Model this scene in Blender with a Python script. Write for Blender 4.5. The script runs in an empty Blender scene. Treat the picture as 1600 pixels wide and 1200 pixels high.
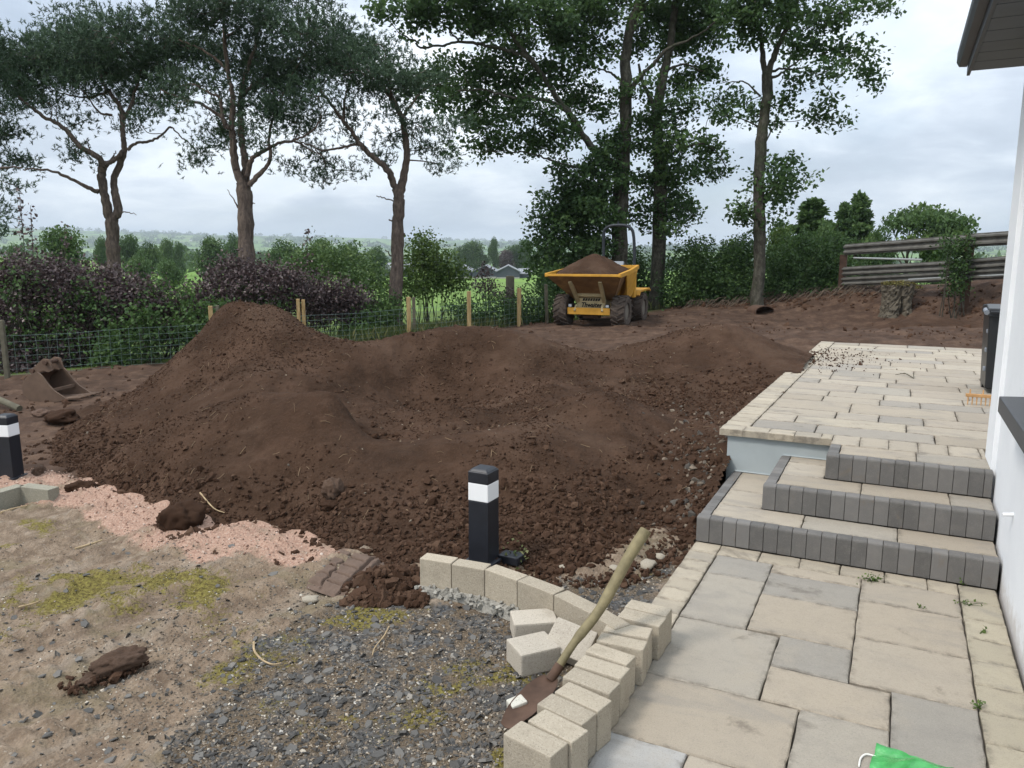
import bpy, bmesh, math, random
import numpy as np
from mathutils import Vector, Matrix, noise as mnoise

random.seed(7); np.random.seed(7)
S = bpy.context.scene
COL = S.collection

# ------------------------------------------------------------------ camera, sky, sun, exposure
EYE = 2.18; FPX = 1200.0; TILT = math.atan(200 / 1200.0)
cd = bpy.data.cameras.new('camera'); cam = bpy.data.objects.new('camera', cd); COL.objects.link(cam)
cam.location = (0, 0, EYE); cam.rotation_euler = (math.pi / 2 - TILT, 0, 0)
cd.sensor_width = 36; cd.lens = 27.0; cd.clip_start = 0.05; cd.clip_end = 20000
S.camera = cam

SUN_EL, SUN_AZ = math.radians(52), math.radians(-118)      # azimuth from +Y, clockwise: behind the camera, to the left
world = bpy.data.worlds.new('World'); S.world = world; world.use_nodes = True
sun = bpy.data.lights.new('sun', 'SUN'); so = bpy.data.objects.new('sun', sun); COL.objects.link(so)
sun.energy = 1.9; sun.angle = math.radians(12); sun.color = (1.0, 0.94, 0.86)
sd = Vector((math.sin(SUN_AZ) * math.cos(SUN_EL), math.cos(SUN_AZ) * math.cos(SUN_EL), math.sin(SUN_EL)))
so.rotation_euler = sd.to_track_quat('Z', 'Y').to_euler()
S.view_settings.view_transform = 'Standard'; S.view_settings.look = 'None'
S.view_settings.exposure = 0.50; S.view_settings.gamma = 1.0; S.view_settings.use_curve_mapping = False
S.render.engine = 'CYCLES'
S.cycles.use_denoising = True
try: S.cycles.denoiser = 'OPENIMAGEDENOISE'
except Exception: pass
S.cycles.max_bounces = 5; S.cycles.diffuse_bounces = 3; S.cycles.glossy_bounces = 2; S.cycles.transmission_bounces = 4
S.cycles.transparent_max_bounces = 8; S.cycles.volume_bounces = 0


class NT:
    """small helper for writing node trees"""
    def __init__(self, tree): self.t = tree; self.n = tree.nodes; self.l = tree.links
    def new(self, typ, **kw):
        nd = self.n.new(typ)
        for k, v in kw.items(): setattr(nd, k, v)
        return nd
    def put(self, sock, val):
        if hasattr(val, 'links') or isinstance(val, bpy.types.NodeSocket): self.l.new(val, sock)
        elif val is not None:
            if isinstance(val, (tuple, list)) and len(val) == 3 and sock.type == 'RGBA': val = (*val, 1)
            sock.default_value = val
    def noise(self, scale, detail=4, rough=0.55, co=None, dist=0.0, out=0):
        nd = self.new('ShaderNodeTexNoise'); nd.inputs['Scale'].default_value = scale
        nd.inputs['Detail'].default_value = detail; nd.inputs['Roughness'].default_value = rough
        nd.inputs['Distortion'].default_value = dist
        if co is not None: self.l.new(co, nd.inputs['Vector'])
        return nd.outputs[out]
    def voro(self, scale, co=None, feature='F1', out=0, rnd=1.0):
        nd = self.new('ShaderNodeTexVoronoi', feature=feature); nd.inputs['Scale'].default_value = scale
        nd.inputs['Randomness'].default_value = rnd
        if co is not None: self.l.new(co, nd.inputs['Vector'])
        return nd.outputs[out]
    def math(self, op, a, b=None, c=None, clamp=False):
        nd = self.new('ShaderNodeMath', operation=op, use_clamp=clamp)
        self.put(nd.inputs[0], a)
        if b is not None: self.put(nd.inputs[1], b)
        if c is not None: self.put(nd.inputs[2], c)
        return nd.outputs[0]
    def vmath(self, op, a, b=None):
        nd = self.new('ShaderNodeVectorMath', operation=op); self.put(nd.inputs[0], a)
        if b is not None: self.put(nd.inputs[1], b)
        return nd.outputs[0]
    def ramp(self, fac, stops, interp='LINEAR'):
        nd = self.new('ShaderNodeValToRGB'); cr = nd.color_ramp; cr.interpolation = interp
        while len(cr.elements) < len(stops): cr.elements.new(0.5)
        for e, (p, c) in zip(cr.elements, stops):
            e.position = p; e.color = (*c, 1) if isinstance(c, (tuple, list)) else (c, c, c, 1)
        self.put(nd.inputs[0], fac); return nd.outputs[0]
    def mix(self, fac, a, b, blend='MIX'):
        nd = self.new('ShaderNodeMix', data_type='RGBA', blend_type=blend)
        self.put(nd.inputs[0], fac); self.put(nd.inputs[6], a); self.put(nd.inputs[7], b); return nd.outputs[2]
    def bump(self, h, strength=0.5, dist=0.01, normal=None):
        nd = self.new('ShaderNodeBump'); nd.inputs['Strength'].default_value = strength
        nd.inputs['Distance'].default_value = dist; self.l.new(h, nd.inputs['Height'])
        if normal is not None: self.l.new(normal, nd.inputs['Normal'])
        return nd.outputs[0]
    def smooth(self, x, a, b):
        nd = self.new('ShaderNodeMapRange', interpolation_type='SMOOTHSTEP'); self.put(nd.inputs[0], x)
        nd.inputs[1].default_value = a; nd.inputs[2].default_value = b; return nd.outputs[0]
    def objco(self): return self.new('ShaderNodeTexCoord').outputs['Object']
    def attr(self, name, out='Color'): return self.new('ShaderNodeAttribute', attribute_name=name).outputs[out]
    def scaled(self, co, s):
        nd = self.new('ShaderNodeMapping'); nd.inputs['Scale'].default_value = s; self.l.new(co, nd.inputs['Vector']); return nd.outputs[0]
    def rndco(self):
        oi = self.new('ShaderNodeObjectInfo'); co = self.objco()
        v = self.new('ShaderNodeVectorMath', operation='SCALE'); v.inputs[0].default_value = (37.1, 51.7, 23.3)
        self.l.new(oi.outputs['Random'], v.inputs['Scale']); return self.vmath('ADD', co, v.outputs[0]), oi


MATS = {}
def mat(name, fn=None, col=None, rough=0.8, metal=0.0, spec=0.3, var=0.0, vscale=8.0, bump=0.0, bscale=60.0, bdist=0.004):
    m = bpy.data.materials.new(name); m.use_nodes = True; MATS[name] = m
    n = NT(m.node_tree); b = m.node_tree.nodes['Principled BSDF']
    b.inputs['Roughness'].default_value = rough; b.inputs['Metallic'].default_value = metal
    b.inputs['Specular IOR Level'].default_value = spec
    if fn: fn(n, b); return m
    if var:
        co, oi = n.rndco()
        f = n.noise(vscale, 6, 0.6, co)
        c = n.ramp(f, [(0.25, tuple(x * (1 - var) for x in col)), (0.5, col), (0.78, tuple(min(1, x * (1 + var)) for x in col))])
        n.l.new(c, b.inputs['Base Color'])
        if bump: n.l.new(n.bump(n.noise(bscale, 5, 0.6, co), bump, bdist), b.inputs['Normal'])
    else: b.inputs['Base Color'].default_value = (*col, 1)
    return m


# ------------------------------------------------------------------ world: daylight sky under broken grey cloud
def build_world():
    n = NT(world.node_tree); n.n.clear()
    out = n.new('ShaderNodeOutputWorld'); bg = n.new('ShaderNodeBackground'); bg.inputs['Strength'].default_value = 0.1
    sky = n.new('ShaderNodeTexSky', sky_type='NISHITA'); sky.sun_disc = False
    sky.sun_elevation = SUN_EL; sky.sun_rotation = SUN_AZ; sky.altitude = 100; sky.dust_density = 1.5
    d = n.new('ShaderNodeTexCoord').outputs['Generated']
    sep = n.new('ShaderNodeSeparateXYZ'); n.l.new(d, sep.inputs[0])
    z = n.math('MAXIMUM', sep.outputs[2], 0.0)
    den = n.math('ADD', z, 0.26)
    cx = n.math('DIVIDE', sep.outputs[0], den); cy = n.math('DIVIDE', sep.outputs[1], den)
    cmb = n.new('ShaderNodeCombineXYZ'); n.l.new(cx, cmb.inputs[0]); n.l.new(cy, cmb.inputs[1])
    co = cmb.outputs[0]
    big = n.noise(1.15, 7, 0.53, n.vmath('ADD', co, (3.3, 1.4, 0)), 0.25)
    fine = n.noise(3.2, 8, 0.6, n.vmath('ADD', co, (8.1, 5.2, 2.0)), 0.4)
    f = n.math('ADD', n.math('MULTIPLY', big, 0.72), n.math('MULTIPLY', fine, 0.28))
    # cloud brightness: grey bellies to bright white tops
    cl = n.ramp(f, [(0.36, (3.7, 4.2, 4.9)), (0.45, (4.6, 5.15, 5.9)), (0.505, (5.9, 6.45, 7.1)), (0.57, (7.7, 8.15, 8.5)), (0.68, (6.6, 7.2, 7.8))])
    cover = n.ramp(n.noise(0.9, 6, 0.55, n.vmath('ADD', co, (1.0, 9.0, 4.0)), 0.3), [(0.3, 0.45), (0.52, 0.95)])
    # an overcast sky is about three times as bright overhead as at the horizon
    grad = n.math('MULTIPLY_ADD', z, 1.3, .95)
    g = n.new('ShaderNodeVectorMath', operation='SCALE'); n.l.new(cl, g.inputs[0]); n.l.new(grad, g.inputs['Scale'])
    c = n.mix(cover, sky.outputs[0], g.outputs[0])
    n.l.new(c, bg.inputs['Color']); n.l.new(bg.outputs[0], out.inputs['Surface'])
build_world()


# ------------------------------------------------------------------ helpers: placing by survey, meshes, tags
CT, ST = math.cos(TILT), math.sin(TILT)
def ray(px, py):
    x = (px - 800) / FPX; y = -(py - 600) / FPX
    return np.array([x, CT + y * ST, -ST + y * CT])
def at_z(px, py, z=0.0):
    r = ray(px, py); return np.array([0, 0, EYE]) + (z - EYE) / r[2] * r
def at_v(px, py, v):
    r = ray(px, py); return np.array([0, 0, EYE]) + v / r[1] * r

_YAW = math.atan2(610, 1216.5)
EX = np.array([math.cos(_YAW), -math.sin(_YAW)]); EY = np.array([math.sin(_YAW), math.cos(_YAW)])
ORG = np.array([1.42537, 5.67861])                      # front left foot of the steps
def PW(x, y, z=0.0):
    q = ORG + x * EX + y * EY; return np.array([q[0], q[1], z])
def to_local(x, y):
    dx, dy = x - ORG[0], y - ORG[1]
    return dx * EX[0] + dy * EX[1], dx * EY[0] + dy * EY[1]


def link(name, me, material=None, parent=None, loc=None, rot=None):
    o = bpy.data.objects.new(name, me); COL.objects.link(o)
    if me is not None and material is not None and hasattr(me, 'materials') and not len(me.materials): me.materials.append(material)
    if parent is not None: o.parent = parent
    if loc is not None: o.location = loc
    if rot is not None: o.rotation_euler = rot
    return o
def tag(o, label=None, cat=None, group=None, kind=None):
    if label: o['label'] = label
    if cat: o['category'] = cat
    if group: o['group'] = group
    if kind: o['kind'] = kind
    return o
def empty(name, loc=(0, 0, 0), rz=0.0):
    o = bpy.data.objects.new(name, None); COL.objects.link(o); o.location = loc; o.rotation_euler = (0, 0, rz)
    o.empty_display_size = 0.2; return o
def copy_tree(o, parent=None):
    c = o.copy(); COL.objects.link(c)
    if parent is not None: c.parent = parent
    for ch in list(o.children): copy_tree(ch, c)
    return c

def mesh_np(name, V, F, smooth=False, attrs=None):
    """mesh from numpy arrays; F is one array (n,3) or (n,4) or a list of them"""
    me = bpy.data.meshes.new(name); V = np.asarray(V, np.float32)
    Fs = [np.asarray(f, np.int32) for f in (F if isinstance(F, list) else [F]) if len(f)]
    li = np.concatenate([f.ravel() for f in Fs]); cnt = np.concatenate([np.full(len(f), f.shape[1], np.int32) for f in Fs])
    st = np.concatenate([[0], np.cumsum(cnt)[:-1]]).astype(np.int32)
    me.vertices.add(len(V)); me.vertices.foreach_set('co', V.ravel())
    me.loops.add(len(li)); me.loops.foreach_set('vertex_index', li)
    me.polygons.add(len(cnt)); me.polygons.foreach_set('loop_start', st)
    try: me.polygons.foreach_set('loop_total', cnt)
    except Exception: pass
    me.polygons.foreach_set('use_smooth', np.full(len(cnt), smooth))
    for k, a in (attrs or {}).items():
        a = np.asarray(a, np.float32)
        if a.ndim == 1:
            at = me.attributes.new(k, 'FLOAT', 'POINT'); at.data.foreach_set('value', a)
        else:
            at = me.attributes.new(k, 'FLOAT_COLOR', 'POINT'); at.data.foreach_set('color', a.ravel())
    me.update(calc_edges=True); me.validate(); return me


class MB:
    """collects simple shapes, builds ONE mesh object"""
    def __init__(self): self.v = []; self.f = []
    def add(self, V, F):
        o = len(self.v); self.v += [tuple(map(float, p)) for p in V]; self.f += [tuple(i + o for i in f) for f in F]; return self
    def box(self, c, s, R=None, taper=(1, 1)):
        hx, hy, hz = s[0] / 2, s[1] / 2, s[2] / 2; tx, ty = taper
        V = [Vector((-hx, -hy, -hz)), Vector((hx, -hy, -hz)), Vector((hx, hy, -hz)), Vector((-hx, hy, -hz)),
             Vector((-hx * tx, -hy * ty, hz)), Vector((hx * tx, -hy * ty, hz)), Vector((hx * tx, hy * ty, hz)), Vector((-hx * tx, hy * ty, hz))]
        if R is not None: V = [R @ p for p in V]
        c = Vector(c); return self.add([p + c for p in V], [(0, 3, 2, 1), (4, 5, 6, 7), (0, 1, 5, 4), (1, 2, 6, 5), (2, 3, 7, 6), (3, 0, 4, 7)])
    def prism(self, poly, axis, a, b):
        """polygon in the plane across `axis` swept from a to b; poly coordinates follow the two other axes in xyz order"""
        n = len(poly)
        def pt(p, t): return {'x': (t, p[0], p[1]), 'y': (p[0], t, p[1]), 'z': (p[0], p[1], t)}[axis]
        V = [pt(p, a) for p in poly] + [pt(p, b) for p in poly]
        F = [tuple(range(n))[::-1], tuple(range(n, 2 * n))] + [(i, (i + 1) % n, n + (i + 1) % n, n + i) for i in range(n)]
        return self.add(V, F)
    def tube(self, pts, rad, seg=8, cap=True):
        pts = [Vector(p) for p in pts]; n = len(pts)
        if not hasattr(rad, '__len__'): rad = [rad] * n
        V = []; F = []; up = None
        for i, p in enumerate(pts):
            t = (pts[min(i + 1, n - 1)] - pts[max(i - 1, 0)]).normalized()
            if up is None: up = t.orthogonal().normalized()
            up = (up - t * up.dot(t)).normalized(); w = t.cross(up)
            for k in range(seg):
                a = 2 * math.pi * k / seg; V.append(p + (up * math.cos(a) + w * math.sin(a)) * rad[i])
        for i in range(n - 1):
            for k in range(seg):
                F.append((i * seg + k, i * seg + (k + 1) % seg, (i + 1) * seg + (k + 1) % seg, (i + 1) * seg + k))
        if cap: F += [tuple(range(seg))[::-1], tuple((n - 1) * seg + k for k in range(seg))]
        return self.add(V, F)
    def lathe(self, prof, seg=24, axis='z', c=(0, 0, 0)):
        V = []; F = []; n = len(prof)
        for r, h in prof:
            for k in range(seg):
                a = 2 * math.pi * k / seg; x, y = r * math.cos(a), r * math.sin(a)
                V.append({'z': (x + c[0], y + c[1], h + c[2]), 'x': (h + c[0], x + c[1], y + c[2]), 'y': (x + c[0], h + c[1], y + c[2])}[axis])
        for i in range(n - 1):
            for k in range(seg): F.append((i * seg + k, i * seg + (k + 1) % seg, (i + 1) * seg + (k + 1) % seg, (i + 1) * seg + k))
        F += [tuple(range(seg))[::-1], tuple((n - 1) * seg + k for k in range(seg))]
        return self.add(V, F)
    def build(self, name, material, parent=None, loc=None, rot=None, smooth=False, bevel=0.0, seg=2):
        me = bpy.data.meshes.new(name); me.from_pydata(self.v, [], self.f); me.update()
        bm = bmesh.new(); bm.from_mesh(me); bmesh.ops.recalc_face_normals(bm, faces=bm.faces)
        if bevel > 0:
            es = [e for e in bm.edges if len(e.link_faces) == 2 and e.calc_face_angle(0) > 0.5]
            bmesh.ops.bevel(bm, geom=es, offset=bevel, segments=seg, affect='EDGES', profile=0.6, clamp_overlap=True)
        bm.to_mesh(me); bm.free()
        if smooth:
            for p in me.polygons: p.use_smooth = True
            try: me.set_sharp_from_angle(angle=math.radians(40))
            except Exception: pass
        return link(name, me, material, parent, loc, rot)


def fbm(x, y, octv=4, seed=0, lac=2.03, gain=0.5):
    """value noise on numpy arrays, about -1..1"""
    out = np.zeros_like(x, dtype=np.float64); a = 1.0; tot = 0
    for o in range(octv):
        xi = np.floor(x).astype(np.int64); yi = np.floor(y).astype(np.int64); fx = x - xi; fy = y - yi
        fx = fx * fx * (3 - 2 * fx); fy = fy * fy * (3 - 2 * fy)
        def h(i, j):
            k = (i * 374761393 + j * 668265263 + (seed + o) * 974711) & 0x7fffffff
            k = ((k ^ (k >> 13)) * 1274126177) & 0x7fffffff
            return ((k ^ (k >> 16)) & 0xffff) / 32767.5 - 1.0
        out += a * ((h(xi, yi) * (1 - fx) + h(xi + 1, yi) * fx) * (1 - fy) + (h(xi, yi + 1) * (1 - fx) + h(xi + 1, yi + 1) * fx) * fy)
        tot += a; a *= gain; x = x * lac + 17.3; y = y * lac - 9.1
    return out / tot

class TPS:
    def __init__(self, P, Z, lam=0.0):
        P = np.asarray(P, float); Z = np.asarray(Z, float); n = len(P); self.P = P
        A = np.zeros((n + 3, n + 3)); A[:n, :n] = self.k(P[:, None] - P[None]) + lam * np.eye(n)
        A[:n, n] = 1; A[:n, n + 1:] = P; A[n, :n] = 1; A[n + 1:, :n] = P.T
        self.w = np.linalg.solve(A, np.concatenate([Z, [0, 0, 0]]))
    @staticmethod
    def k(d):
        r2 = (d ** 2).sum(-1); return 0.5 * r2 * np.log(r2 + 1e-9)
    def __call__(self, x, y):
        sh = np.shape(x); q = np.stack([np.ravel(x), np.ravel(y)], 1); res = np.empty(len(q)); n = len(self.P)
        for s in range(0, len(q), 40000):
            c = q[s:s + 40000]; res[s:s + 40000] = self.k(c[:, None] - self.P[None]) @ self.w[:n] + self.w[n] + c @ self.w[n + 1:]
        return res.reshape(sh)

def poly_sdf(x, y, poly):
    """signed distance to a closed polygon, positive inside"""
    P = np.asarray(poly, float); d = np.full(np.shape(x), 1e9); ins = np.zeros(np.shape(x), bool)
    for i in range(len(P)):
        a = P[i]; b = P[(i + 1) % len(P)]; e = b - a
        t = np.clip(((x - a[0]) * e[0] + (y - a[1]) * e[1]) / max(1e-12, e @ e), 0, 1)
        d = np.minimum(d, np.hypot(x - a[0] - t * e[0], y - a[1] - t * e[1]))
        cr = (a[1] > y) != (b[1] > y)
        xx = a[0] + (y - a[1]) * e[0] / (e[1] if abs(e[1]) > 1e-12 else 1e-12)
        ins ^= cr & (x < xx)
    return np.where(ins, d, -d)
def sstep(x, a, b):
    t = np.clip((x - a) / (b - a), 0, 1); return t * t * (3 - 2 * t)
def gpoly(pts, z=0.0): return [tuple(at_z(px, py, z)[:2]) for px, py in pts]

# ================================================================== GROUND
def uv_of(px, py, v): p = at_v(px, py, v); return (p[0], p[1])
_gp = [(-3, 2.2, -.03), (0, 2.2, -.03), (3, 2.2, -.03), (-3, -3, 0), (3, -3, 0), (-10, 2, -.1), (-4.8, 8, -.2), (-4.9, 7.2, -.14), (-2.4, 5.9, -.05),
       (0, 5.2, -.03), (1.2, 5.5, -.03), (-9, 9, -.3), (-13, 13, -.45), (12, 3, .1), (-1, 9, -.05), (1, 12, .05), (-3, 13, -.12)]
for px, v, z in [(0, 16, -.35), (200, 17.2, -.30), (75, 13, -.29), (335, 18, -.26), (470, 19.5, -.2), (643, 21.5, -.14), (733, 22.7, -.1), (811, 24, .0),
                 (880, 22.5, .12), (1010, 24.5, .16), (900, 17, .12), (1100, 25, .32), (1100, 18, .32), (1200, 26, .42), (1300, 24.6, .5),
                 (1200, 27.6, .75), (1330, 26.2, 1.12), (1400, 23.2, .6), (1500, 21.6, .66), (1500, 22.6, 1.32), (1500, 25, .95), (1420, 24.6, 1.25), (1330, 28.5, .8), (1580, 19.8, .7), (1580, 21.0, 1.4), (1580, 24, 1.0), (1680, 19.5, 1.5), (1680, 18, .75),
                 (1283, 14.6, .5), (1540, 13.4, .5), (1450, 17.5, .55), (1700, 12, .5), (1250, 11, .42), (1240, 17, .45),
                 (0, 22, -.9), (-300, 16, -.7), (400, 27, -.75), (800, 31, -.6), (1100, 33, .2), (1400, 33, .5), (1700, 28, .9), (0, 34, -1.8), (400, 38, -1.5), (800, 42, -1.2), (1300, 42, .2), (1700, 38, 1.0)]:
    _gp.append((*uv_of(px, 500, v), z))
_gp = np.array(_gp); _gt = TPS(_gp[:, :2], _gp[:, 2], 0.02)
PATH_POLY = [PW(*p)[:2] for p in [(-.0, .4), (-.0, -1.5), (.2, -3.2), (.2, -8), (2.6, -8), (2.6, .4)]]
STEP_POLY = [PW(*p)[:2] for p in [(.05, .05), (3, .05), (3, 2), (.05, 2)]]
TERR_POLY = [PW(*p)[:2] for p in [(.0, 1.5), (5.2, 1.5), (5.2, 9.6), (.16, 9.6)]]
def far_z(u, v):
    r = np.hypot(u, v); az = np.arctan2(u, v)
    z = np.interp(r, [0, 40, 60, 100, 150, 300, 600, 1000, 1600, 2300, 3200, 4600, 6000, 9000], [-.2, -.9, -1.6, -2.4, -3.2, -5.6, -9, -11, -8, 14, 55, 118, 100, 60])
    px = 800 + 1200 * np.tan(np.clip(az, -1.2, 1.2)) / 0.9864
    ridge = np.interp(px, [-600, 0, 400, 800, 1300, 2200], [1.35, 1.25, 1.0, .66, .5, .5])
    big = fbm(u / 900, v / 900, 4, 11)
    w = sstep(r, 1400, 3000)
    z = np.where(z > 0, z * (1 - w + w * ridge), z) + w * big * 22 + sstep(r, 200, 900) * fbm(u / 260, v / 260, 3, 5) * 2.0
    z = z + 9 * np.exp(-(((u + 240) / 110) ** 2 + ((v - 330) / 130) ** 2))
    return z
def gz0(u, v):
    near = np.clip(_gt(u, v), -2.2, 1.75); r = np.hypot(u, v)
    w = sstep(r, 30, 46)
    return near * (1 - w) + far_z(u, v) * w
def gz(u, v):
    u = np.asarray(u, float); v = np.asarray(v, float)
    z = gz0(u, v)
    for poly, cap in ((PATH_POLY, -.14), (STEP_POLY, -.1), (TERR_POLY, .3)):
        s = sstep(poly_sdf(u, v, poly), .0, .08); z = np.where(s > 0, z * (1 - s) + np.minimum(z, cap) * s, z)
    return z
def g1(u, v): return float(gz(np.array([u]), np.array([v]))[0])
def at_g(px, py):
    z = 0.0
    for _ in range(12):
        p = at_z(px, py, z); z = 0.5 * z + 0.5 * float(gz0(np.array([p[0]]), np.array([p[1]]))[0])
    return at_z(px, py, z)
def gpix(pts): return [tuple(at_g(*p)[:2]) for p in pts]

PINK = gpix([(-20, 752), (60, 738), (150, 742), (230, 775), (330, 800), (450, 830), (530, 838), (548, 852), (520, 868), (470, 885), (400, 882), (330, 880), (250, 866), (200, 842), (170, 815), (120, 795), (60, 790), (-20, 775)])
GRAV = gpix([(655, 925), (560, 935), (470, 965), (400, 1010), (340, 1060), (290, 1120), (262, 1240), (420, 1300), (900, 1300), (900, 1100), (1010, 950), (1070, 870), (960, 900), (880, 905), (760, 950)])
MOSSES = [(gpix([(0, 905), (120, 880), (200, 890), (330, 890), (400, 925), (330, 960), (200, 965), (60, 985), (0, 1000)]), .85),
          (gpix([(0, 800), (60, 795), (110, 820), (60, 850), (0, 850)]), .6),
          (gpix([(540, 1075), (600, 1050), (640, 1065), (610, 1110), (570, 1140), (535, 1120)]), 1.0),
          (gpix([(310, 1000), (420, 980), (470, 1060), (430, 1130), (330, 1120)]), .6),
          (gpix([(480, 1130), (560, 1130), (560, 1200), (440, 1200)]), .6),
          (gpix([(630, 935), (720, 945), (740, 975), (640, 965)]), .7),
          (gpix([(230, 865), (290, 900), (200, 930), (150, 900)]), .8),
          (gpix([(990, 880), (1050, 865), (1010, 915), (960, 905)]), .5),
          (gpix([(0, 980), (90, 975), (60, 1010), (0, 1020)]), .5)]
def masks(u, v):
    w1 = fbm(u * 2.2, v * 2.2, 4, 21) * .16; w2 = fbm(u * 5, v * 5, 4, 31) * .10
    pink = sstep(poly_sdf(u, v, PINK) + w1 * 1.3 + w2 * .8, -.16, .16)
    grav = sstep(poly_sdf(u, v, GRAV) + w1 * 1.6, -.14, .16)
    moss = np.zeros_like(u)
    for poly, k in MOSSES: moss = np.maximum(moss, k * sstep(poly_sdf(u, v, poly) + w1 * 1.6 + w2 * 1.3, -.30, .30))
    moss = np.maximum(moss, .75 * grav * sstep(fbm(u * 1.7, v * 1.7, 4, 43), -.15, .3))
    moss = moss * sstep(fbm(u * 4.5, v * 4.5, 5, 41), -.42, .42)
    r = np.hypot(u, v); az = np.arctan2(u, v)
    # dark worked soil: everything past the heap, and the yard to the left of it
    yard = np.maximum(sstep(v + .35 * u + w1 * 2, 6.0, 6.7), sstep(v + w1 * 2, 8.3, 8.8))
    lx, ly = to_local(u, v); yard = np.maximum(yard, sstep(ly + w1, 0.25, .6) * (lx < .3) * sstep(v, 5.4, 6.2))
    fence = np.interp(u, [-30, -10.5, -6.9, -2.8, .2, 1.2, 6, 30], [13, 16.3, 18.2, 21.7, 24.3, 25.6, 27.4, 27])
    grass = sstep(v - fence + w1 * 2, .1, .7)
    return pink * (1 - grass), grav * (1 - grass), moss * (1 - grass), yard * (1 - grass), grass

def ground_detail(u, v, pink, grav, moss, yard):
    z = .018 * fbm(u * 1.6, v * 1.6, 4, 3) + .010 * fbm(u * 7, v * 7, 4, 4) * (1 - .5 * pink)
    z += moss * .012 * (1 + fbm(u * 22, v * 22, 2, 8)) + pink * (.045 + .03 * fbm(u * 9, v * 9, 3, 9))
    # wheel ruts: the left yard crosswise lugs, the back yard long lines, the front a pair of faint tracks
    lug = np.sin((v * 1.0 + .18 * u + .25 * fbm(u * 1.2, v * 1.2, 2, 12)) * 2 * np.pi / .26)
    left = yard * sstep(-u, 2.5, 3.5) * (v < 16)
    z += left * (.028 * lug * (0.5 + .5 * fbm(u * 1.4, v * .9, 2, 13)) + .03 * fbm(u * 5, v * 9, 3, 14))
    back = yard * sstep(v, 12.5, 14.5)
    line = np.sin((v + .16 * u + .8 * fbm(u * .25, v * .25, 2, 15)) * 2 * np.pi / .62)
    z += back * (.05 * line * (.3 + .7 * sstep(fbm(u * .6, v * .6, 3, 16), -.4, .4)) + .075 * fbm(u * 2.2, v * 3.5, 4, 17) + .03 * np.abs(fbm(u * 8, v * 8, 3, 19)))
    mud = (1 - yard) * (1 - grav)
    tr = np.sin((u * .80 - v * .6) * 2 * np.pi / .55 + .9 * fbm(u, v, 2, 18))
    lg = np.sin((u * .6 + v * .8) * 2 * np.pi / .11)
    z += mud * .026 * tr + mud * .015 * lg * sstep(tr, -.2, .5) + mud * .016 * fbm(u * 12, v * 12, 3, 20)
    return z
def polar(r, az):
    R, A = np.meshgrid(r, az, indexing='ij'); n, m = R.shape
    i, j = np.meshgrid(np.arange(n - 1), np.arange(m - 1), indexing='ij'); a = (i * m + j).ravel()
    return R * np.sin(A), R * np.cos(A), np.stack([a, a + 1, a + m + 1, a + m], 1)[:, ::-1]

def soil_relief(n, co, h0=None):
    a = n.noise(34, 8, .68, co); b = n.voro(26, co, 'SMOOTH_F1'); c = n.noise(7, 6, .6, co)
    h = n.math('ADD', n.math('MULTIPLY', a, .8), n.math('MULTIPLY', b, -.5)); return n.math('ADD', h, n.math('MULTIPLY', c, .9))

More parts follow.
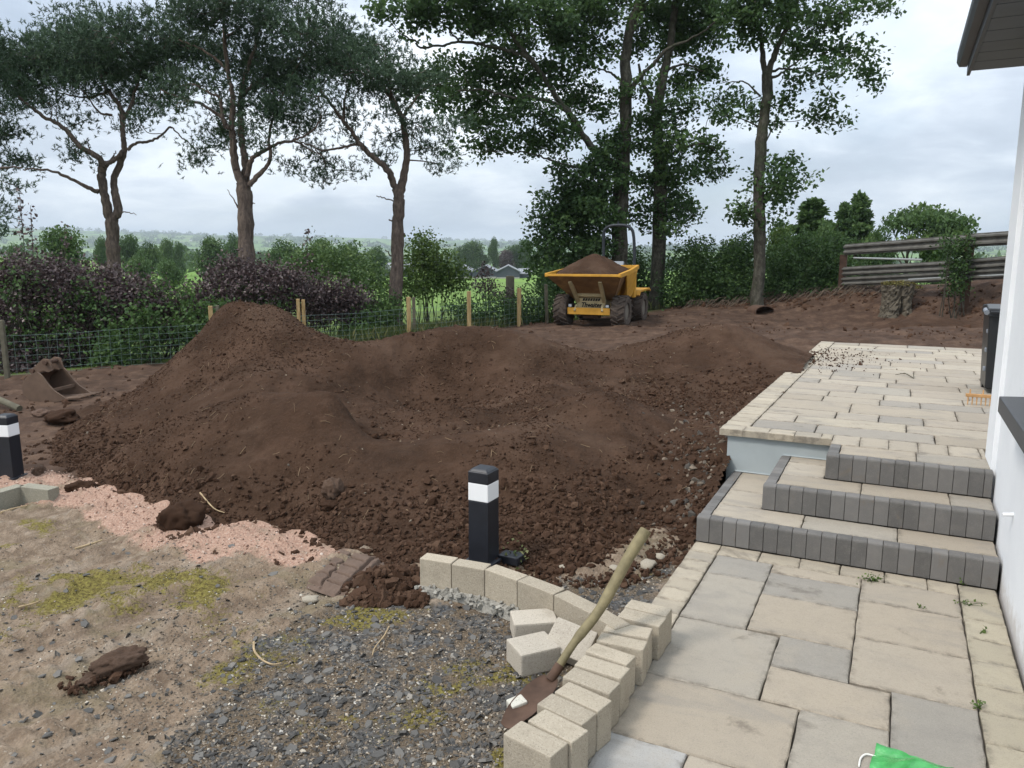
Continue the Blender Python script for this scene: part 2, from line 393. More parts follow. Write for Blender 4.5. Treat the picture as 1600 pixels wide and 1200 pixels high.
def m_ground(n, b):
    co = n.objco(); mk = n.attr('mk'); mk2 = n.attr('mk2')
    s = n.new('ShaderNodeSeparateColor'); n.l.new(mk, s.inputs[0]); s2 = n.new('ShaderNodeSeparateColor'); n.l.new(mk2, s2.inputs[0])
    ed = n.math('MULTIPLY', n.math('SUBTRACT', n.noise(38, 6, .65, co), .5), .9)
    def edge(x, k=1.0): return n.smooth(n.math('ADD', x, n.math('MULTIPLY', ed, k)), .3, .62)
    fine = n.noise(120, 4, .7, co); mid = n.noise(9, 6, .62, co); low = n.noise(1.3, 5, .55, co)
    mud = n.ramp(mid, [(.28, (.105, .073, .050)), (.45, (.185, .134, .092)), (.6, (.26, .197, .142)), (.75, (.345, .275, .21))])
    mud = n.mix(n.smooth(low, .5, .7), mud, (.21, .15, .097))
    sx = n.new('ShaderNodeSeparateXYZ'); n.l.new(co, sx.inputs[0]); cb = n.new('ShaderNodeCombineXYZ')
    n.l.new(n.math('MULTIPLY', n.math('ADD', n.math('MULTIPLY', sx.outputs[0], .8), n.math('MULTIPLY', sx.outputs[1], -.6)), 5.5), cb.inputs[0]); n.l.new(n.math('MULTIPLY', n.math('ADD', n.math('MULTIPLY', sx.outputs[0], .6), n.math('MULTIPLY', sx.outputs[1], .8)), .9), cb.inputs[1])
    smear = n.noise(1.0, 6, .62, cb.outputs[0], .4)
    mud = n.mix(n.math('MULTIPLY', n.smooth(smear, .5, .64), .6), mud, (.115, .080, .056)); mud = n.mix(n.math('MULTIPLY', n.smooth(smear, .47, .36), .45), mud, (.25, .215, .175))
    mud = n.mix(n.math('MULTIPLY', n.smooth(n.noise(1.9, 6, .65, n.vmath('ADD', co, (9, 4, 2))), .5, .64), .5), mud, (.135, .115, .062))
    specks = n.voro(75, co, 'F1', 1); spk = n.ramp(specks, [(.0, (.05, .045, .04)), (.55, (.14, .115, .09)), (.86, (.24, .2, .155)), (.95, (.5, .46, .4))])
    mud = n.mix(n.math('MULTIPLY', n.smooth(fine, .42, .66), .5), mud, spk)
    slate = n.ramp(n.voro(48, co, 'F1', 1), [(0, (.03, .033, .036)), (.4, (.062, .066, .07)), (.8, (.11, .113, .115)), (.97, (.25, .24, .22))])
    slate = n.mix(n.smooth(n.noise(4, 6, .65, co), .36, .56), slate, n.ramp(fine, [(.35, (.07, .052, .036)), (.55, (.14, .105, .07)), (.7, (.22, .18, .13))]))
    pink = n.ramp(n.noise(60, 6, .75, co), [(.3, (.22, .12, .085)), (.5, (.36, .232, .172)), (.68, (.46, .335, .265))])
    pink = n.mix(n.math('MULTIPLY', n.smooth(n.noise(3.2, 7, .68, n.vmath('ADD', co, (5, 3, 1))), .5, .66), .75), pink, mud)
    moss = n.ramp(n.noise(42, 5, .7, co), [(.3, (.06, .046, .018)), (.48, (.13, .105, .032)), (.62, (.21, .185, .05)), (.78, (.17, .10, .035))])
    soil = n.ramp(n.noise(2.6, 8, .66, co), [(.3, (.036, .0215, .0145)), (.5, (.068, .041, .028)), (.66, (.118, .075, .051)), (.8, (.165, .112, .08))])
    soil = n.mix(n.math('MULTIPLY', n.smooth(fine, .5, .75), .45), soil, (.15, .10, .07))
    grass = n.ramp(n.noise(3, 6, .6, co), [(.3, (.05, .075, .02)), (.55, (.09, .14, .03)), (.75, (.16, .17, .06))])
    c = n.mix(edge(s.outputs[0]), mud, slate); c = n.mix(edge(s.outputs[2], .8), c, pink)
    c = n.mix(edge(s2.outputs[0], .7), c, soil); c = n.mix(edge(s.outputs[1], 1.5), c, moss); c = n.mix(s2.outputs[1], c, grass)
    n.l.new(c, b.inputs['Base Color']); b.inputs['Roughness'].default_value = .92; b.inputs['Specular IOR Level'].default_value = .15
    h = n.math('ADD', n.math('MULTIPLY', n.voro(60, co, 'SMOOTH_F1'), -.7), n.math('ADD', n.noise(30, 8, .7, co), n.math('MULTIPLY', mid, .6)))
    n.l.new(n.bump(h, .75, .02), b.inputs['Normal'])
mat('ground_earth', m_ground)

r = np.concatenate([[0.0, .5], 1.0 * np.exp(np.arange(0, math.log(48), .0094))])
az = np.radians(np.concatenate([np.arange(-180, -60, 6), np.arange(-60, -42, .9), np.arange(-42, 42, .32), np.arange(42, 60, .9), np.arange(60, 181, 6)]))
U, V, F = polar(r, az); u, v = U.ravel(), V.ravel()
pk, gr, ms, yd, gs = masks(u, v); z = gz(u, v) + ground_detail(u, v, pk, gr, ms, yd) * (1 - gs)
one = np.ones_like(u)
g = link('ground', mesh_np('ground', np.stack([u, v, z], 1), F, True, {'mk': np.stack([gr, ms, pk, one], 1), 'mk2': np.stack([yd, gs, 0 * one, one], 1)}), MATS['ground_earth'])
tag(g, kind='structure')

# ------------------------------------------------------------------ soil heaps: one surveyed surface, three tipped loads
_foot = [(60, 720), (100, 745), (160, 772), (240, 800), (300, 828), (370, 850), (450, 858), (540, 872), (600, 893), (650, 905), (760, 905), (850, 910), (930, 912), (1000, 890), (1055, 862)]
HP = [(*at_g(*p)[:2], None) for p in _foot]
for px, py, v in [(350, 479, 11.5), (385, 474, 11.5), (430, 482, 11.4), (310, 525, 11.4), (265, 565, 11.3), (220, 603, 11.3), (180, 632, 11.2),
                  (480, 510, 11.6), (520, 528, 11.7), (560, 547, 11.9), (385, 530, 10.6), (400, 585, 9.7), (330, 600, 9.9), (460, 570, 10.3), (300, 638, 9.2), (240, 640, 9.7),
                  (228, 668, 8.8), (180, 690, 8.7), (250, 668, 8.0), (330, 632, 8.0), (430, 612, 7.9), (500, 612, 7.7), (530, 616, 7.6), (562, 650, 8.2), (566, 668, 7.6),
                  (430, 680, 7.1), (430, 760, 6.5), (430, 820, 6.12), (330, 720, 6.95), (300, 770, 6.5), (200, 720, 7.5), (560, 760, 6.25), (560, 830, 5.75),
                  (620, 690, 7.2), (700, 690, 7.0), (760, 690, 6.9), (850, 690, 7.0), (640, 760, 6.4), (700, 800, 5.95), (800, 780, 6.2), (900, 780, 6.15), (900, 840, 5.6), (760, 850, 5.55),
                  (980, 625, 8.3), (1040, 690, 7.6), (1000, 770, 6.6), (1040, 820, 6.05),
                  (590, 632, 9.6), (640, 630, 10.25), (760, 625, 10.35), (850, 602, 10.2), (640, 665, 8.6), (800, 665, 8.5), (700, 643, 8.8),
                  (555, 572, 10.5), (600, 548, 11.0), (650, 530, 11.4), (720, 520, 11.6), (790, 523, 11.6), (850, 541, 11.5), (910, 563, 11.4), (945, 580, 11.2),
                  (560, 602, 10.2), (650, 577, 11.0), (740, 572, 11.15), (800, 575, 11.05), (860, 580, 10.95),
                  (960, 552, 12.0), (1000, 540, 12.2), (1060, 521, 12.4), (1130, 510, 12.6), (1180, 521, 12.5), (1230, 543, 12.3),
                  (1000, 590, 11), (1080, 570, 11.2), (1150, 580, 10.8), (1100, 620, 10.0), (1180, 592, 10.4), (1060, 660, 8.9), (1118, 645, 8.9), (1116, 685, 7.4), (1175, 622, 9.0), (1128, 750, 6.6), (1100, 790, 6.2)]:
    p = at_v(px, py, v); HP.append((p[0], p[1], p[2]))
for px, v in [(130, 12.6), (250, 13.4), (385, 14.0), (500, 13.9), (600, 13.6), (720, 14.0), (850, 13.6), (950, 14), (1060, 14.8), (1150, 15.2), (1230, 14.6), (1260, 13), (70, 11.3), (40, 9.5), (60, 8.4)]:
    HP.append((*uv_of(px, 520, v), None))
HP += [(*uv_of(430, 500, 8.5), .50), (*uv_of(500, 500, 8.35), .46), (*uv_of(340, 500, 8.7), .38), (*uv_of(910, 500, 9.2), .44), (*uv_of(970, 500, 9.0), .42), (*uv_of(1010, 500, 8.9), .34)] + [tuple(at_v(*q)) for q in [(900, 616, 8.35), (940, 613, 8.35), (870, 640, 8.0), (900, 660, 7.7), (950, 660, 7.65), (1000, 650, 7.95), (930, 720, 6.85), (1010, 730, 6.95), (1050, 760, 6.7)]]
HP = [(a, c, (g1(a, c) - .04 if z is None else z)) for a, c, z in HP]
_hp = np.array(HP); _ht = TPS(_hp[:, :2], _hp[:, 2], 0.002)
HULL = gpix([(20, 700), (60, 750), (160, 790), (300, 850), (450, 880), (600, 915), (700, 920), (850, 925), (1000, 905), (1075, 868)]) + [tuple(PW(.02, .1)[:2]), tuple(PW(-.1, 2)[:2]), tuple(PW(.1, 8.6)[:2])] + [uv_of(px, 520, v) for px, v in [(1300, 14), (1150, 16.2), (900, 15.5), (600, 15), (385, 15.3), (200, 14.6), (60, 13), (0, 11), (0, 9)]]
def heap_z(u, v, rough=True):
    z = _ht(u, v); s = poly_sdf(u, v, HULL)
    if rough:
        z = z + .035 * fbm(u * 1.5, v * 1.5, 3, 51) + .03 * fbm(u * 4.5, v * 4.5, 4, 52) + .020 * fbm(u * 15, v * 15, 3, 53) + .014 * sstep(fbm(u * 1.3, v * 1.3, 3, 57), -.2, .3) * np.abs(fbm(u * 30, v * 30, 2, 58))
        z += .05 * sstep(fbm(u * 2.1, v * 2.1, 3, 54), .15, .5) * np.abs(fbm(u * 9, v * 9, 2, 55))
        st = sstep(fbm(u * .8, v * .8, 3, 59), -.1, .35); z = z + .016 * st * fbm(u * 13 + v * 3, v * 2.6, 3, 60)
        # slips and small bites
        for px, py, vv, rad, dep in [(232, 655, 9.0, .42, .34), (572, 655, 8.0, .33, .30), (690, 650, 8.9, .25, -.10), (985, 560, 11.9, .3, .12), (1130, 525, 12.2, .5, -.06), (640, 600, 10.4, .5, .07)]:
            p = at_v(px, py, vv); d = np.hypot(u - p[0], v - p[1]) / rad; z = z - dep * np.exp(-d * d * 1.3)
    return np.where(s > -.25, z, -9)
xs = np.arange(-6.9, 5.6, .029); ys = np.arange(4.7, 15.6, .029)
X, Y = np.meshgrid(xs, ys, indexing='ij'); hu, hv = X.ravel(), Y.ravel()
hz_ = heap_z(hu, hv); gg = gz(hu, hv); lx, ly = to_local(hu, hv)
clear = (lx < -.0) | (ly < -.0) | ((lx < .16) & (ly > 1.6))
okv = (hz_ > gg - .05) & clear
hz_ = np.maximum(hz_, gg - .10)
nx, ny = X.shape; i, j = np.meshgrid(np.arange(nx - 1), np.arange(ny - 1), indexing='ij'); a = (i * ny + j).ravel()
Q = np.stack([a, a + ny, a + ny + 1, a + 1], 1); Q = Q[okv[Q].any(1) & clear[Q].all(1)]
cu, cv = hu[Q].mean(1), hv[Q].mean(1)
s1 = [uv_of(px, py, v) for px, py, v in [(100, 700, 8.9), (228, 668, 8.9), (330, 640, 8.9), (420, 625, 9.1), (500, 605, 9.7), (560, 560, 11.2), (575, 548, 12), (600, 540, 14)]]
c1 = cv > np.interp(cu, [p[0] for p in s1], [p[1] for p in s1]); c1 &= cu < s1[-1][0]
s3 = [uv_of(px, py, v) for px, py, v in [(1110, 740, 7.0), (1040, 670, 8.4), (985, 610, 10.3), (955, 585, 11.3), (930, 560, 14.5)]]
c3 = cu > np.interp(cv, [p[1] for p in s3], [p[0] for p in s3]); c3 &= cv > 7.0; c3 &= ~c1
def m_soil(n, b):
    co = n.objco()
    c = n.ramp(n.noise(1.6, 7, .62, co), [(.3, (.030, .0168, .0102)), (.5, (.049, .0278, .0175)), (.68, (.072, .042, .0275))])
    sp = n.noise(70, 5, .75, co)
    c = n.mix(n.smooth(sp, .55, .75), c, (.115, .070, .046)); c = n.mix(n.smooth(n.math('SUBTRACT', 1, sp), .58, .72), c, (.02, .0105, .007))
    bits = n.ramp(n.voro(55, co, 'F1', 1), [(.0, 0.0), (.988, 0.0), (.994, 1.0)], 'LINEAR')
    c = n.mix(n.math('MULTIPLY', n.smooth(n.noise(.9, 5, .6, n.vmath('ADD', co, (7, 2, 5))), .5, .68), .45), c, (.095, .060, .041))
    c = n.mix(n.math('MULTIPLY', bits, .55), c, (.24, .17, .11))
    n.l.new(c, b.inputs['Base Color']); b.inputs['Roughness'].default_value = .95; b.inputs['Specular IOR Level'].default_value = .1
    n.l.new(n.bump(soil_relief(n, co), .9, .022), b.inputs['Normal'])
mat('dark_soil', m_soil)
def m_clod(n, b):
    co, oi = n.rndco(); at = n.attr('tone', 'Fac')
    c = n.ramp(at, [(0, (.044, .024, .0150)), (.6, (.062, .035, .0225)), (1, (.088, .053, .035))])
    n.l.new(c, b.inputs['Base Color']); b.inputs['Roughness'].default_value = .95; b.inputs['Specular IOR Level'].default_value = .1
    n.l.new(n.bump(n.noise(90, 5, .7, co), .7, .008), b.inputs['Normal'])
mat('soil_clod', m_clod)
for sel, lab in ((c1, 'tallest peaked heap of dark topsoil, standing behind the broad one by the hedge'), (c3, 'low long heap of dark topsoil beside the raised terrace edge'),
                 (~c1 & ~c3, 'broad hollowed heap of dark topsoil tipped behind the black bollard light')):
    q = Q[sel]; ids, inv = np.unique(q, return_inverse=True)
    o = link('soil_heap', mesh_np('soil_heap', np.stack([hu[ids], hv[ids], hz_[ids]], 1), inv.reshape(q.shape), True), MATS['dark_soil'])
    tag(o, lab, 'soil heap', 'heaps of dark topsoil')
def surf_z(u, v): return np.maximum(heap_z(u, v), gz(u, v))
def at_surf(px, py):
    """where the sight line of a picture point first meets the soil"""
    r = ray(px, py); vs = np.arange(4.2, 16, .02); t = vs / r[1]; u = r[0] * t; z = EYE + r[2] * t; hit = np.nonzero(surf_z(u, vs) >= z)[0]
    k = hit[0] if len(hit) else len(vs) - 1; return np.array([u[k], vs[k], z[k]])
# small heap by the stump
_hc = uv_of(1450, 480, 19.4); q_ = np.arange(-2.6, 2.61, .05); X, Y = np.meshgrid(q_, q_, indexing='ij'); x, y = X.ravel(), Y.ravel(); rr = np.hypot(x / 1.25, y / .85)
hz4 = gz(x + _hc[0], y + _hc[1]) - .06 + .62 * np.clip(1 - rr / 1.9, 0, 1) ** 1.15 + (rr < 1.85) * (.05 * fbm(x * 2, y * 2, 4, 66) + .02 * fbm(x * 9, y * 9, 3, 67)); n_ = len(q_); i, j = np.meshgrid(np.arange(n_ - 1), np.arange(n_ - 1), indexing='ij'); a = (i * n_ + j).ravel()
Q4 = np.stack([a, a + n_, a + n_ + 1, a + 1], 1); Q4 = Q4[(rr[Q4] < 1.9).any(1)]; ids, inv = np.unique(Q4, return_inverse=True)
tag(link('soil_heap', mesh_np('soil_heap', np.stack([x + _hc[0], y + _hc[1], hz4], 1)[ids], inv.reshape(Q4.shape), True), MATS['dark_soil']), 'small low heap of dark topsoil in front of the tree stump', 'soil heap', 'heaps of dark topsoil')

# ------------------------------------------------------------------ scattered clods, chips, moss, as joined masses
_ico = bmesh.new(); bmesh.ops.create_icosphere(_ico, subdivisions=1, radius=1.0)
ICO_V = np.array([q.co[:] for q in _ico.verts]); ICO_F = np.array([[q.index for q in f.verts] for f in _ico.faces]); _ico.free()
def rot_rand(n, rng, flat=False):
    q = rng.normal(size=(n, 4)); q /= np.linalg.norm(q, axis=1)[:, None]
    if flat: q[:, 1:3] *= .22; q /= np.linalg.norm(q, axis=1)[:, None]
    w, x, y, z = q.T
    return np.stack([np.stack([1 - 2 * (y * y + z * z), 2 * (x * y - z * w), 2 * (x * z + y * w)], -1), np.stack([2 * (x * y + z * w), 1 - 2 * (x * x + z * z), 2 * (y * z - x * w)], -1), np.stack([2 * (x * z - y * w), 2 * (y * z + x * w), 1 - 2 * (x * x + y * y)], -1)], 1)
def scatter_mesh(name, BV, BF, pos, size, rng, squash=(1, 1, .8), flat=False, jit=.25, smooth=True, attrs=None):
    n = len(pos); nb = len(BV)
    B = BV[None] * (1 + jit * rng.uniform(-1, 1, (n, nb, 1))) * (np.array(squash)[None, None] * rng.uniform(.75, 1.25, (n, 1, 3)))
    B = np.einsum('nij,nbj->nbi', rot_rand(n, rng, flat), B) * size[:, None, None] + pos[:, None]
    Fc = (BF[None] + (np.arange(n) * nb)[:, None, None]).reshape(-1, BF.shape[1])
    at = {k: np.repeat(a, nb) for k, a in (attrs or {}).items()}
    return mesh_np(name, B.reshape(-1, 3), Fc, smooth, at)

rng = np.random.default_rng(3)
# clods: thick along the foot of the heap, thinner up its faces
N = 150000; cu = rng.uniform(-6.3, 3.6, N); cv = rng.uniform(4.9, 13.5, N)
s = poly_sdf(cu, cv, HULL); hz2 = heap_z(cu, cv); g2 = gz(cu, cv); above = hz2 - g2
lx, ly = to_local(cu, cv); cl = (lx < -.04) | (ly < -.06)
pr = np.where(above > .0, np.exp(-np.maximum(above, 0) / .30), np.where(above > -.12, .3, .02)) * sstep(s, -.3, .1) * np.clip(7.0 / cv, .3, 1.4) ** 2
clus = sstep(fbm(cu * 1.1, cv * 1.1, 3, 61), -.35, .4)
pr = np.where(above > .35, .55 * clus, pr * (.35 + .65 * clus)); keep = (rng.uniform(size=N) < pr * 1.25) & (above > -.12) & cl
cu, cv, zz, ab = cu[keep], cv[keep], np.maximum(hz2, g2)[keep], above[keep]
sz = np.clip(rng.lognormal(math.log(.0118), .42, len(cu)), .006, .036) * np.where(ab < .3, 1.1, np.where(rng.uniform(size=len(ab)) < .08, .95, .52))
OC_V = np.array([(1, 0, 0), (-1, 0, 0), (0, 1, 0), (0, -1, 0), (0, 0, 1), (0, 0, -1)], float); OC_F = np.array([(0, 2, 4), (2, 1, 4), (1, 3, 4), (3, 0, 4), (2, 0, 5), (1, 2, 5), (3, 1, 5), (0, 3, 5)])
big_ = sz > .0105
for nm, lb, sel, BV, BF, jt in (('soil_clods', 'crumbly dark soil clods lying thickly along the foot of the heap', big_, ICO_V, ICO_F, .42), ('soil_crumbs', 'fine dark soil crumbs over the faces of the heaps', ~big_, OC_V * 1.15, OC_F, .35)):
    tag(link(nm, scatter_mesh(nm, BV, BF, np.stack([cu, cv, zz + sz * .25], 1)[sel], sz[sel], rng, (1.15, 1, .8), jit=jt, smooth=False, attrs={'tone': rng.uniform(size=int(sel.sum())) ** 1.3}), MATS['soil_clod']), lb, kind='stuff')
print('clods', len(cu))
# clods strewn in the yard
N = 9000; rr = rng.uniform(6.3, 26, N); aa = np.radians(rng.uniform(-36, 33, N)); cu, cv = rr * np.sin(aa), rr * np.cos(aa)
pk, gr, ms, yd, gs = masks(cu, cv); lx, ly = to_local(cu, cv)
keep = (yd > .5) & (gs < .2) & ((lx < -.1) | (ly > 10)) & (rng.uniform(size=N) < sstep(fbm(cu * .7, cv * .7, 3, 71), -.2, .5)) & (heap_z(cu, cv) < gz(cu, cv))
cu, cv = cu[keep], cv[keep]; sz = np.clip(rng.lognormal(math.log(.022), .5, len(cu)), .01, .09)
zz = gz(cu, cv) + ground_detail(cu, cv, *[m[keep] for m in (pk, gr, ms, yd)])
o = link('yard_clods', scatter_mesh('yard_clods', ICO_V, ICO_F, np.stack([cu, cv, zz + sz * .2], 1), sz, rng, (1.15, 1, .7), jit=.42, smooth=False, attrs={'tone': rng.uniform(.3, 1, len(cu))}), MATS['soil_clod'])
tag(o, 'small brown clods strewn over the churned yard', kind='stuff')

# slate chips over the gravel in front
def m_chip(n, b):
    co = n.objco(); at = n.attr('tone', 'Fac')
    c = n.ramp(at, [(0, (.034, .032, .030)), (.45, (.074, .070, .064)), (.8, (.125, .117, .105)), (.93, (.16, .14, .115)), (.97, (.42, .4, .36)), (1, (.6, .57, .52))])
    n.l.new(c, b.inputs['Base Color']); b.inputs['Roughness'].default_value = .6; b.inputs['Specular IOR Level'].default_value = .4
mat('slate_chip', m_chip)
CH_V = np.array([(-1, -.55, -.16), (.2, -.8, -.14), (1, -.1, -.16), (.45, .75, -.15), (-.6, .6, -.14), (-.9, -.45, .14), (.2, -.7, .17), (.9, -.1, .13), (.4, .65, .16), (-.55, .5, .15)])
CH_F = np.array([(5, 6, 7), (5, 7, 8), (5, 8, 9), (0, 1, 6), (0, 6, 5), (1, 2, 7), (1, 7, 6), (2, 3, 8), (2, 8, 7), (3, 4, 9), (3, 9, 8), (4, 0, 5), (4, 5, 9)])
N = 70000; rr = 2.2 * np.exp(rng.uniform(0, math.log(3.0), N)); aa = np.radians(rng.uniform(-36, 17, N)); cu, cv = rr * np.sin(aa), rr * np.cos(aa)
pk, gr, ms, yd, gs = masks(cu, cv); lx, ly = to_local(cu, cv); ins = poly_sdf(cu, cv, PATH_POLY) > -.02
pr = np.maximum(gr * .25, .028 * (1 - yd)) * (1 - .6 * ms) * (1 - .8 * pk)
keep = (rng.uniform(size=N) < pr) & ~ins & (heap_z(cu, cv) < gz(cu, cv)); cu, cv = cu[keep], cv[keep]
zz = gz(cu, cv) + ground_detail(cu, cv, *[m[keep] for m in (pk, gr, ms, yd)])
sz = np.clip(rng.lognormal(math.log(.0108), .5, len(cu)), .004, .032)
tone = rng.uniform(size=len(cu)); tone = np.where(rng.uniform(size=len(cu)) < .90, tone * .86, tone); tone = np.where((gr[keep] < .4) & (tone < .8), .35 + tone * .55, tone)
o = link('slate_chippings', scatter_mesh('slate_chippings', CH_V, CH_F, np.stack([cu, cv, zz + sz * .15], 1), sz, rng, (1, 1, 1), True, .12, False, {'tone': tone}), MATS['slate_chip'])
tag(o, 'grey slate chippings covering the ground in front', kind='stuff'); print('chips', len(cu))

# moss: short upright fronds
def m_moss(n, b):
    at = n.attr('tone', 'Fac'); c = n.ramp(at, [(0, (.055, .044, .020)), (.5, (.115, .100, .038)), (.85, (.19, .18, .058)), (1, (.16, .095, .035))])
    n.l.new(c, b.inputs['Base Color']); b.inputs['Roughness'].default_value = .9; b.inputs['Specular IOR Level'].default_value = .1
mat('moss_frond', m_moss)
FR_V = np.array([(-.35, 0, 0), (.35, 0, 0), (0, .1, 1.0)]); FR_F = np.array([(0, 1, 2)])
N = 330000; rr = 2.2 * np.exp(rng.uniform(0, math.log(3.0), N)); aa = np.radians(rng.uniform(-36, 14, N)); cu, cv = rr * np.sin(aa), rr * np.cos(aa)
pk, gr, ms, yd, gs = masks(cu, cv); keep = (rng.uniform(size=N) < (ms - .12) * .9 * sstep(fbm(cu * 13, cv * 13, 3, 45), -.5, .3)) & (poly_sdf(cu, cv, PATH_POLY) < -.02); cu, cv = cu[keep], cv[keep]
zz = gz(cu, cv) + ground_detail(cu, cv, *[m[keep] for m in (pk, gr, ms, yd)])
tn = np.clip(.40 + .45 * fbm(cu * 5, cv * 5, 3, 81) + rng.normal(0, .16, len(cu)), 0, 1)
o = link('moss', scatter_mesh('moss', FR_V, FR_F, np.stack([cu, cv, zz - .002], 1), rng.uniform(.004, .012, len(cu)), rng, (1, 1, 1), True, .1, True, {'tone': tn}), MATS['moss_frond'])
tag(o, 'yellow green moss growing in patches on the gravel and mud', kind='stuff'); print('moss', len(cu))

# pale grit and pink sand grains
mat('pink_grit', lambda n, b: (n.l.new(n.ramp(n.attr('tone', 'Fac'), [(0, (.12, .07, .05)), (.25, (.28, .17, .125)), (.7, (.37, .25, .19)), (1, (.48, .40, .34))]), b.inputs['Base Color'])), rough=.95)
N = 9000; q = np.array(PINK); cu = rng.uniform(q[:, 0].min(), q[:, 0].max(), N); cv = rng.uniform(q[:, 1].min(), q[:, 1].max(), N)
pk, gr, ms, yd, gs = masks(cu, cv); keep = (pk > .25) & (heap_z(cu, cv) < gz(cu, cv)); cu, cv = cu[keep], cv[keep]
zz = gz(cu, cv) + ground_detail(cu, cv, *[m[keep] for m in (pk, gr, ms, yd)])
o = link('pink_grit', scatter_mesh('pink_grit', ICO_V, ICO_F, np.stack([cu, cv, zz], 1), np.clip(rng.lognormal(math.log(.006), .45, len(cu)), .003, .018), rng, jit=.4, smooth=False, attrs={'tone': rng.uniform(size=len(cu))}), MATS['pink_grit'])
tag(o, 'pink grit spread along the front of the soil heap', kind='stuff')

# fine grit over the drive: brown, grey and pale grains
OC_F = OC_F[:4]
N = 95000; rr = 2.2 * np.exp(rng.uniform(0, math.log(3.2), N)); aa = np.radians(rng.uniform(-37, 17, N)); cu, cv = rr * np.sin(aa), rr * np.cos(aa)
pk, gr, ms, yd, gs = masks(cu, cv); pr = np.maximum(.75 * gr, .5 * sstep(fbm(cu * 2, cv * 2, 3, 87), -.4, .4)) * (1 - yd) * (1 - .6 * ms) * (1 - .7 * pk)
keep = (rng.uniform(size=N) < pr) & (poly_sdf(cu, cv, PATH_POLY) < -.02) & (heap_z(cu, cv) < gz(cu, cv)); cu, cv = cu[keep], cv[keep]
zz = gz(cu, cv) + ground_detail(cu, cv, *[m[keep] for m in (pk, gr, ms, yd)])
mat('drive_grit', lambda n, b: n.l.new(n.ramp(n.attr('tone', 'Fac'), [(0, (.04, .036, .032)), (.3, (.09, .078, .064)), (.6, (.17, .135, .10)), (.85, (.27, .22, .165)), (1, (.5, .46, .39))]), b.inputs['Base Color']), rough=.9)
o = link('drive_grit', scatter_mesh('drive_grit', OC_V, OC_F, np.stack([cu, cv, zz + .001], 1), np.clip(rng.lognormal(math.log(.0046), .45, len(cu)), .002, .013), rng, (1.2, 1, .7), True, .3, False, {'tone': rng.uniform(size=len(cu))}), MATS['drive_grit'])
tag(o, 'fine brown and grey grit pressed into the drive', kind='stuff'); print('grit', len(cu))
def clod_pile(px, py, r, h, n, lab, stretch=1.0, rz=0.0, size=.016, seed=1):
    """a small loose pile: crumbs heaped on a low core"""
    q = np.random.default_rng(seed); p = at_g(px, py); a = q.uniform(0, 6.28, n); k = np.sqrt(q.uniform(0, 1, n)) * (1 + .15 * np.sin(a * 3 + seed)); x, y = k * np.cos(a) * r * stretch, k * np.sin(a) * r
    x, y = x * math.cos(rz) - y * math.sin(rz), x * math.sin(rz) + y * math.cos(rz); u, v = p[0] + x, p[1] + y; s = np.clip(q.lognormal(math.log(size), .5, n), .005, .05)
    z = gz(u, v) + h * np.clip(1 - k, 0, 1) ** .8 * q.uniform(.55, 1.0, n) + s * .2; o = link('loose_soil', scatter_mesh('loose_soil', ICO_V, ICO_F, np.stack([u, v, z], 1), s, q, (1.15, 1, .8), jit=.42, smooth=False, attrs={'tone': q.uniform(size=n)}), MATS['soil_clod'])
    tag(o, lab, kind='stuff'); return o

# straw, root ends and pale pebbles mixed into the heaps
N = 1500; cu = rng.uniform(-6, 3.4, N); cv = rng.uniform(5.2, 12.6, N); a_ = heap_z(cu, cv); ok = (a_ > gz(cu, cv) + .08) & (rng.uniform(size=N) < .42); cu, cv, a_ = cu[ok], cv[ok], a_[ok]; mb = MB()
for x, y, z_ in zip(cu, cv, a_):
    q = rng.uniform(0, 6.28); L = rng.uniform(.015, .05); e = rng.uniform(-.012, .02); mb.tube([(x - math.cos(q) * L, y - math.sin(q) * L, float(heap_z(np.array([x - math.cos(q) * L]), np.array([y - math.sin(q) * L]))[0]) + .008), (x, y, z_ + .014 + e * .4), (x + math.cos(q) * L, y + math.sin(q) * L, float(heap_z(np.array([x + math.cos(q) * L]), np.array([y + math.sin(q) * L]))[0]) + .010 + max(0, e))], rng.uniform(.0014, .003), 3, False)
mat('straw', col=(.20, .14, .085), rough=.9, var=.5, vscale=3); tag(mb.build('straw_bits', MATS['straw'], None), 'short straws and root ends mixed into the soil heaps', kind='stuff')
N = 330; cu = rng.uniform(-6, 3.4, N); cv = rng.uniform(5.2, 12.6, N); a_ = heap_z(cu, cv); ok = a_ > gz(cu, cv) + .05
o = link('heap_pebbles', scatter_mesh('heap_pebbles', ICO_V, ICO_F, np.stack([cu, cv, a_ + .004], 1)[ok], np.clip(rng.lognormal(math.log(.006), .5, int(ok.sum())), .003, .016), rng, (1.2, 1, .7), jit=.35, smooth=False, attrs={'tone': rng.uniform(.3, .9, int(ok.sum()))}), MATS['drive_grit']); tag(o, 'small pale pebbles showing in the dark soil heaps', kind='stuff')

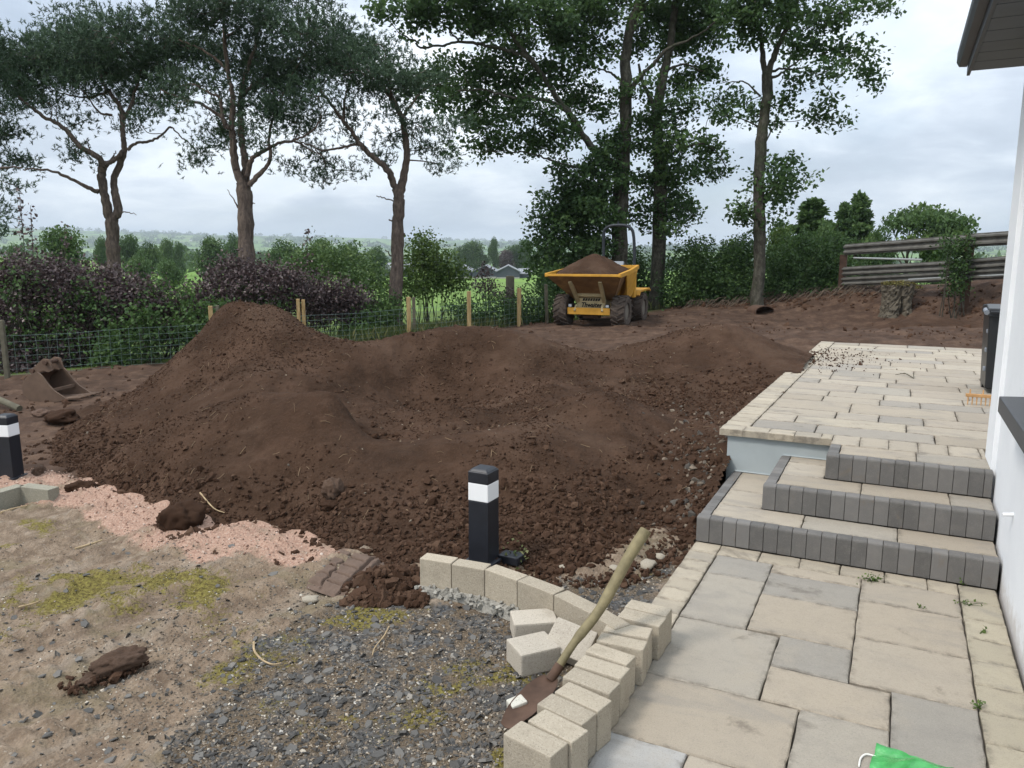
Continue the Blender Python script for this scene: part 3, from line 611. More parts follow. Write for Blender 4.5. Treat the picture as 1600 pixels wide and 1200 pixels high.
# ================================================================== PAVING, STEPS, HOUSE
def m_slab(n, b):
    co, oi = n.rndco(); base = oi.outputs['Color']
    st = n.noise(1.0, 4, .55, n.scaled(co, (1.4, 3.6, 1)), .9)
    c = n.mix(n.math('MULTIPLY', n.smooth(st, .48, .70), .5), base, (.225, .21, .19))
    c = n.mix(n.math('MULTIPLY', n.smooth(n.noise(3.5, 6, .6, co), .5, .75), .35), c, (.36, .31, .24))
    fine = n.noise(150, 4, .75, co)
    c = n.mix(n.math('MULTIPLY', n.smooth(fine, .5, .8), .35), c, (.5, .45, .37)); c = n.mix(n.math('MULTIPLY', n.smooth(fine, .48, .28), .45), c, (.12, .11, .095))
    c = n.mix(n.math('MULTIPLY', n.smooth(n.noise(11, 7, .72, co), .45, .7), .30), c, n.mix(.5, c, (.16, .15, .135)))
    dirt = n.noise(2.2, 8, .7, n.vmath('ADD', co, (4, 9, 2)), .5)
    c = n.mix(n.math('MULTIPLY', n.smooth(dirt, .575, .70), .5), c, (.085, .07, .055))
    rim = n.math('MULTIPLY', n.attr('rim', 'Fac'), n.smooth(n.noise(13, 6, .7, n.vmath('ADD', co, (1, 8, 3))), .42, .66)); c = n.mix(n.math('MULTIPLY', rim, .55), c, (.10, .085, .068))
    n.l.new(c, b.inputs['Base Color']); b.inputs['Roughness'].default_value = .85; b.inputs['Specular IOR Level'].default_value = .25
    h = n.math('ADD', n.noise(26, 8, .65, co), n.math('MULTIPLY', fine, .5)); n.l.new(n.bump(h, .55, .008), b.inputs['Normal'])
mat('paving_stone', m_slab)
def m_block(n, b):
    co, oi = n.rndco(); base = oi.outputs['Color']
    sp = n.noise(105, 5, .85, co); c = n.mix(n.smooth(sp, .54, .68), base, n.mix(.6, base, (.62, .57, .48)))
    c = n.mix(n.math('MULTIPLY', n.smooth(sp, .46, .33), .8), c, n.mix(.6, base, (.05, .045, .04)))
    pit = n.voro(70, co, 'F1', 0); c = n.mix(n.math('MULTIPLY', n.smooth(pit, .22, .1), .6), c, (.10, .085, .065))
    c = n.mix(n.math('MULTIPLY', n.smooth(n.noise(7, 7, .7, co), .5, .72), .45), c, n.mix(.5, base, (.1, .085, .06)))
    n.l.new(c, b.inputs['Base Color']); b.inputs['Roughness'].default_value = .9; b.inputs['Specular IOR Level'].default_value = .2
    n.l.new(n.bump(n.math('ADD', sp, n.noise(40, 6, .7, co)), .6, .007), b.inputs['Normal'])
mat('concrete_block', m_block)
def m_edge(n, b):
    co, oi = n.rndco(); base = oi.outputs['Color']; c = n.mix(n.math('MULTIPLY', n.smooth(n.noise(14, 6, .65, co), .42, .7), .4), base, n.mix(.5, base, (.24, .22, .2)))
    c = n.mix(n.math('MULTIPLY', n.smooth(n.noise(160, 3, .7, co), .52, .75), .35), c, (.26, .25, .235)); c = n.mix(n.math('MULTIPLY', n.smooth(n.noise(4.5, 7, .7, co, .4), .56, .7), .45), c, (.17, .135, .10))
    n.l.new(c, b.inputs['Base Color']); b.inputs['Roughness'].default_value = .85; n.l.new(n.bump(n.noise(60, 6, .75, co), .4, .005), b.inputs['Normal'])
mat('edging_concrete', m_edge)
mat('mortar_bed', col=(.07, .06, .048), rough=.95, var=.4, vscale=30, bump=.6, bscale=120)
mat('grey_render', col=(.36, .40, .41), rough=.85, var=.10, vscale=3, bump=.15, bscale=140)
TAN = (.338, .292, .230); TAN2 = (.366, .320, .256); GREY = (.262, .243, .212); GREY2 = (.315, .285, .238); BLUE = (.345, .338, .322); CREAM = (.395, .345, .268); CHAR = (.135, .130, .124)
prs = random.Random(11)
def shade(c, k=.08):
    f = 1 + prs.uniform(-k, k); return (c[0] * f, c[1] * f, c[2] * f, 1)
def slab_mesh(name, w, d, t, ch=.006, jit=.0032, step=.06):
    def side(n, a, b): return [(a[0] + (b[0] - a[0]) * i / n, a[1] + (b[1] - a[1]) * i / n) for i in range(n)]
    c = [(-w / 2, -d / 2), (w / 2, -d / 2), (w / 2, d / 2), (-w / 2, d / 2)]; P = []
    for k in range(4):
        L = math.dist(c[k], c[(k + 1) % 4]); P += side(max(2, int(L / step)), c[k], c[(k + 1) % 4])
    n = len(P); V = []; F = []
    P = [(x + prs.uniform(-jit, jit), y + prs.uniform(-jit, jit)) for x, y in P]
    sx, sy = (w / 2 - ch) / (w / 2), (d / 2 - ch) / (d / 2)
    ins = min(.035, .3 * min(w, d)); ix, iy = (w / 2 - ins) / (w / 2), (d / 2 - ins) / (d / 2)
    V += [(x * ix, y * iy, prs.uniform(-.0006, .0006)) for x, y in P] + [(x * sx, y * sy, prs.uniform(-.0008, .0002)) for x, y in P] + [(x, y, -ch * prs.uniform(.5, 1.5)) for x, y in P] + [(x, y, -t) for x, y in P]
    F.append(tuple(range(n)))
    for a in (0, n, 2 * n):
        for i in range(n): F.append((a + n + i, a + n + (i + 1) % n, a + (i + 1) % n, a + i))
    me = bpy.data.meshes.new(name); me.from_pydata(V, [], F); at = me.attributes.new('rim', 'FLOAT', 'POINT'); at.data.foreach_set('value', np.array([0.0] * n + [1.0] * (3 * n), np.float32)); me.update(); return me
def slab(name, x0, x1, y0, y1, z, t, col, parent, m='paving_stone', gap=.007, tilt=.002, ch=.006):
    y0, y1 = min(y0, y1), max(y0, y1)
    o = link(name, slab_mesh(name, x1 - x0 - gap, y1 - y0 - gap, t, ch), MATS[m], parent, ((x0 + x1) / 2, (y0 + y1) / 2, z + prs.uniform(-.0015, .0015)),
             (prs.uniform(-tilt, tilt), prs.uniform(-tilt, tilt), 0))
    o.color = shade(col); return o
FRAME = (float(ORG[0]), float(ORG[1]), 0.0)

# lower path ---------------------------------------------------------------------------------
path = MB().prism([(.012, .3), (.012, -1.7), (.3, -3.3), (.3, -7.9), (1.995, -7.9), (1.995, .3)], 'z', -.3, -.022).build('garden_path', MATS['mortar_bed'], None, FRAME, (0, 0, -_YAW))
tag(path, kind='structure')
L = [(.206, .605, -.2, -.556, GREY), (.206, .605, -.556, -1.297, GREY2), (.605, 1.185, -.2, -.365, TAN), (.605, 1.185, -.365, -.742, GREY), (.605, 1.185, -.742, -1.278, TAN),
     (1.185, 1.765, -.2, -.56, TAN2), (1.185, 1.765, -.56, -1.10, TAN), (1.185, 1.765, -1.10, -1.64, TAN2), (.206, .795, -1.297, -2.02, GREY2), (.795, 1.185, -1.278, -1.655, GREY),
     (.795, 1.383, -1.655, -2.01, TAN), (1.383, 1.765, -1.64, -2.42, GREY), (.206, .985, -2.02, -2.595, TAN), (.985, 1.383, -2.01, -2.6, GREY2), (1.383, 1.765, -2.42, -3.0, TAN),
     (.206, .585, -2.595, -3.2, BLUE), (.585, 1.383, -2.6, -3.0, TAN2)]
yy = -3.0
for k in range(8):
    y2 = yy - [.56, .37, .74][k % 3]
    xs_ = [.31, .80, 1.18, 1.765] if k % 2 else [.31, 1.0, 1.4, 1.765]
    for a, c in zip(xs_[:-1], xs_[1:]): L.append((a, c, yy if not (k == 0 and a < .5) else -3.2, y2, [TAN, GREY, TAN2, GREY2][(k + int(a * 10)) % 4]))
    yy = y2
    if yy < -7: break
for x0, x1, a, c, col in L: slab('paving_slab', x0, x1, a, c, 0, .05, col, path)
# borders: row along the steps, left side, right side against the wall
x = .0
while x < 1.76:
    w = .2 if x == 0 else prs.uniform(.26, .30); x2 = min(x + w, 1.765); slab('border_stone', x, x2, -.003, -.195, -.001, .05, CREAM, path, gap=.005); x = x2
for k in range(9): slab('border_stone', .0, .2, -.197 - k * .18, -.197 - (k + 1) * .18, -.001, .05, CREAM, path, gap=.005)
y = -.003
while y > -7: slab('border_stone', 1.768, 1.99, y, y - .272, -.001, .05, (.37, .33, .25), path, gap=.006); y -= .272

# steps ---------------------------------------------------------------------------------------
steps = empty('garden_steps', FRAME, -_YAW); tag(steps, 'three garden steps edged in charcoal blocks with cream treads, rising to the terrace', 'steps')
RIS, GO, IN = .2, .40, .42; XW = 1.996
MB().prism([(.03, .03), (.03, 1.36), (.2, 1.36), (XW, 1.36), (XW, .03)], 'z', -.25, RIS - .055).build('step_core', MATS['mortar_bed'], steps)
MB().prism([(IN + .03, GO + .03), (IN + .03, 1.36), (XW, 1.36), (XW, GO + .03)], 'z', .15, 2 * RIS - .055).build('step_core', MATS['mortar_bed'], steps)
MB().prism([(2 * IN + .03, 2 * GO + .03), (2 * IN + .03, 1.5), (XW, 1.5), (XW, 2 * GO + .03)], 'z', .35, 3 * RIS - .055).build('step_core', MATS['mortar_bed'], steps)
def edge_block(w, d, h):
    m = MB(); r = .018; prof = [(0, -h), (0, -r), (.004, -.007), (r, 0), (d, 0), (d, -h)]
    m.prism(prof, 'x', -w / 2 + .0015, w / 2 - .0015); ob = m.build('edging_block', MATS['edging_concrete'], steps, bevel=.0025, seg=1); return ob
proto = edge_block(.1, .085, RIS - .002); used = False
def put_edge(x, y, z, rz, w=None):
    global used
    if w is not None and abs(w - .1) > .004: o = edge_block(w, .085, RIS - .002)
    elif not used: o = proto; used = True
    else: o = proto.copy(); COL.objects.link(o); o.parent = steps
    o.location = (x, y, z + prs.uniform(-.001, .001)); o.rotation_euler = (0, 0, rz + prs.uniform(-.006, .006)); o.color = shade(CHAR, .22)
for k in range(3):
    x0, y0, z = IN * k, GO * k, RIS * (k + 1); x = x0
    while x < XW - .02:
        w = .1 if x + .1 < XW else XW - x - .002; put_edge(x + w / 2, y0, z, 0, w); x += .1
    # the side of the step, a run of the same blocks seen on their tops
    y = y0 + .086; end = 1.42 if k < 2 else 1.21
    while y < end - .02:
        w = min(.1, end - y); put_edge(x0, y + w / 2, z, -math.pi / 2, w); y += .1
    # treads
    yb = y0 + GO if k < 2 else 1.212
    xs_ = [x0 + .088, x0 + .088 + .66 - .05 * k, x0 + .088 + 1.30 - .09 * k, XW - .002]
    xs_ = [q for q in xs_ if q < XW - .05] + [XW - .002]
    for a, c in zip(xs_[:-1], xs_[1:]): slab('tread_slab', a, c, y0 + .088, yb + (.0 if k < 2 else 0), z - .001, .05, [TAN2, TAN, TAN2, GREY2][prs.randrange(4)], steps, gap=.006)
    if k < 2:      # the tread runs on past the end of the next step, back to the terrace wall
        slab('tread_slab', x0 + .088, x0 + IN - .003, yb, yb + .42, z - .001, .05, TAN2, steps, gap=.005); slab('tread_slab', x0 + .088, x0 + IN - .003, yb + .42, 1.42, z - .001, .05, TAN, steps, gap=.005)

# upper terrace -----------------------------------------------------------------------------
terr = empty('terrace', FRAME, -_YAW); tag(terr, kind='structure')
TZ = 3 * RIS
def xl(y): return -.13 + .0185 * (y - 1.42)
MB().prism([(xl(1.42) + .07, 1.425), (2 * IN + .03, 1.425), (XW + 3.2, 1.515), (XW + 3.2, 9.70), (xl(9.7) + .07, 9.70)], 'z', -.3, TZ - .065).build('rendered_wall', MATS['grey_render'], terr)
MB().prism([(xl(1.42) + .08, 1.435), (XW + 3.2, 1.525), (XW + 3.2, 9.68), (xl(9.7) + .08, 9.68)], 'z', TZ - .065, TZ - .028).build('mortar_bed', MATS['mortar_bed'], terr)
for a, c in (((.0, 1.42, RIS), (IN - .0, 1.42, RIS)), ((IN, 1.42, 2 * RIS), (2 * IN, 1.42, 2 * RIS))):
    MB().tube([(a[0] + .02, 1.419, a[2] + .004), (c[0] - .0, 1.419, c[2] + .004)], .008, 5).build('mortar_fillet', MATS['grey_render'], terr)
# coping along the front and the left side
x = xl(1.42)
while x < XW - .02:
    w = .222 if x > xl(1.42) else .21; x2 = min(x + w, XW - .004)
    if x < 2 * IN - .01:
        x2 = 2 * IN + .001 if x2 > 2 * IN - .08 else x2
        slab('coping_stone', x, x2, 1.385, 1.585, TZ + .002, .062, CREAM, terr, gap=.004, ch=.004)
    else: slab('coping_stone', x, x2, 1.215, 1.395 + .19, TZ - .0005, .05, TAN2, terr, gap=.005)
    x = x2
y = 1.587
while y < 9.62:
    y2 = min(y + .20, 9.72); x = xl((y + y2) / 2); slab('coping_stone', x, x + .235, y, y2, TZ + .002, .062, shade(CREAM, .1)[:3], terr, gap=.004, ch=.004); y = y2
# paving of the terrace
y = 1.59; rowk = 0
rows = [.38, .37, .37, .56, .37, .38, .56, .37, .37, .56, .38, .37, .56, .37, .37, .56, .37, .38, .56]
while y < 9.55:
    d = rows[rowk % len(rows)]; y2 = min(y + d, 9.68)
    if 9.68 - y2 < .12: y2 = 9.68
    x = xl((y + y2) / 2) + .238; first = True; xm = XW + 3.1
    while x < xm - .02:
        w = prs.choice([.58, .78, .78, .58, .39, .97]); w = w * prs.uniform(.55, 1) if first else w; x2 = min(x + w, xm)
        if xm - x2 < .14: x2 = xm
        slab('paving_slab', x, x2, y, y2, TZ, .05, prs.choice([TAN, TAN2, TAN2, (.33, .285, .228), (.30, .272, .232), GREY2, (.37, .325, .255)]), terr, gap=.010); x = x2; first = False
    y = y2; rowk += 1

# house ---------------------------------------------------------------------------------------
def m_white(n, b):
    co = n.objco(); c = n.ramp(n.noise(2.5, 6, .6, co), [(.3, (.74, .755, .78)), (.7, (.80, .815, .835))])
    c = n.mix(n.math('MULTIPLY', n.smooth(n.noise(5, 7, .7, n.scaled(co, (1, 1, .35))), .6, .8), .12), c, (.5, .48, .43))
    sz = n.new('ShaderNodeSeparateXYZ'); n.l.new(co, sz.inputs[0]); hgt = n.math('ADD', sz.outputs[2], n.math('MULTIPLY', n.noise(9, 7, .75, co), -.5))
    c = n.mix(n.math('MULTIPLY', n.smooth(hgt, -.06, -.26), .45), c, (.36, .28, .20))
    n.l.new(c, b.inputs['Base Color']); b.inputs['Roughness'].default_value = .75; n.l.new(n.bump(n.noise(170, 4, .7, co), .18, .003), b.inputs['Normal'])
mat('white_render', m_white)
mat('dark_trim', col=(.05, .055, .064), rough=.45, var=.12, vscale=6)
mat('soffit_board', col=(.085, .095, .105), rough=.5, var=.1, vscale=5)
mat('pvc_white', col=(.78, .79, .8), rough=.35, spec=.5)
mat('window_glass', col=(.02, .025, .03), rough=.05, spec=.8)
house = empty('house', FRAME, -_YAW); tag(house, 'white rendered house wall with dark sill and dark eaves', 'house')
YC = 1.33
wm = MB()
wm.prism([(2.012, -3.6), (2.012, -1.9), (2.012, -.02), (2.012, YC - .004), (5.3, YC - .004), (5.3, -3.6)], 'z', -.3, 1.22)      # below the sill
wm.prism([(2.012, -.02), (2.012, YC - .004), (5.3, YC - .004), (5.3, -.02)], 'z', 1.22, 3.72)                              # beside the window
wm.prism([(2.012, -3.6), (2.012, -1.9), (5.3, -1.9), (5.3, -3.6)], 'z', 1.22, 3.72)
wm.prism([(2.012, -1.9), (2.012, -.02), (5.3, -.02), (5.3, -1.9)], 'z', 2.9, 3.72)
wm.prism([(2.13, -1.9), (2.13, -.02), (5.3, -.02), (5.3, -1.9)], 'z', 1.22, 2.9)
wm.build('wall', MATS['white_render'], house)
MB().box((2.006, YC - .22, 1.71), (.05, .44, 4.02)).build('corner_band', MATS['white_render'], house, bevel=.008)
wf = MB(); wf.box((2.10, -.96, 1.285), (.06, 1.86, .07)); wf.box((2.10, -.96, 2.86), (.06, 1.86, .07)); wf.box((2.10, -.06, 2.07), (.06, .07, 1.5)); wf.box((2.10, -1.86, 2.07), (.06, .07, 1.5)); wf.box((2.10, -.96, 2.07), (.06, .07, 1.5))
fr = wf.build('window', MATS['pvc_white'], house, bevel=.006)
for yq in (-.512, -1.408): MB().box((2.118, yq, 2.072), (.015, .82, 1.49)).build('pane', MATS['window_glass'], fr)
MB().prism([(1.875, 1.22), (2.10, 1.22), (2.10, 1.33), (1.875, 1.318)], 'y', -2.0, -.17 + .03).build('window_sill', MATS['dark_trim'], house, bevel=.006)
MB().tube([(2.02, -.19, .585), (1.955, -.19, .575)], .012, 10).build('overflow_pipe', MATS['pvc_white'], house, smooth=True)
# roof edge: gutter, fascia, boarded soffit
EZ = 3.66
MB().prism([(1.66, EZ + .02), (2.03, EZ + .02), (2.03, EZ + .05), (1.66, EZ + .05)], 'y', -3.6, 1.86).build('soffit', MATS['soffit_board'], house)
for k in range(17): MB().box((1.845, 1.7 - .31 * k, EZ + .017), (.36, .30, .012)).build('soffit_plank', MATS['soffit_board'], house, bevel=.003)
MB().box((1.645, -.85, EZ + .085), (.024, 5.5, .21)).build('fascia', MATS['dark_trim'], house, bevel=.004)
gp = [(1.555, EZ + .175), (1.555, EZ + .10), (1.575, EZ + .065), (1.632, EZ + .06), (1.632, EZ + .175)]
MB().prism(gp, 'y', -3.6, 1.95).build('gutter', MATS['dark_trim'], house)
MB().box((1.86, 1.885, EZ + .04), (.41, .025, .05)).build('verge_trim', MATS['dark_trim'], house, bevel=.004)
rf = MB().prism([(1.60, EZ + .2), (3.7, EZ + 1.35), (5.8, EZ + .2), (5.8, EZ + .14), (3.7, EZ + 1.25), (1.60, EZ + .16)], 'y', -3.7, 1.9).build('roof', MATS['dark_trim'], house)
tag(fr, 'white framed window above the dark sill')

# ================================================================== COUNTRYSIDE BEYOND
def m_fields(n, b):
    co = n.objco(); s = n.new('ShaderNodeSeparateXYZ'); n.l.new(co, s.inputs[0])
    vc = n.new('ShaderNodeTexVoronoi', feature='F1'); vc.inputs['Scale'].default_value = .0058; wv = n.vmath('ADD', n.scaled(co, (1, .55, 0)), n.vmath('MULTIPLY', n.noise(.004, 2, .5, co, out=1), (60, 60, 0))); n.l.new(wv, vc.inputs['Vector'])
    f = n.new('ShaderNodeSeparateColor'); n.l.new(vc.outputs['Color'], f.inputs[0])
    c = n.ramp(f.outputs[0], [(0, (.095, .19, .035)), (.3, (.13, .235, .045)), (.55, (.17, .27, .06)), (.72, (.12, .2, .05)), (.85, (.24, .27, .11)), (1, (.10, .17, .04))])
    c = n.mix(.35, c, n.ramp(n.noise(.05, 6, .65, co), [(.3, (.07, .13, .03)), (.7, (.19, .27, .07))]))
    ve = n.new('ShaderNodeTexVoronoi', feature='DISTANCE_TO_EDGE'); ve.inputs['Scale'].default_value = .0058; n.l.new(wv, ve.inputs['Vector'])
    hedge = n.smooth(ve.outputs['Distance'], .055, .03)
    wood = n.smooth(n.noise(.0032, 6, .6, co), .54, .58)
    far = n.smooth(s.outputs[1], 900, 1600)
    c = n.mix(n.math('MULTIPLY', n.math('MAXIMUM', hedge, wood), far), c, (.03, .05, .02))
    n.l.new(c, b.inputs['Base Color']); b.inputs['Roughness'].default_value = .95; b.inputs['Specular IOR Level'].default_value = .1
    n.l.new(n.bump(n.noise(2.5, 5, .7, co), .6, .15), b.inputs['Normal'])
mat('field_grass', m_fields)
r = 43 * np.exp(np.linspace(0, math.log(9000 / 43), 190)); az = np.radians(np.concatenate([np.arange(-180, -62, 8), np.arange(-62, 62, .5), np.arange(62, 181, 8)]))
U, V, F = polar(r, az); u, v = U.ravel(), V.ravel()
fz = far_z(u, v) - .25 * (1 - sstep(np.hypot(u, v), 44, 60))
tag(link('fields', mesh_np('fields', np.stack([u, v, fz], 1), F, True), MATS['field_grass']), kind='structure')

# ------------------------------------------------------------------ leaf builders
def leaf_mat(name, dark, mid, light, trans=.25, rough=.6, spec=.25):
    m = bpy.data.materials.new(name); m.use_nodes = True; MATS[name] = m
    n = NT(m.node_tree); b = m.node_tree.nodes['Principled BSDF']; out = m.node_tree.nodes['Material Output']
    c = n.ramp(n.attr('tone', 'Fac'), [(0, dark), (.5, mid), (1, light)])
    n.l.new(c, b.inputs['Base Color']); b.inputs['Roughness'].default_value = rough; b.inputs['Specular IOR Level'].default_value = spec
    t = n.new('ShaderNodeBsdfTranslucent'); n.l.new(n.mix(.5, c, light), t.inputs['Color'])
    mx = n.new('ShaderNodeMixShader'); mx.inputs[0].default_value = trans
    n.l.new(b.outputs[0], mx.inputs[1]); n.l.new(t.outputs[0], mx.inputs[2]); n.l.new(mx.outputs[0], out.inputs[0]); return m
leaf_mat('sycamore_leaf', (.023, .050, .020), (.050, .098, .034), (.105, .175, .055), .34)
leaf_mat('pine_needle', (.030, .056, .033), (.056, .098, .056), (.095, .15, .08), .16)
leaf_mat('beech_leaf', (.032, .021, .022), (.072, .047, .048), (.15, .11, .10), .12, .45, .4)
leaf_mat('hawthorn_leaf', (.022, .046, .016), (.048, .095, .030), (.10, .17, .045), .3)
leaf_mat('meadow_leaf', (.03, .06, .016), (.075, .13, .03), (.15, .21, .055), .3)
leaf_mat('woodland_leaf', (.030, .062, .022), (.065, .118, .038), (.12, .18, .055), .25)
leaf_mat('grass_blade', (.035, .060, .018), (.085, .125, .035), (.26, .25, .11), .3)
def m_bark(n, b):
    co = n.objco(); f = n.noise(6, 8, .7, n.scaled(co, (2.2, 2.2, .7)), .3)
    c = n.ramp(f, [(.3, (.060, .047, .040)), (.5, (.135, .105, .088)), (.7, (.24, .185, .15))]); n.l.new(c, b.inputs['Base Color']); b.inputs['Roughness'].default_value = .95; b.inputs['Specular IOR Level'].default_value = .1
    n.l.new(n.bump(n.math('ADD', f, n.noise(22, 6, .7, n.scaled(co, (1.5, 1.5, .5)))), .9, .05), b.inputs['Normal'])
mat('pine_bark', m_bark)
def m_bark2(n, b):
    co = n.objco(); f = n.noise(5, 8, .7, n.scaled(co, (1.6, 1.6, .9)), .3)
    c = n.ramp(f, [(.3, (.028, .026, .020)), (.5, (.065, .060, .048)), (.72, (.13, .125, .10))]); c = n.mix(n.math('MULTIPLY', n.smooth(n.noise(1.4, 5, .6, co), .5, .7), .5), c, (.035, .05, .02))
    n.l.new(c, b.inputs['Base Color']); b.inputs['Roughness'].default_value = .95; b.inputs['Specular IOR Level'].default_value = .1; n.l.new(n.bump(n.noise(16, 7, .7, co), .8, .03), b.inputs['Normal'])
mat('sycamore_bark', m_bark2)

LEAF5 = np.array([(0, 0, 0), (.42, .30, .06), (.30, .72, .02), (0, 1.0, -.08), (-.30, .72, .02), (-.42, .30, .06)]); LEAF5F = np.array([(0, 1, 2, 3), (0, 3, 4, 5)])
KITE = np.array([(0, 0, 0), (.36, .45, .05), (0, 1.0, -.06), (-.36, .45, .05)]); KITEF = np.array([(0, 1, 2, 3)])
def basis(nrm, rng):
    """random frames whose z follows nrm"""
    nrm = nrm / np.maximum(1e-6, np.linalg.norm(nrm, axis=1))[:, None]
    t = rng.normal(size=nrm.shape); t -= (t * nrm).sum(1)[:, None] * nrm; t /= np.maximum(1e-6, np.linalg.norm(t, axis=1))[:, None]
    return np.stack([np.cross(t, nrm), t, nrm], -1)
def leaves(name, pos, size, rng, tone, shape='kite', up=.55, material=None, parent=None, R=None):
    BV, BF = (KITE, KITEF) if shape == 'kite' else (LEAF5, LEAF5F)
    n = len(pos)
    if R is None:
        nr = rng.normal(size=(n, 3)) * .75; nr[:, 2] += up; R = basis(nr, rng)
    B = np.einsum('nij,bj->nbi', R, BV) * np.asarray(size)[:, None, None] + pos[:, None]; nb = len(BV)
    Fc = (BF[None] + (np.arange(n) * nb)[:, None, None]).reshape(-1, BF.shape[1])
    return link(name, mesh_np(name, B.reshape(-1, 3), Fc, False, {'tone': np.repeat(tone, nb)}), material, parent)
def spline(pts, sub=5):
    P = np.asarray(pts, float); P = np.vstack([2 * P[0] - P[1], P, 2 * P[-1] - P[-2]]); out = []
    for i in range(1, len(P) - 2):
        for t in np.linspace(0, 1, sub, endpoint=False):
            a, b_, c, d = P[i - 1], P[i], P[i + 1], P[i + 2]
            out.append(.5 * ((2 * b_) + (-a + c) * t + (2 * a - 5 * b_ + 4 * c - d) * t * t + (-a + 3 * b_ - 3 * c + d) * t ** 3))
    return np.array(out + [P[-2]])

class Tree:
    """trunk and limbs surveyed from picture lines at a depth, crown as leaf clusters hung on twigs"""
    def __init__(self, v, seed): self.v = v; self.rng = np.random.default_rng(seed); self.mb = MB(); self.nodes = []; self.cl = []; self.d = []
    def limb(self, pts, r0, r1, dv0=0.0, dv1=0.0, seg=9, wob=.0):
        n = len(pts); P = np.array([at_v(p[0], p[1], self.v + dv0 + (dv1 - dv0) * i / max(1, n - 1)) for i, p in enumerate(pts)])
        return self.limb3(P, r0, r1, seg, wob)
    def limb3(self, P, r0, r1, seg=9, wob=0.0, keep=True):
        Q = spline(P, 5); k = len(Q); t = np.linspace(0, 1, k)
        if wob: Q[1:-1] += self.rng.normal(0, wob, (k - 2, 3))
        rad = (r0 + (r1 - r0) * t ** .7) * .86 * (1 + .06 * np.sin(t * 23 + self.rng.uniform(0, 6)))
        self.mb.tube(Q, list(rad), seg)
        if keep: self.nodes += [(q, rr) for q, rr in zip(Q, rad)]
        return Q
    def pad(self, px, py, rx, ry, dv=0.0, dens=1.0, branch=True, deep=1.0):
        c = at_v(px, py, self.v + dv); k = (self.v + dv) / 1216; R = np.array([rx * k, min(rx * k, 1.9) * deep, ry * k])
        if branch and self.nodes:
            P = np.array([q for q, _ in self.nodes]); w = np.linalg.norm((P - c) * [1, 1, 1.0], axis=1) + np.where(P[:, 2] > c[2] + .4, 1.2, 0)
            a = int(np.argmin(w)); s = P[a]; d = c - s; L = np.linalg.norm(d)
            if L > .25:
                m = s + d * .55 + np.array([self.rng.normal(0, .08 * L), self.rng.normal(0, .08 * L), -.06 * L + self.rng.normal(0, .05 * L)])
                rr = min(self.nodes[a][1] * .55, .018 + .012 * L); self.limb3([s, m, c], max(.016, rr), .012, 5, keep=True)
        self.d.append((c, R, dens))
    def crown(self, per_m2, spread, name, fn, twig=.008):
        rng = self.rng; C = []
        for c, R, dens in self.d:
            n = max(3, int(per_m2 * dens * R[0] * R[2] * math.pi * (0.6 + .4 * R[1])))
            q = rng.normal(size=(n, 3)); q /= np.linalg.norm(q, axis=1)[:, None]; q *= (rng.uniform(0, 1, n) ** .45)[:, None]
            # flat undersides, ragged outline
            q[:, 2] = np.where(q[:, 2] < 0, q[:, 2] * .78, q[:, 2]); p = c + q * R * (1 + .10 * rng.normal(size=(n, 1))); C.append(p)
            for e in p[rng.uniform(size=n) < .4]:
                m = (c + e) / 2 + rng.normal(0, .06, 3); self.mb.tube([c, m, e], [twig * 1.6, twig * 1.2, twig * .6], 3, cap=False)
        C = np.concatenate(C); return fn(C)
    def finish(self, name, label, cat, group, trunk_mat, bark_r=None):
        base = min((q for q, _ in self.nodes), key=lambda q: q[2]); t = empty(name, (0, 0, 0)); tag(t, label, cat, group)
        tr = self.mb.build('trunk', trunk_mat, t, smooth=True); return t

def syc_leaves(T, n_each, size, matname, parent, spread=.25):
    def fn(C):
        rng = T.rng; n = len(C) * n_each; off = np.clip(rng.normal(size=(n, 3)), -1.7, 1.7) * [spread, spread, spread * .72]; p = np.repeat(C, n_each, 0) + off
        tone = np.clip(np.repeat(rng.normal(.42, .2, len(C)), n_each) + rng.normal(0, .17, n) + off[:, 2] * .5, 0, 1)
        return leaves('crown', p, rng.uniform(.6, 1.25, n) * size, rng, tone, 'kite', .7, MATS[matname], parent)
    return fn
def pine_tufts(T, n_each, parent, spread=.25, k=10):
    def fn(C):
        rng = T.rng; n = len(C) * n_each; off = rng.normal(size=(n, 3)) * [spread, spread, spread * .6]; p = np.repeat(C, n_each, 0) + off
        ax = rng.normal(size=(n, 3)) * .55 + [0, 0, .75] + off * 1.4; ax /= np.linalg.norm(ax, axis=1)[:, None]
        d = ax[:, None] * .75 + rng.normal(size=(n, k, 3)) * .55; d /= np.linalg.norm(d, axis=2)[..., None]; L = rng.uniform(.08, .14, (n, k, 1))
        w = np.cross(d, rng.normal(size=(n, k, 3))); w /= np.maximum(1e-6, np.linalg.norm(w, axis=2))[..., None]
        st = p[:, None] + ax[:, None] * rng.uniform(-.05, .08, (n, k, 1)); V = np.stack([st - w * .013, st + w * .013, st + d * L], 2).reshape(-1, 3)
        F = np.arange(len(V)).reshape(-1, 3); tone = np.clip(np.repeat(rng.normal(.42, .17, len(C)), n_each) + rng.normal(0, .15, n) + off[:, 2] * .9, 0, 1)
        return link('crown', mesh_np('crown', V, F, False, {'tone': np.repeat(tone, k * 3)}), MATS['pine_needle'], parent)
    return fn

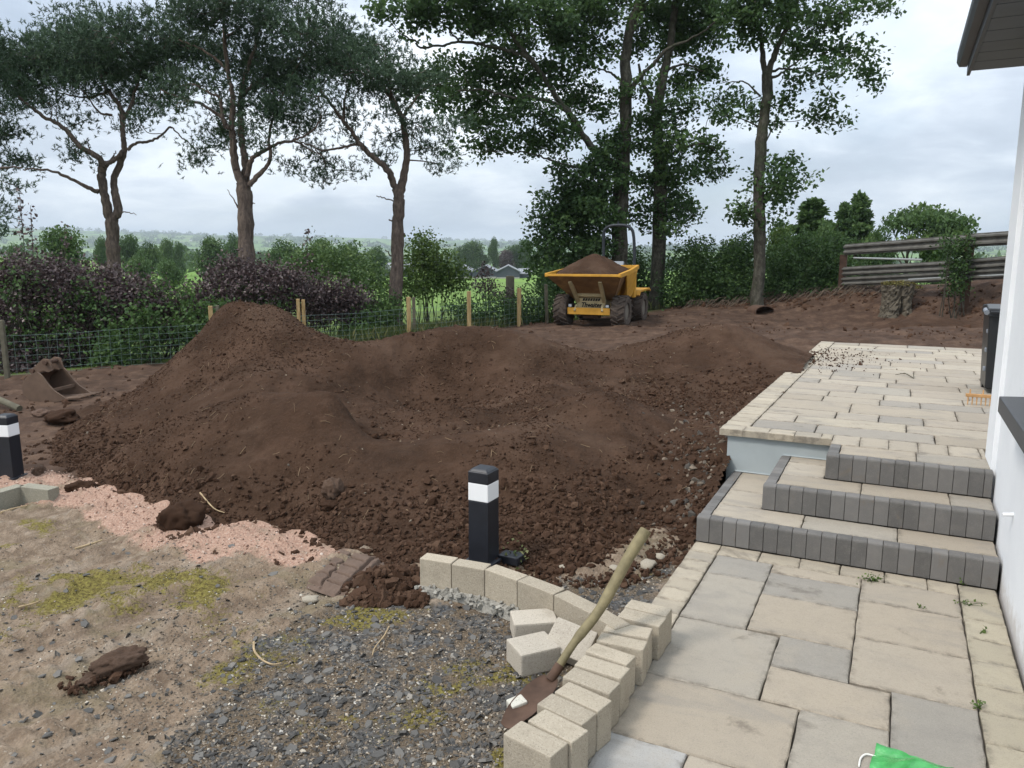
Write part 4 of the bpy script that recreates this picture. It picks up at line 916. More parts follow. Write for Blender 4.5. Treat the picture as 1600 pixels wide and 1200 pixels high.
PG = 'tall pines standing beyond the beech hedge'
def pine(v, seed, label, limbs, pads, dens=11.5):
    T = Tree(v, seed)
    for pts, r0, r1, *dv in limbs: T.limb(pts, r0 * .82, r1 * .8, *(dv or (0, 0)), wob=.012)
    for p in pads: T.pad(*p[:4], dv=T.rng.uniform(-1.5, 1.5) if len(p) < 6 else p[5], dens=p[4] if len(p) > 4 else 1.0)
    t = empty('pine_tree'); tag(t, label, 'tree', PG)
    T.crown(dens, .3, 'crown', pine_tufts(T, 24, t)); T.mb.build('trunk', MATS['pine_bark'], t, smooth=True); return T
S_ = .38; SS = .25
# far left pine, mostly out of frame
pine(23, 101, 'pine at the left edge, only its drooping right-hand boughs in view', [([(-75, 470), (-70, 380), (-62, 280), (-60, 180), (-66, 80), (-60, 0)], .28, .1), ([(-62, 300), (-30, 270), (5, 262), (35, 262)], .10, .03), ([(-60, 190), (-30, 175), (10, 180)], .09, .03)],
     [(14, 210, 34, 26), (25, 250, 32, 18), (8, 285, 24, 16, S_ * 2), (-5, 330, 28, 22), (2, 360, 22, 14, .7), (-30, 230, 40, 40), (-40, 130, 60, 50), (-20, 170, 35, 20), (-60, 40, 60, 50)])
pine(24, 102, 'slender forked pine with a bare limb reaching left, leftmost full trunk beyond the hedge',
     [([(179, 470), (178, 421), (176, 380), (176, 341)], .33, .27), ([(176, 345), (169, 333), (163, 300), (159, 275), (160, 262), (164, 257)], .2, .17, 0, -.3),
      ([(162, 258), (153, 245), (126, 230), (103, 203), (73, 184), (46, 165), (28, 150)], .15, .05, -.3, -1.2), ([(164, 258), (174, 252), (184, 246), (191, 236)], .10, .09, -.3, 0),
      ([(177, 341), (184, 330), (180, 300), (178, 280), (186, 262), (194, 238), (193, 215), (191, 199), (188, 169), (169, 142), (160, 128), (150, 90), (150, 50)], .2, .06, 0, .4),
      ([(191, 190), (205, 165), (215, 130), (225, 90), (230, 50)], .10, .03, .2, .8), ([(170, 142), (150, 150), (130, 152), (95, 146)], .07, .03, .3, .8), ([(175, 180), (155, 175), (140, 155), (130, 140)], .06, .02),
      ([(154, 300), (140, 294), (126, 287), (100, 274), (78, 267), (57, 264), (36, 265)], .11, .03, -.2, -1), ([(199, 234), (212, 224), (230, 222), (249, 214), (262, 202), (268, 199), (275, 206), (285, 215), (298, 226), (307, 238)], .075, .018, 0, .5),
      ([(190, 331), (202, 332), (213, 336)], .03, .012), ([(172, 253), (178, 243), (181, 236)], .05, .02), ([(141, 236), (137, 225), (138, 215)], .03, .012), ([(100, 202), (90, 200)], .03, .01)],
     [(60, 90, 55, 35), (125, 52, 55, 34), (100, 95, 75, 40), (185, 60, 65, 40), (195, 110, 70, 32), (40, 125, 45, 34), (15, 100, 40, 40), (245, 100, 60, 40), (120, 135, 60, 16), (80, 163, 34, 11, .55), (205, 148, 65, 20, .8), (255, 160, 45, 18, .6),
      (130, 190, 30, 12, .9), (88, 165, 28, 10, .6), (62, 150, 36, 16, .6), (215, 182, 16, 7, .5), (125, 243, 24, 11, .7), (112, 228, 14, 7, .5), (25, 150, 28, 20, .8), (205, 200, 14, 6, .5), (160, 100, 60, 25), (110, 70, 50, 30), (200, 35, 35, 16, .8)])
pine(22.5, 103, 'tallest pine with a thick trunk dividing into several stems, middle of the three in view',
     [([(386, 480), (385, 409), (384, 360), (383, 315), (380, 285)], .35, .30), ([(378, 288), (370, 268), (365, 240), (364, 215), (362, 190), (364, 157), (362, 140), (355, 105), (351, 52), (350, 17), (352, -40)], .19, .05, 0, -.3),
      ([(383, 285), (383, 250), (378, 220), (376, 190), (376, 150), (385, 110), (400, 70), (405, 20), (410, -30)], .18, .05, .2, .8), ([(362, 200), (350, 196), (346, 161), (340, 150), (330, 147), (316, 138), (300, 132)], .10, .03, -.2, -.9),
      ([(363, 205), (344, 182), (320, 165), (295, 157), (270, 148), (250, 140)], .09, .025, 0, -.4), ([(386, 275), (392, 252), (400, 243), (412, 236), (435, 224), (460, 219), (481, 210), (500, 190)], .12, .03, 0, -.8),
      ([(390, 290), (403, 274), (415, 262), (422, 245), (421, 217), (425, 190), (440, 150), (460, 110)], .12, .03, -.2, .4), ([(378, 150), (400, 130), (430, 110), (470, 90), (505, 70)], .09, .03, .4, 1.0), ([(356, 110), (335, 90), (310, 75), (280, 62)], .08, .02),
      ([(372, 325), (364, 310), (355, 296)], .04, .01), ([(394, 318), (398, 318)], .03, .015), ([(352, 60), (380, 40), (410, 20)], .07, .02), ([(460, 219), (475, 228), (492, 238), (505, 245)], .05, .015)],
     [(290, 22, 55, 38), (350, 5, 65, 38), (420, 30, 60, 38), (480, 52, 60, 42), (300, 80, 65, 36), (390, 92, 68, 38), (470, 112, 66, 42), (518, 62, 38, 30), (298, 130, 55, 22), (262, 62, 36, 30), (425, 142, 60, 34), (497, 150, 45, 26), (370, 165, 44, 24),
      (345, 205, 38, 18), (352, 220, 34, 14), (312, 232, 24, 11, .5), (298, 250, 13, 7, .5), (432, 180, 48, 22), (472, 192, 36, 16, .7), (412, 226, 22, 10, .6), (275, 168, 34, 16, .8), (450, -25, 80, 40), (335, -35, 80, 40), (538, 100, 30, 18), (532, 42, 18, 14), (400, 200, 30, 14, .8), (250, 150, 26, 12, .7), (380, -90, 70, 40), (240, 20, 24, 18, .7)])
pine(23.5, 104, 'leaning pine with a trunk forking into a V, rightmost of the three beside the sycamores',
     [([(618, 520), (618, 460), (620, 410), (621, 360), (623, 322), (622, 304)], .32, .24), ([(622, 308), (629, 286), (635, 250), (635, 225), (630, 195), (622, 172), (610, 152), (602, 140), (590, 115), (580, 90)], .2, .06, 0, .3),
      ([(621, 306), (614, 284), (604, 264), (586, 248), (573, 236), (560, 222), (550, 205), (540, 195), (530, 180), (515, 160), (500, 140)], .17, .05, 0, -.8), ([(536, 190), (538, 168), (540, 150), (545, 130)], .08, .03), ([(565, 226), (546, 228), (525, 232), (502, 234), (488, 228), (474, 224), (458, 221)], .07, .02, -.3, -1.2),
      ([(588, 306), (600, 309), (618, 316)], .018, .03), ([(608, 343), (618, 347)], .03, .04), ([(632, 364), (625, 375)], .03, .05), ([(612, 150), (608, 120), (605, 95), (598, 72), (580, 70)], .06, .02), ([(628, 185), (645, 160), (662, 140), (690, 130)], .07, .02, 0, .6), ([(602, 390), (612, 400)], .02, .03),
      ([(492, 234), (505, 245), (508, 262), (512, 270)], .03, .012), ([(632, 205), (648, 215), (660, 232)], .04, .012)],
     [(525, 92, 48, 32), (560, 110, 58, 36), (600, 100, 48, 28), (642, 128, 55, 28), (590, 140, 58, 22), (540, 168, 33, 15, .6), (500, 182, 36, 14, .6), (560, 188, 28, 10, .6), (650, 198, 34, 18, .8), (648, 235, 28, 11, .7), (695, 196, 36, 20, .8), (690, 232, 22, 10, .5), (690, 258, 14, 9, .4),
      (615, 215, 18, 8, .6), (508, 250, 32, 12, .6), (540, 266, 28, 10, .6), (490, 236, 28, 9, .5), (462, 260, 24, 10, .5), (510, 280, 22, 7, .5), (590, 250, 20, 8, .5), (570, 75, 35, 22), (620, 178, 40, 16, .7), (545, 215, 26, 9, .5), (475, 205, 26, 10, .5)])

# ------------------------------------------------------------------ sycamores behind the dumper
SG = 'sycamores beyond the yard'
def sycamore(v, seed, label, limbs, pads, n_each=64):
    T = Tree(v, seed)
    for pts, r0, r1, *dv in limbs: T.limb(pts, r0, r1, *(dv or (0, 0)), wob=.015)
    for p in pads: T.pad(*p[:4], dv=T.rng.uniform(-1.6, 1.6) if len(p) < 6 else p[5], dens=p[4] if len(p) > 4 else 1.0)
    t = empty('sycamore_tree'); tag(t, label, 'tree', SG)
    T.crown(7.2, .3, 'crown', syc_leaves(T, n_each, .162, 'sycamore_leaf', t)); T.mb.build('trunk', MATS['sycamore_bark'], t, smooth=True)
sycamore(28, 201, 'large sycamore with long boughs reaching left over the dumper',
     [([(968, 500), (968, 440), (968, 400), (970, 300), (973, 240), (978, 190), (977, 140), (978, 90), (985, 40), (1000, 0), (1012, -70)], .46, .14), ([(962, 262), (940, 245), (920, 224), (896, 188), (872, 156), (852, 124), (828, 92), (812, 72), (796, 50), (770, 20)], .2, .05, 0, -1.5),
      ([(925, 230), (905, 205), (890, 178), (868, 162), (849, 156), (825, 151), (807, 154), (780, 146), (752, 140), (715, 142)], .13, .03, -.4, -2), ([(835, 98), (815, 85), (796, 80), (775, 74), (752, 70), (717, 65), (692, 71), (656, 73), (648, 64), (636, 58), (622, 50)], .10, .02, -1, -2.4), ([(912, 262), (895, 260), (872, 254), (850, 246), (824, 239), (790, 236), (755, 238)], .07, .015, -.3, -1.2),
      ([(985, 140), (992, 130), (1008, 112), (1024, 98), (1040, 78), (1058, 70), (1072, 64), (1104, 46), (1130, 20)], .12, .03, 0, -1), ([(975, 130), (960, 118), (945, 110), (930, 104)], .07, .025), ([(978, 95), (985, 60), (1000, 25), (1015, 0)], .10, .03), ([(717, 65), (705, 50), (690, 35), (665, 25)], .04, .015, -1.8, -2)],
     [(597, 22, 30, 20, 1, -2), (640, 14, 48, 26, 1, -2), (700, 18, 58, 32, 1, -2), (760, 28, 60, 38), (650, 44, 22, 9, .7, -2), (800, 58, 48, 34), (842, 28, 58, 38), (900, 48, 50, 44), (935, 8, 58, 48), (722, 110, 48, 20), (780, 100, 48, 24), (690, 128, 48, 26), (742, 150, 58, 20), (800, 130, 50, 28), (858, 108, 48, 28), (778, 180, 58, 22), (742, 192, 32, 12, .7), (832, 180, 48, 22),
      (738, 236, 34, 11, .8), (782, 226, 48, 15), (832, 226, 58, 19), (880, 208, 38, 23), (898, 150, 44, 30, .8), (918, 82, 38, 36), (938, 170, 36, 24, .7), (1000, 55, 36, 34), (955, 220, 36, 22), (892, 270, 42, 17), (866, 300, 30, 19), (900, 320, 48, 34), (862, 350, 42, 34), (852, 392, 38, 28), (890, 382, 44, 34), (920, 290, 38, 28), (938, 340, 36, 38), (880, 432, 34, 24), (930, 400, 36, 30), (860, 440, 28, 26), (905, 350, 40, 34), (880, 330, 36, 28), (925, 380, 34, 34), (900, 425, 40, 28), (940, 300, 30, 30, .8), (845, 420, 26, 26),
      (680, 160, 34, 14, .6), (650, 150, 30, 14, .5, -1), (960, -40, 70, 40), (850, -40, 80, 40), (720, -30, 80, 30, 1, -2), (1060, -40, 60, 40), (966, 285, 26, 34, .7, -.3), (962, 345, 26, 30, .7, -.3), (972, 235, 24, 26, .6, -.3), (950, 250, 26, 24, .8), (930, 255, 30, 22, .8)])
sycamore(28.6, 202, 'sycamore with the straight trunk just right of the dumper roll bar',
     [([(1024, 500), (1025, 465), (1030, 390), (1032, 300), (1029, 230), (1027, 170), (1036, 120), (1046, 80), (1051, 40), (1056, 0), (1060, -60)], .40, .1), ([(1027, 180), (1015, 150), (1005, 130), (998, 100)], .14, .05), ([(1030, 260), (1060, 235), (1090, 225), (1115, 232), (1135, 262)], .08, .02, 0, -.3), ([(1030, 330), (1050, 318), (1078, 330)], .06, .02), ([(1040, 110), (1070, 100), (1100, 112)], .07, .02)],
     [(1012, 190, 30, 20), (1050, 180, 38, 20), (1020, 230, 36, 22), (1060, 220, 46, 22), (1100, 240, 38, 19), (1132, 270, 24, 13), (1092, 268, 32, 16), (1050, 270, 38, 20), (1030, 302, 38, 28), (1060, 312, 32, 19), (1040, 332, 30, 20), (1082, 336, 20, 11, .8), (1078, 112, 36, 16), (1102, 116, 30, 16), (1052, 130, 28, 18), (1082, 162, 34, 16), (1060, 60, 48, 34), (1040, 10, 58, 38), (1100, 50, 46, 28), (1112, 8, 58, 36), (1112, 172, 24, 14, .8), (1000, 330, 26, 26), (1010, 280, 24, 22), (1060, 360, 26, 14, .8), (1030, 255, 24, 30, .7, -.3), (1035, 345, 26, 24, .7, -.3), (1000, 130, 28, 26, .8)])
sycamore(26.5, 203, 'sycamore with a bare leaning trunk and leafy side shoots, nearest the barrier',
     [([(1183, 500), (1183, 460), (1188, 390), (1186, 320), (1187, 260), (1192, 200), (1199, 150), (1198, 115)], .27, .19), ([(1198, 118), (1192, 95), (1189, 60), (1182, 20), (1172, -40)], .14, .05, 0, .4), ([(1199, 118), (1208, 92), (1220, 62), (1235, 35), (1246, 0), (1262, -50)], .15, .05, 0, -.4), ([(1204, 112), (1222, 108), (1242, 108), (1265, 105)], .06, .02), ([(1200, 124), (1218, 116), (1235, 104), (1260, 88)], .07, .02),
      ([(1265, 105), (1285, 130), (1300, 150), (1308, 175)], .03, .012), ([(1188, 150), (1165, 128), (1145, 128), (1120, 130)], .04, .012), ([(1190, 230), (1206, 205), (1216, 180)], .04, .015), ([(1187, 320), (1210, 290), (1228, 268)], .05, .015), ([(1186, 340), (1170, 330), (1150, 332)], .05, .015)],
     [(1180, 42, 48, 36), (1150, 20, 40, 36), (1222, 20, 48, 38), (1270, 30, 48, 32), (1312, 20, 38, 26), (1350, 12, 36, 20), (1380, 6, 16, 11), (1250, 80, 46, 22), (1302, 76, 46, 25), (1340, 102, 32, 20), (1290, 112, 46, 17), (1352, 126, 20, 10), (1300, 160, 24, 11, .6), (1270, 182, 16, 9, .5), (1310, 192, 16, 10, .6), (1222, 160, 25, 22), (1216, 190, 22, 16), (1132, 146, 30, 11, .6), (1160, 166, 22, 10, .6), (1130, 180, 22, 9, .6), (1178, 182, 10, 13),
      (1230, 250, 33, 18), (1222, 280, 46, 25), (1202, 310, 40, 22), (1160, 332, 30, 16), (1238, 292, 30, 20), (1190, 340, 36, 16), (1210, -40, 80, 40), (1300, -30, 60, 30), (1240, 130, 30, 12, .7)], 48)

# ------------------------------------------------------------------ hedges and shrubs (leaf masses on stems)
def bush(name, label, cat, blobs, n, size, matname, seed, group=None, stem=None, shape='kite', up=.6, tone0=.45, stems=7, stem_r=.012):
    """blobs: (world centre, radii) ; leaves spread through the outer half of each"""
    rng = np.random.default_rng(seed); t = empty(name); tag(t, label, cat, group)
    vol = np.array([b[1][0] * b[1][2] for b in blobs]); cnt = np.maximum(20, (n * vol / vol.sum()).astype(int)); P = []; T_ = []
    mb = MB()
    for (c, R), k in zip(blobs, cnt):
        kc = max(3, k // 14); q = rng.normal(size=(kc, 3)); q /= np.linalg.norm(q, axis=1)[:, None]; q *= (rng.uniform(0, 1, kc) ** .4)[:, None]
        cc = np.array(c) + q * np.array(R) * (1 + .14 * rng.normal(size=(kc, 1))); off = rng.normal(size=(kc * 14, 3)) * size * 1.5
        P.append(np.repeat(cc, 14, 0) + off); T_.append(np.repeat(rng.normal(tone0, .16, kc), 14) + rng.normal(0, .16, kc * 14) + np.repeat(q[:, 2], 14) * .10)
        for e in cc[:stems]:
            b0 = np.array([c[0] + rng.normal(0, R[0] * .25), c[1] + rng.normal(0, R[1] * .25), 0]); b0[2] = g1(b0[0], b0[1]) - .05 if np.hypot(b0[0], b0[1]) < 42 else float(far_z(b0[:1], b0[1:2])[0]) - .1
            mb.tube([b0, (b0 + e) / 2 + rng.normal(0, .06, 3), e], [stem_r * 1.4, stem_r, stem_r * .4], 4, cap=False)
    P = np.concatenate(P); T_ = np.clip(np.concatenate(T_), 0, 1); gzv = np.where(np.hypot(P[:, 0], P[:, 1]) < 42, gz0(P[:, 0], P[:, 1]), -99); ok = P[:, 2] > gzv
    P, T_ = P[ok], T_[ok]
    leaves('foliage', P, rng.uniform(.6, 1.3, len(P)) * size, rng, T_, shape, up, MATS[matname], t)
    mb.build('stems', MATS[stem or 'sycamore_bark'], t); return t
def blob(px, py, rx, ry, v, depth=None):
    c = at_v(px, py, v); k = v / 1216; return (c, (rx * k, depth or min(rx * k, 1.0), ry * k))
# copper beech hedge behind the wire
BG = 'copper beech bushes in the hedge'
for i, (lab, bl, n) in enumerate([
    ('dense dark purple beech bush behind the wire fence, left end of the hedge', [blob(30, 485, 80, 68, 18.3), blob(20, 540, 80, 45, 18), blob(60, 425, 60, 25, 18.6), blob(20, 438, 35, 28, 18.4), blob(120, 462, 60, 46, 18.6), blob(60, 570, 70, 20, 17.8), blob(120, 530, 40, 55, 18.2)], 26000),
    ('purple beech bush below the slender forked pine', [blob(200, 468, 65, 38, 19.2), blob(180, 500, 60, 46, 19), blob(240, 508, 60, 38, 19.4), blob(150, 432, 40, 14, 19.3), blob(270, 488, 40, 34, 19.6), blob(305, 478, 30, 32, 20)], 19000),
    ('purple beech bush below the tallest pine, beside the fence post', [blob(370, 426, 46, 24, 21), blob(385, 448, 75, 28, 20.8), blob(340, 470, 55, 30, 20.6), blob(430, 440, 50, 32, 21.4), blob(470, 455, 45, 28, 21.8), blob(420, 475, 60, 28, 21.2), blob(360, 500, 60, 30, 20.4)], 19000),
    ('thin low purple beech bush at the right end of the hedge', [blob(525, 462, 40, 22, 22.6), blob(560, 478, 36, 16, 23), blob(500, 485, 45, 20, 22.4), blob(560, 500, 30, 20, 22.8)], 9000)]):
    bush('beech_bush', lab, 'bush', bl, n, .085, 'beech_leaf', 300 + i, BG, shape='kite', up=.45)
# spindly upright shoots of the beech
def shoot(px, py0, py1, v, seed, lab, n=40, matname='beech_leaf', cat='sapling', name='beech_sapling', grp='spindly beech saplings'):
    rng = np.random.default_rng(seed); t = empty(name); tag(t, lab, cat, grp); a = at_v(px, py0, v); a[2] = min(a[2], g1(a[0], a[1])); b_ = at_v(px + rng.uniform(-5, 5), py1, v)
    m = (a + b_) / 2 + rng.normal(0, .05, 3); MB().tube(spline([a, m, b_], 4), [.014] * 4 + [.008] * 4 + [.004], 4).build('stem', MATS['sycamore_bark'], t)
    h = rng.uniform(.55, 1.02, n)[:, None]; p = a + (b_ - a) * h + rng.normal(0, .16, (n, 3)) * (1.2 - h); leaves('foliage', p, rng.uniform(.06, .11, n), rng, rng.uniform(.2, .9, n), 'kite', .4, MATS[matname], t)
shoot(30, 420, 300, 17.6, 1, 'spindly beech sapling rising highest at the left edge of the hedge', 80)
shoot(50, 420, 322, 17.8, 2, 'spindly beech sapling, second from the left edge', 70); shoot(105, 400, 350, 18.4, 3, 'short beech sapling in front of the round dark tree', 40)
shoot(475, 450, 362, 21.6, 4, 'tall thin beech sapling between the two pines right of centre', 70)
# green growth among the beech
bush('bramble_bush', 'green leaves mingling with the purple beech at the left end of the hedge', 'plant', [blob(60, 520, 60, 50, 17.5, .25), blob(130, 470, 60, 40, 18, .25), blob(20, 440, 40, 30, 17.6, .25)], 1700, .09, 'hawthorn_leaf', 330, None, up=.3, tone0=.5, stems=12)
bush('bramble_bush', 'green leaves mingling with the beech bush below the slender forked pine', 'plant', [blob(260, 470, 60, 34, 19, .3)], 600, .09, 'hawthorn_leaf', 329, None, up=.3, tone0=.5, stems=9)
bush('bramble_bush', 'green leaves mingling with the beech bush below the tallest pine', 'plant', [blob(400, 470, 60, 30, 20.4, .3)], 500, .09, 'hawthorn_leaf', 328, None, up=.3, tone0=.5, stems=9)
bush('nettle_clump', 'green nettles growing through the wire below the beech hedge', 'plant', [blob(180, 540, 42, 40, 17.6, .4), blob(230, 520, 25, 55, 17.9, .4), blob(300, 510, 38, 35, 18.4, .4), blob(170, 570, 30, 18, 17.4, .35)], 3600, .10, 'hawthorn_leaf', 331, None, up=.3, tone0=.55)
bush('bramble_bush', 'bramble leaves behind the wire beside the tallest soil heap', 'plant', [blob(340, 490, 26, 22, 18.9, .4), blob(310, 545, 20, 16, 18.3, .3)], 1200, .09, 'hawthorn_leaf', 332, None, up=.3, tone0=.5)
bush('bramble_bush', 'bramble tangle behind the fence between the cut post and the leaning pine', 'plant', [blob(590, 500, 40, 26, 22.5, .5), blob(560, 520, 40, 16, 22, .5), blob(610, 480, 24, 22, 23, .5)], 3400, .09, 'hawthorn_leaf', 333, None, up=.3, tone0=.55)
bush('bramble_bush', 'dark bramble bush behind the two right-hand fence posts', 'plant', [blob(770, 490, 48, 26, 24.8, .6), blob(820, 490, 40, 30, 25.3, .6), blob(720, 490, 30, 24, 24.2, .5), blob(845, 475, 30, 40, 26, .6)], 5200, .09, 'hawthorn_leaf', 334, None, up=.3, tone0=.4)
bush('beech_bush', 'small purple beech bush in front of the farm sheds', 'bush', [blob(758, 448, 20, 12, 26.5, .5), blob(757, 426, 9, 12, 26.5, .3), blob(790, 466, 30, 9, 26.2, .5)], 1200, .085, 'beech_leaf', 335, BG)
bush('ash_sapling', 'pale green young ash tree beside the leaning pine', 'tree', [blob(668, 395, 36, 22, 29, .9), blob(690, 420, 40, 26, 29, .9), blob(650, 430, 40, 24, 28.6, .9), blob(662, 375, 14, 12, 29, .5), blob(700, 440, 36, 18, 28.8, .8), blob(640, 450, 50, 14, 28, .8)], 6500, .12, 'meadow_leaf', 336, None, tone0=.4)
bush('elder_bush', 'mid green elder bush behind the beech hedge, left of the leaning pine', 'bush', [blob(540, 420, 52, 32, 32, 1.2), blob(500, 405, 34, 26, 33, 1), blob(575, 440, 40, 26, 31, 1), blob(470, 425, 40, 22, 33, 1)], 7000, .13, 'woodland_leaf', 337, None, tone0=.5)
# hedge under the sycamores, to the right of the dumper
HG = 'hawthorn bushes along the bank under the sycamores'
for i, (lab, bl, n) in enumerate([
    ('hawthorn bush between the two sycamore trunks right of the dumper', [blob(1075, 415, 40, 36, 28.5), blob(1060, 455, 40, 26, 28), blob(1110, 440, 44, 34, 28.2), blob(1090, 385, 24, 14, 29)], 6500),
    ('hawthorn bush in front of the bare leaning sycamore', [blob(1150, 420, 42, 40, 28.6), blob(1140, 455, 48, 24, 28), blob(1165, 390, 30, 20, 29)], 6000),
    ('dark dense hawthorn bush just right of the bare leaning sycamore', [blob(1230, 420, 46, 44, 28), blob(1210, 450, 46, 26, 27.6), blob(1250, 385, 30, 22, 28.6), blob(1270, 445, 36, 26, 27.6)], 7000),
    ('hawthorn bush against the left end of the metal barrier', [blob(1300, 420, 34, 44, 27.4), blob(1290, 455, 36, 20, 27), blob(1310, 385, 20, 20, 28)], 4500)]):
    bush('hawthorn_bush', lab, 'bush', bl, n, .11, 'hawthorn_leaf', 340 + i, HG, tone0=.4)
bush('hawthorn_bush', 'dark hawthorn bush behind the dumper, under the large sycamore', 'bush', [blob(900, 430, 46, 40, 30.3), blob(940, 450, 46, 34, 30.1), blob(985, 430, 44, 42, 30.8), blob(1010, 455, 40, 28, 30.4), blob(870, 455, 30, 26, 29.8)], 11000, .11, 'hawthorn_leaf', 349, HG, tone0=.3)
bush('ivy_bush', 'ivy climbing over the rusty post in the middle of the barrier', 'plant', [blob(1500, 392, 18, 18, 21.4, .3), blob(1495, 425, 14, 26, 21.3, .3), blob(1482, 382, 14, 8, 21.2, .2), blob(1515, 375, 8, 8, 21.2, .2), blob(1492, 448, 11, 14, 21.2, .3)], 2300, .075, 'hawthorn_leaf', 350, None, tone0=.4, stems=2)
bush('fuchsia_plant', 'small orange and green seedling beside the bollard light', 'plant', [(at_g(806, 880) + [0, 0, .07], (.05, .05, .05))], 60, .035, 'grass_blade', 351, None, tone0=.8, stem_r=.004)

# ------------------------------------------------------------------ trees in the fields: shared crowns, each tree a thing
def unit_tree(seed, kind):
    rng = np.random.default_rng(seed); P = []; T_ = []
    if kind == 'cone': bl = [((math.cos(a) * .22 * (1.04 - h), math.sin(a) * .22 * (1.04 - h), h), (.20 * (1.05 - h) + .03,) * 2 + (.035,)) for h, a in zip(np.linspace(.14, .98, 24), np.arange(24) * 2.4)]
    elif kind == 'wide': bl = [((rng.uniform(-.45, .45), rng.uniform(-.3, .3), rng.uniform(.5, .86)), (.24, .22, .09)) for _ in range(13)]
    else: bl = [((math.cos(a) * rr, math.sin(a) * rr, rng.uniform(.28, .78)), (.2, .2, .17)) for a, rr in zip(np.linspace(0, 6.28 * 3, 15), rng.uniform(.05, .28, 15))] + [((0, 0, .82), (.18, .18, .15))]
    for c, R in bl:
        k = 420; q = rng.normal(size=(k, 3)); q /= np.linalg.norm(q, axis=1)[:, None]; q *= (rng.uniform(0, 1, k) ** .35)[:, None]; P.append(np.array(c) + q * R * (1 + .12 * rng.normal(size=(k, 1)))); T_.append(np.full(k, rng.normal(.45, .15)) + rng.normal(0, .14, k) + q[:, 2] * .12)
    P = np.concatenate(P); T_ = np.clip(np.concatenate(T_), 0, 1); n = len(P); nr = rng.normal(size=(n, 3)) * .7 + [0, 0, .6]; R = basis(nr, rng)
    B = np.einsum('nij,bj->nbi', R, KITE) * rng.uniform(.028, .052, n)[:, None, None] + P[:, None]; F = (KITEF[None] + (np.arange(n) * 4)[:, None, None]).reshape(-1, 4)
    cm = mesh_np('crown', B.reshape(-1, 3), F, False, {'tone': np.repeat(T_, 4)})
    mb = MB(); mb.tube([(0, 0, -.06), (.005, 0, .2), (0, .01, .5), (0, 0, .78)], [.03, .022, .014, .004], 6)
    for a in range(5): an = a * 1.3; mb.tube([(0, 0, .22 + .07 * a), (math.cos(an) * .14, math.sin(an) * .14, .36 + .08 * a), (math.cos(an) * .24, math.sin(an) * .24, .5 + .07 * a)], [.012, .008, .003], 4)
    tm = bpy.data.meshes.new('trunk'); tm.from_pydata(mb.v, [], mb.f); tm.update(); return cm, tm
UT = {k: [unit_tree(400 + 10 * i + j, k) for j in range(m)] for i, (k, m) in enumerate((('round', 4), ('wide', 2), ('cone', 2)))}
_cms = {}
def field_tree(px, base, top, w, v, kind, lab, matname='woodland_leaf', grp='trees standing in the fields', var=0, seed=0):
    rn = random.Random(int(px * 7 + base + seed)); cm, tm = UT[kind][var % len(UT[kind])]
    key = (kind, var % len(UT[kind]), matname)
    if key not in _cms: c = cm.copy(); c.materials.clear(); c.materials.append(MATS[matname]); _cms[key] = c
    if not len(tm.materials): tm.materials.append(MATS['sycamore_bark'])
    p = at_v(px, top, v); zb = float(far_z(p[:1], p[1:2])[0]) if math.hypot(p[0], p[1]) > 44 else g1(p[0], p[1]); h = (p[2] - zb) / .96; wd = w * v / 1216 / (.9 if kind != 'cone' else .27)
    t = empty('field_tree' if kind != 'cone' else 'fir_tree', (p[0], p[1], zb), rn.uniform(0, 6.28)); tag(t, lab, 'tree', grp); t.scale = (wd, wd, h)
    link('trunk', tm, None, t); link('crown', _cms[key], None, t)
FT = [(95, 430, 352, 92, 62, 'round', 'broad dark tree behind the left end of the beech hedge'), (158, 420, 368, 30, 120, 'round', 'slim tree left of the slender forked pine trunk'), (205, 415, 366, 52, 125, 'round', 'rounded tree just right of the slender forked pine'),
      (230, 412, 377, 42, 105, 'round', 'pale rounded tree between the left two pines'), (258, 408, 372, 30, 150, 'round', 'thin tree between the left two pines'), (277, 405, 376, 24, 160, 'round', 'small brownish tree between the left two pines'), (326, 412, 369, 58, 110, 'round', 'domed bright tree left of the tallest pine'),
      (362, 408, 364, 36, 150, 'round', 'tree half hidden by the tallest pine trunk'), (215, 425, 400, 50, 75, 'round', 'low spreading thorn between the left two pines'), (262, 432, 405, 52, 70, 'round', 'low thorn in the bright field left of the tallest pine'), (20, 430, 380, 40, 90, 'round', 'bush at the left edge below the drooping pine'),
      (440, 425, 374, 70, 95, 'round', 'wide tree just right of the tallest pine'), (500, 430, 372, 64, 105, 'round', 'grey green tree centred between the right two pines'), (548, 428, 378, 54, 115, 'round', 'tree left of the leaning pine'), (470, 436, 396, 70, 80, 'round', 'low tree behind the elder bush'), (590, 420, 384, 42, 170, 'round', 'tree behind the long low shed'),
      (740, 425, 376, 52, 300, 'round', 'tree behind the farm sheds'), (772, 425, 370, 24, 300, 'round', 'tall narrow tree above the farm sheds'), (806, 425, 382, 40, 300, 'round', 'tree right of the farm sheds'), (722, 420, 384, 40, 300, 'round', 'tree above the left gable of the sheds'), (756, 412, 398, 22, 300, 'round', 'small round tree between the shed gables'),
      (820, 430, 372, 44, 300, 'round', 'tree at the left edge of the sycamore foliage')]
for i, (px, b_, tp, w, v, k, lab) in enumerate(FT): field_tree(px, b_, tp, w, v, k, lab, var=i)
field_tree(790, 430, 390, 32, 290, 'round', 'purple leaved tree above the farm shed roofs', 'beech_leaf', var=2)
BT = 'trees beyond the metal barrier'
field_tree(1425, 400, 311, 125, 46, 'wide', 'wide flat topped tree beyond the barrier', grp=BT); field_tree(1270, 420, 322, 64, 38, 'cone', 'feathery fir behind the hawthorn bushes', grp=BT); field_tree(1345, 400, 314, 44, 48, 'cone', 'fir just left of the wide flat topped tree', grp=BT, var=1)
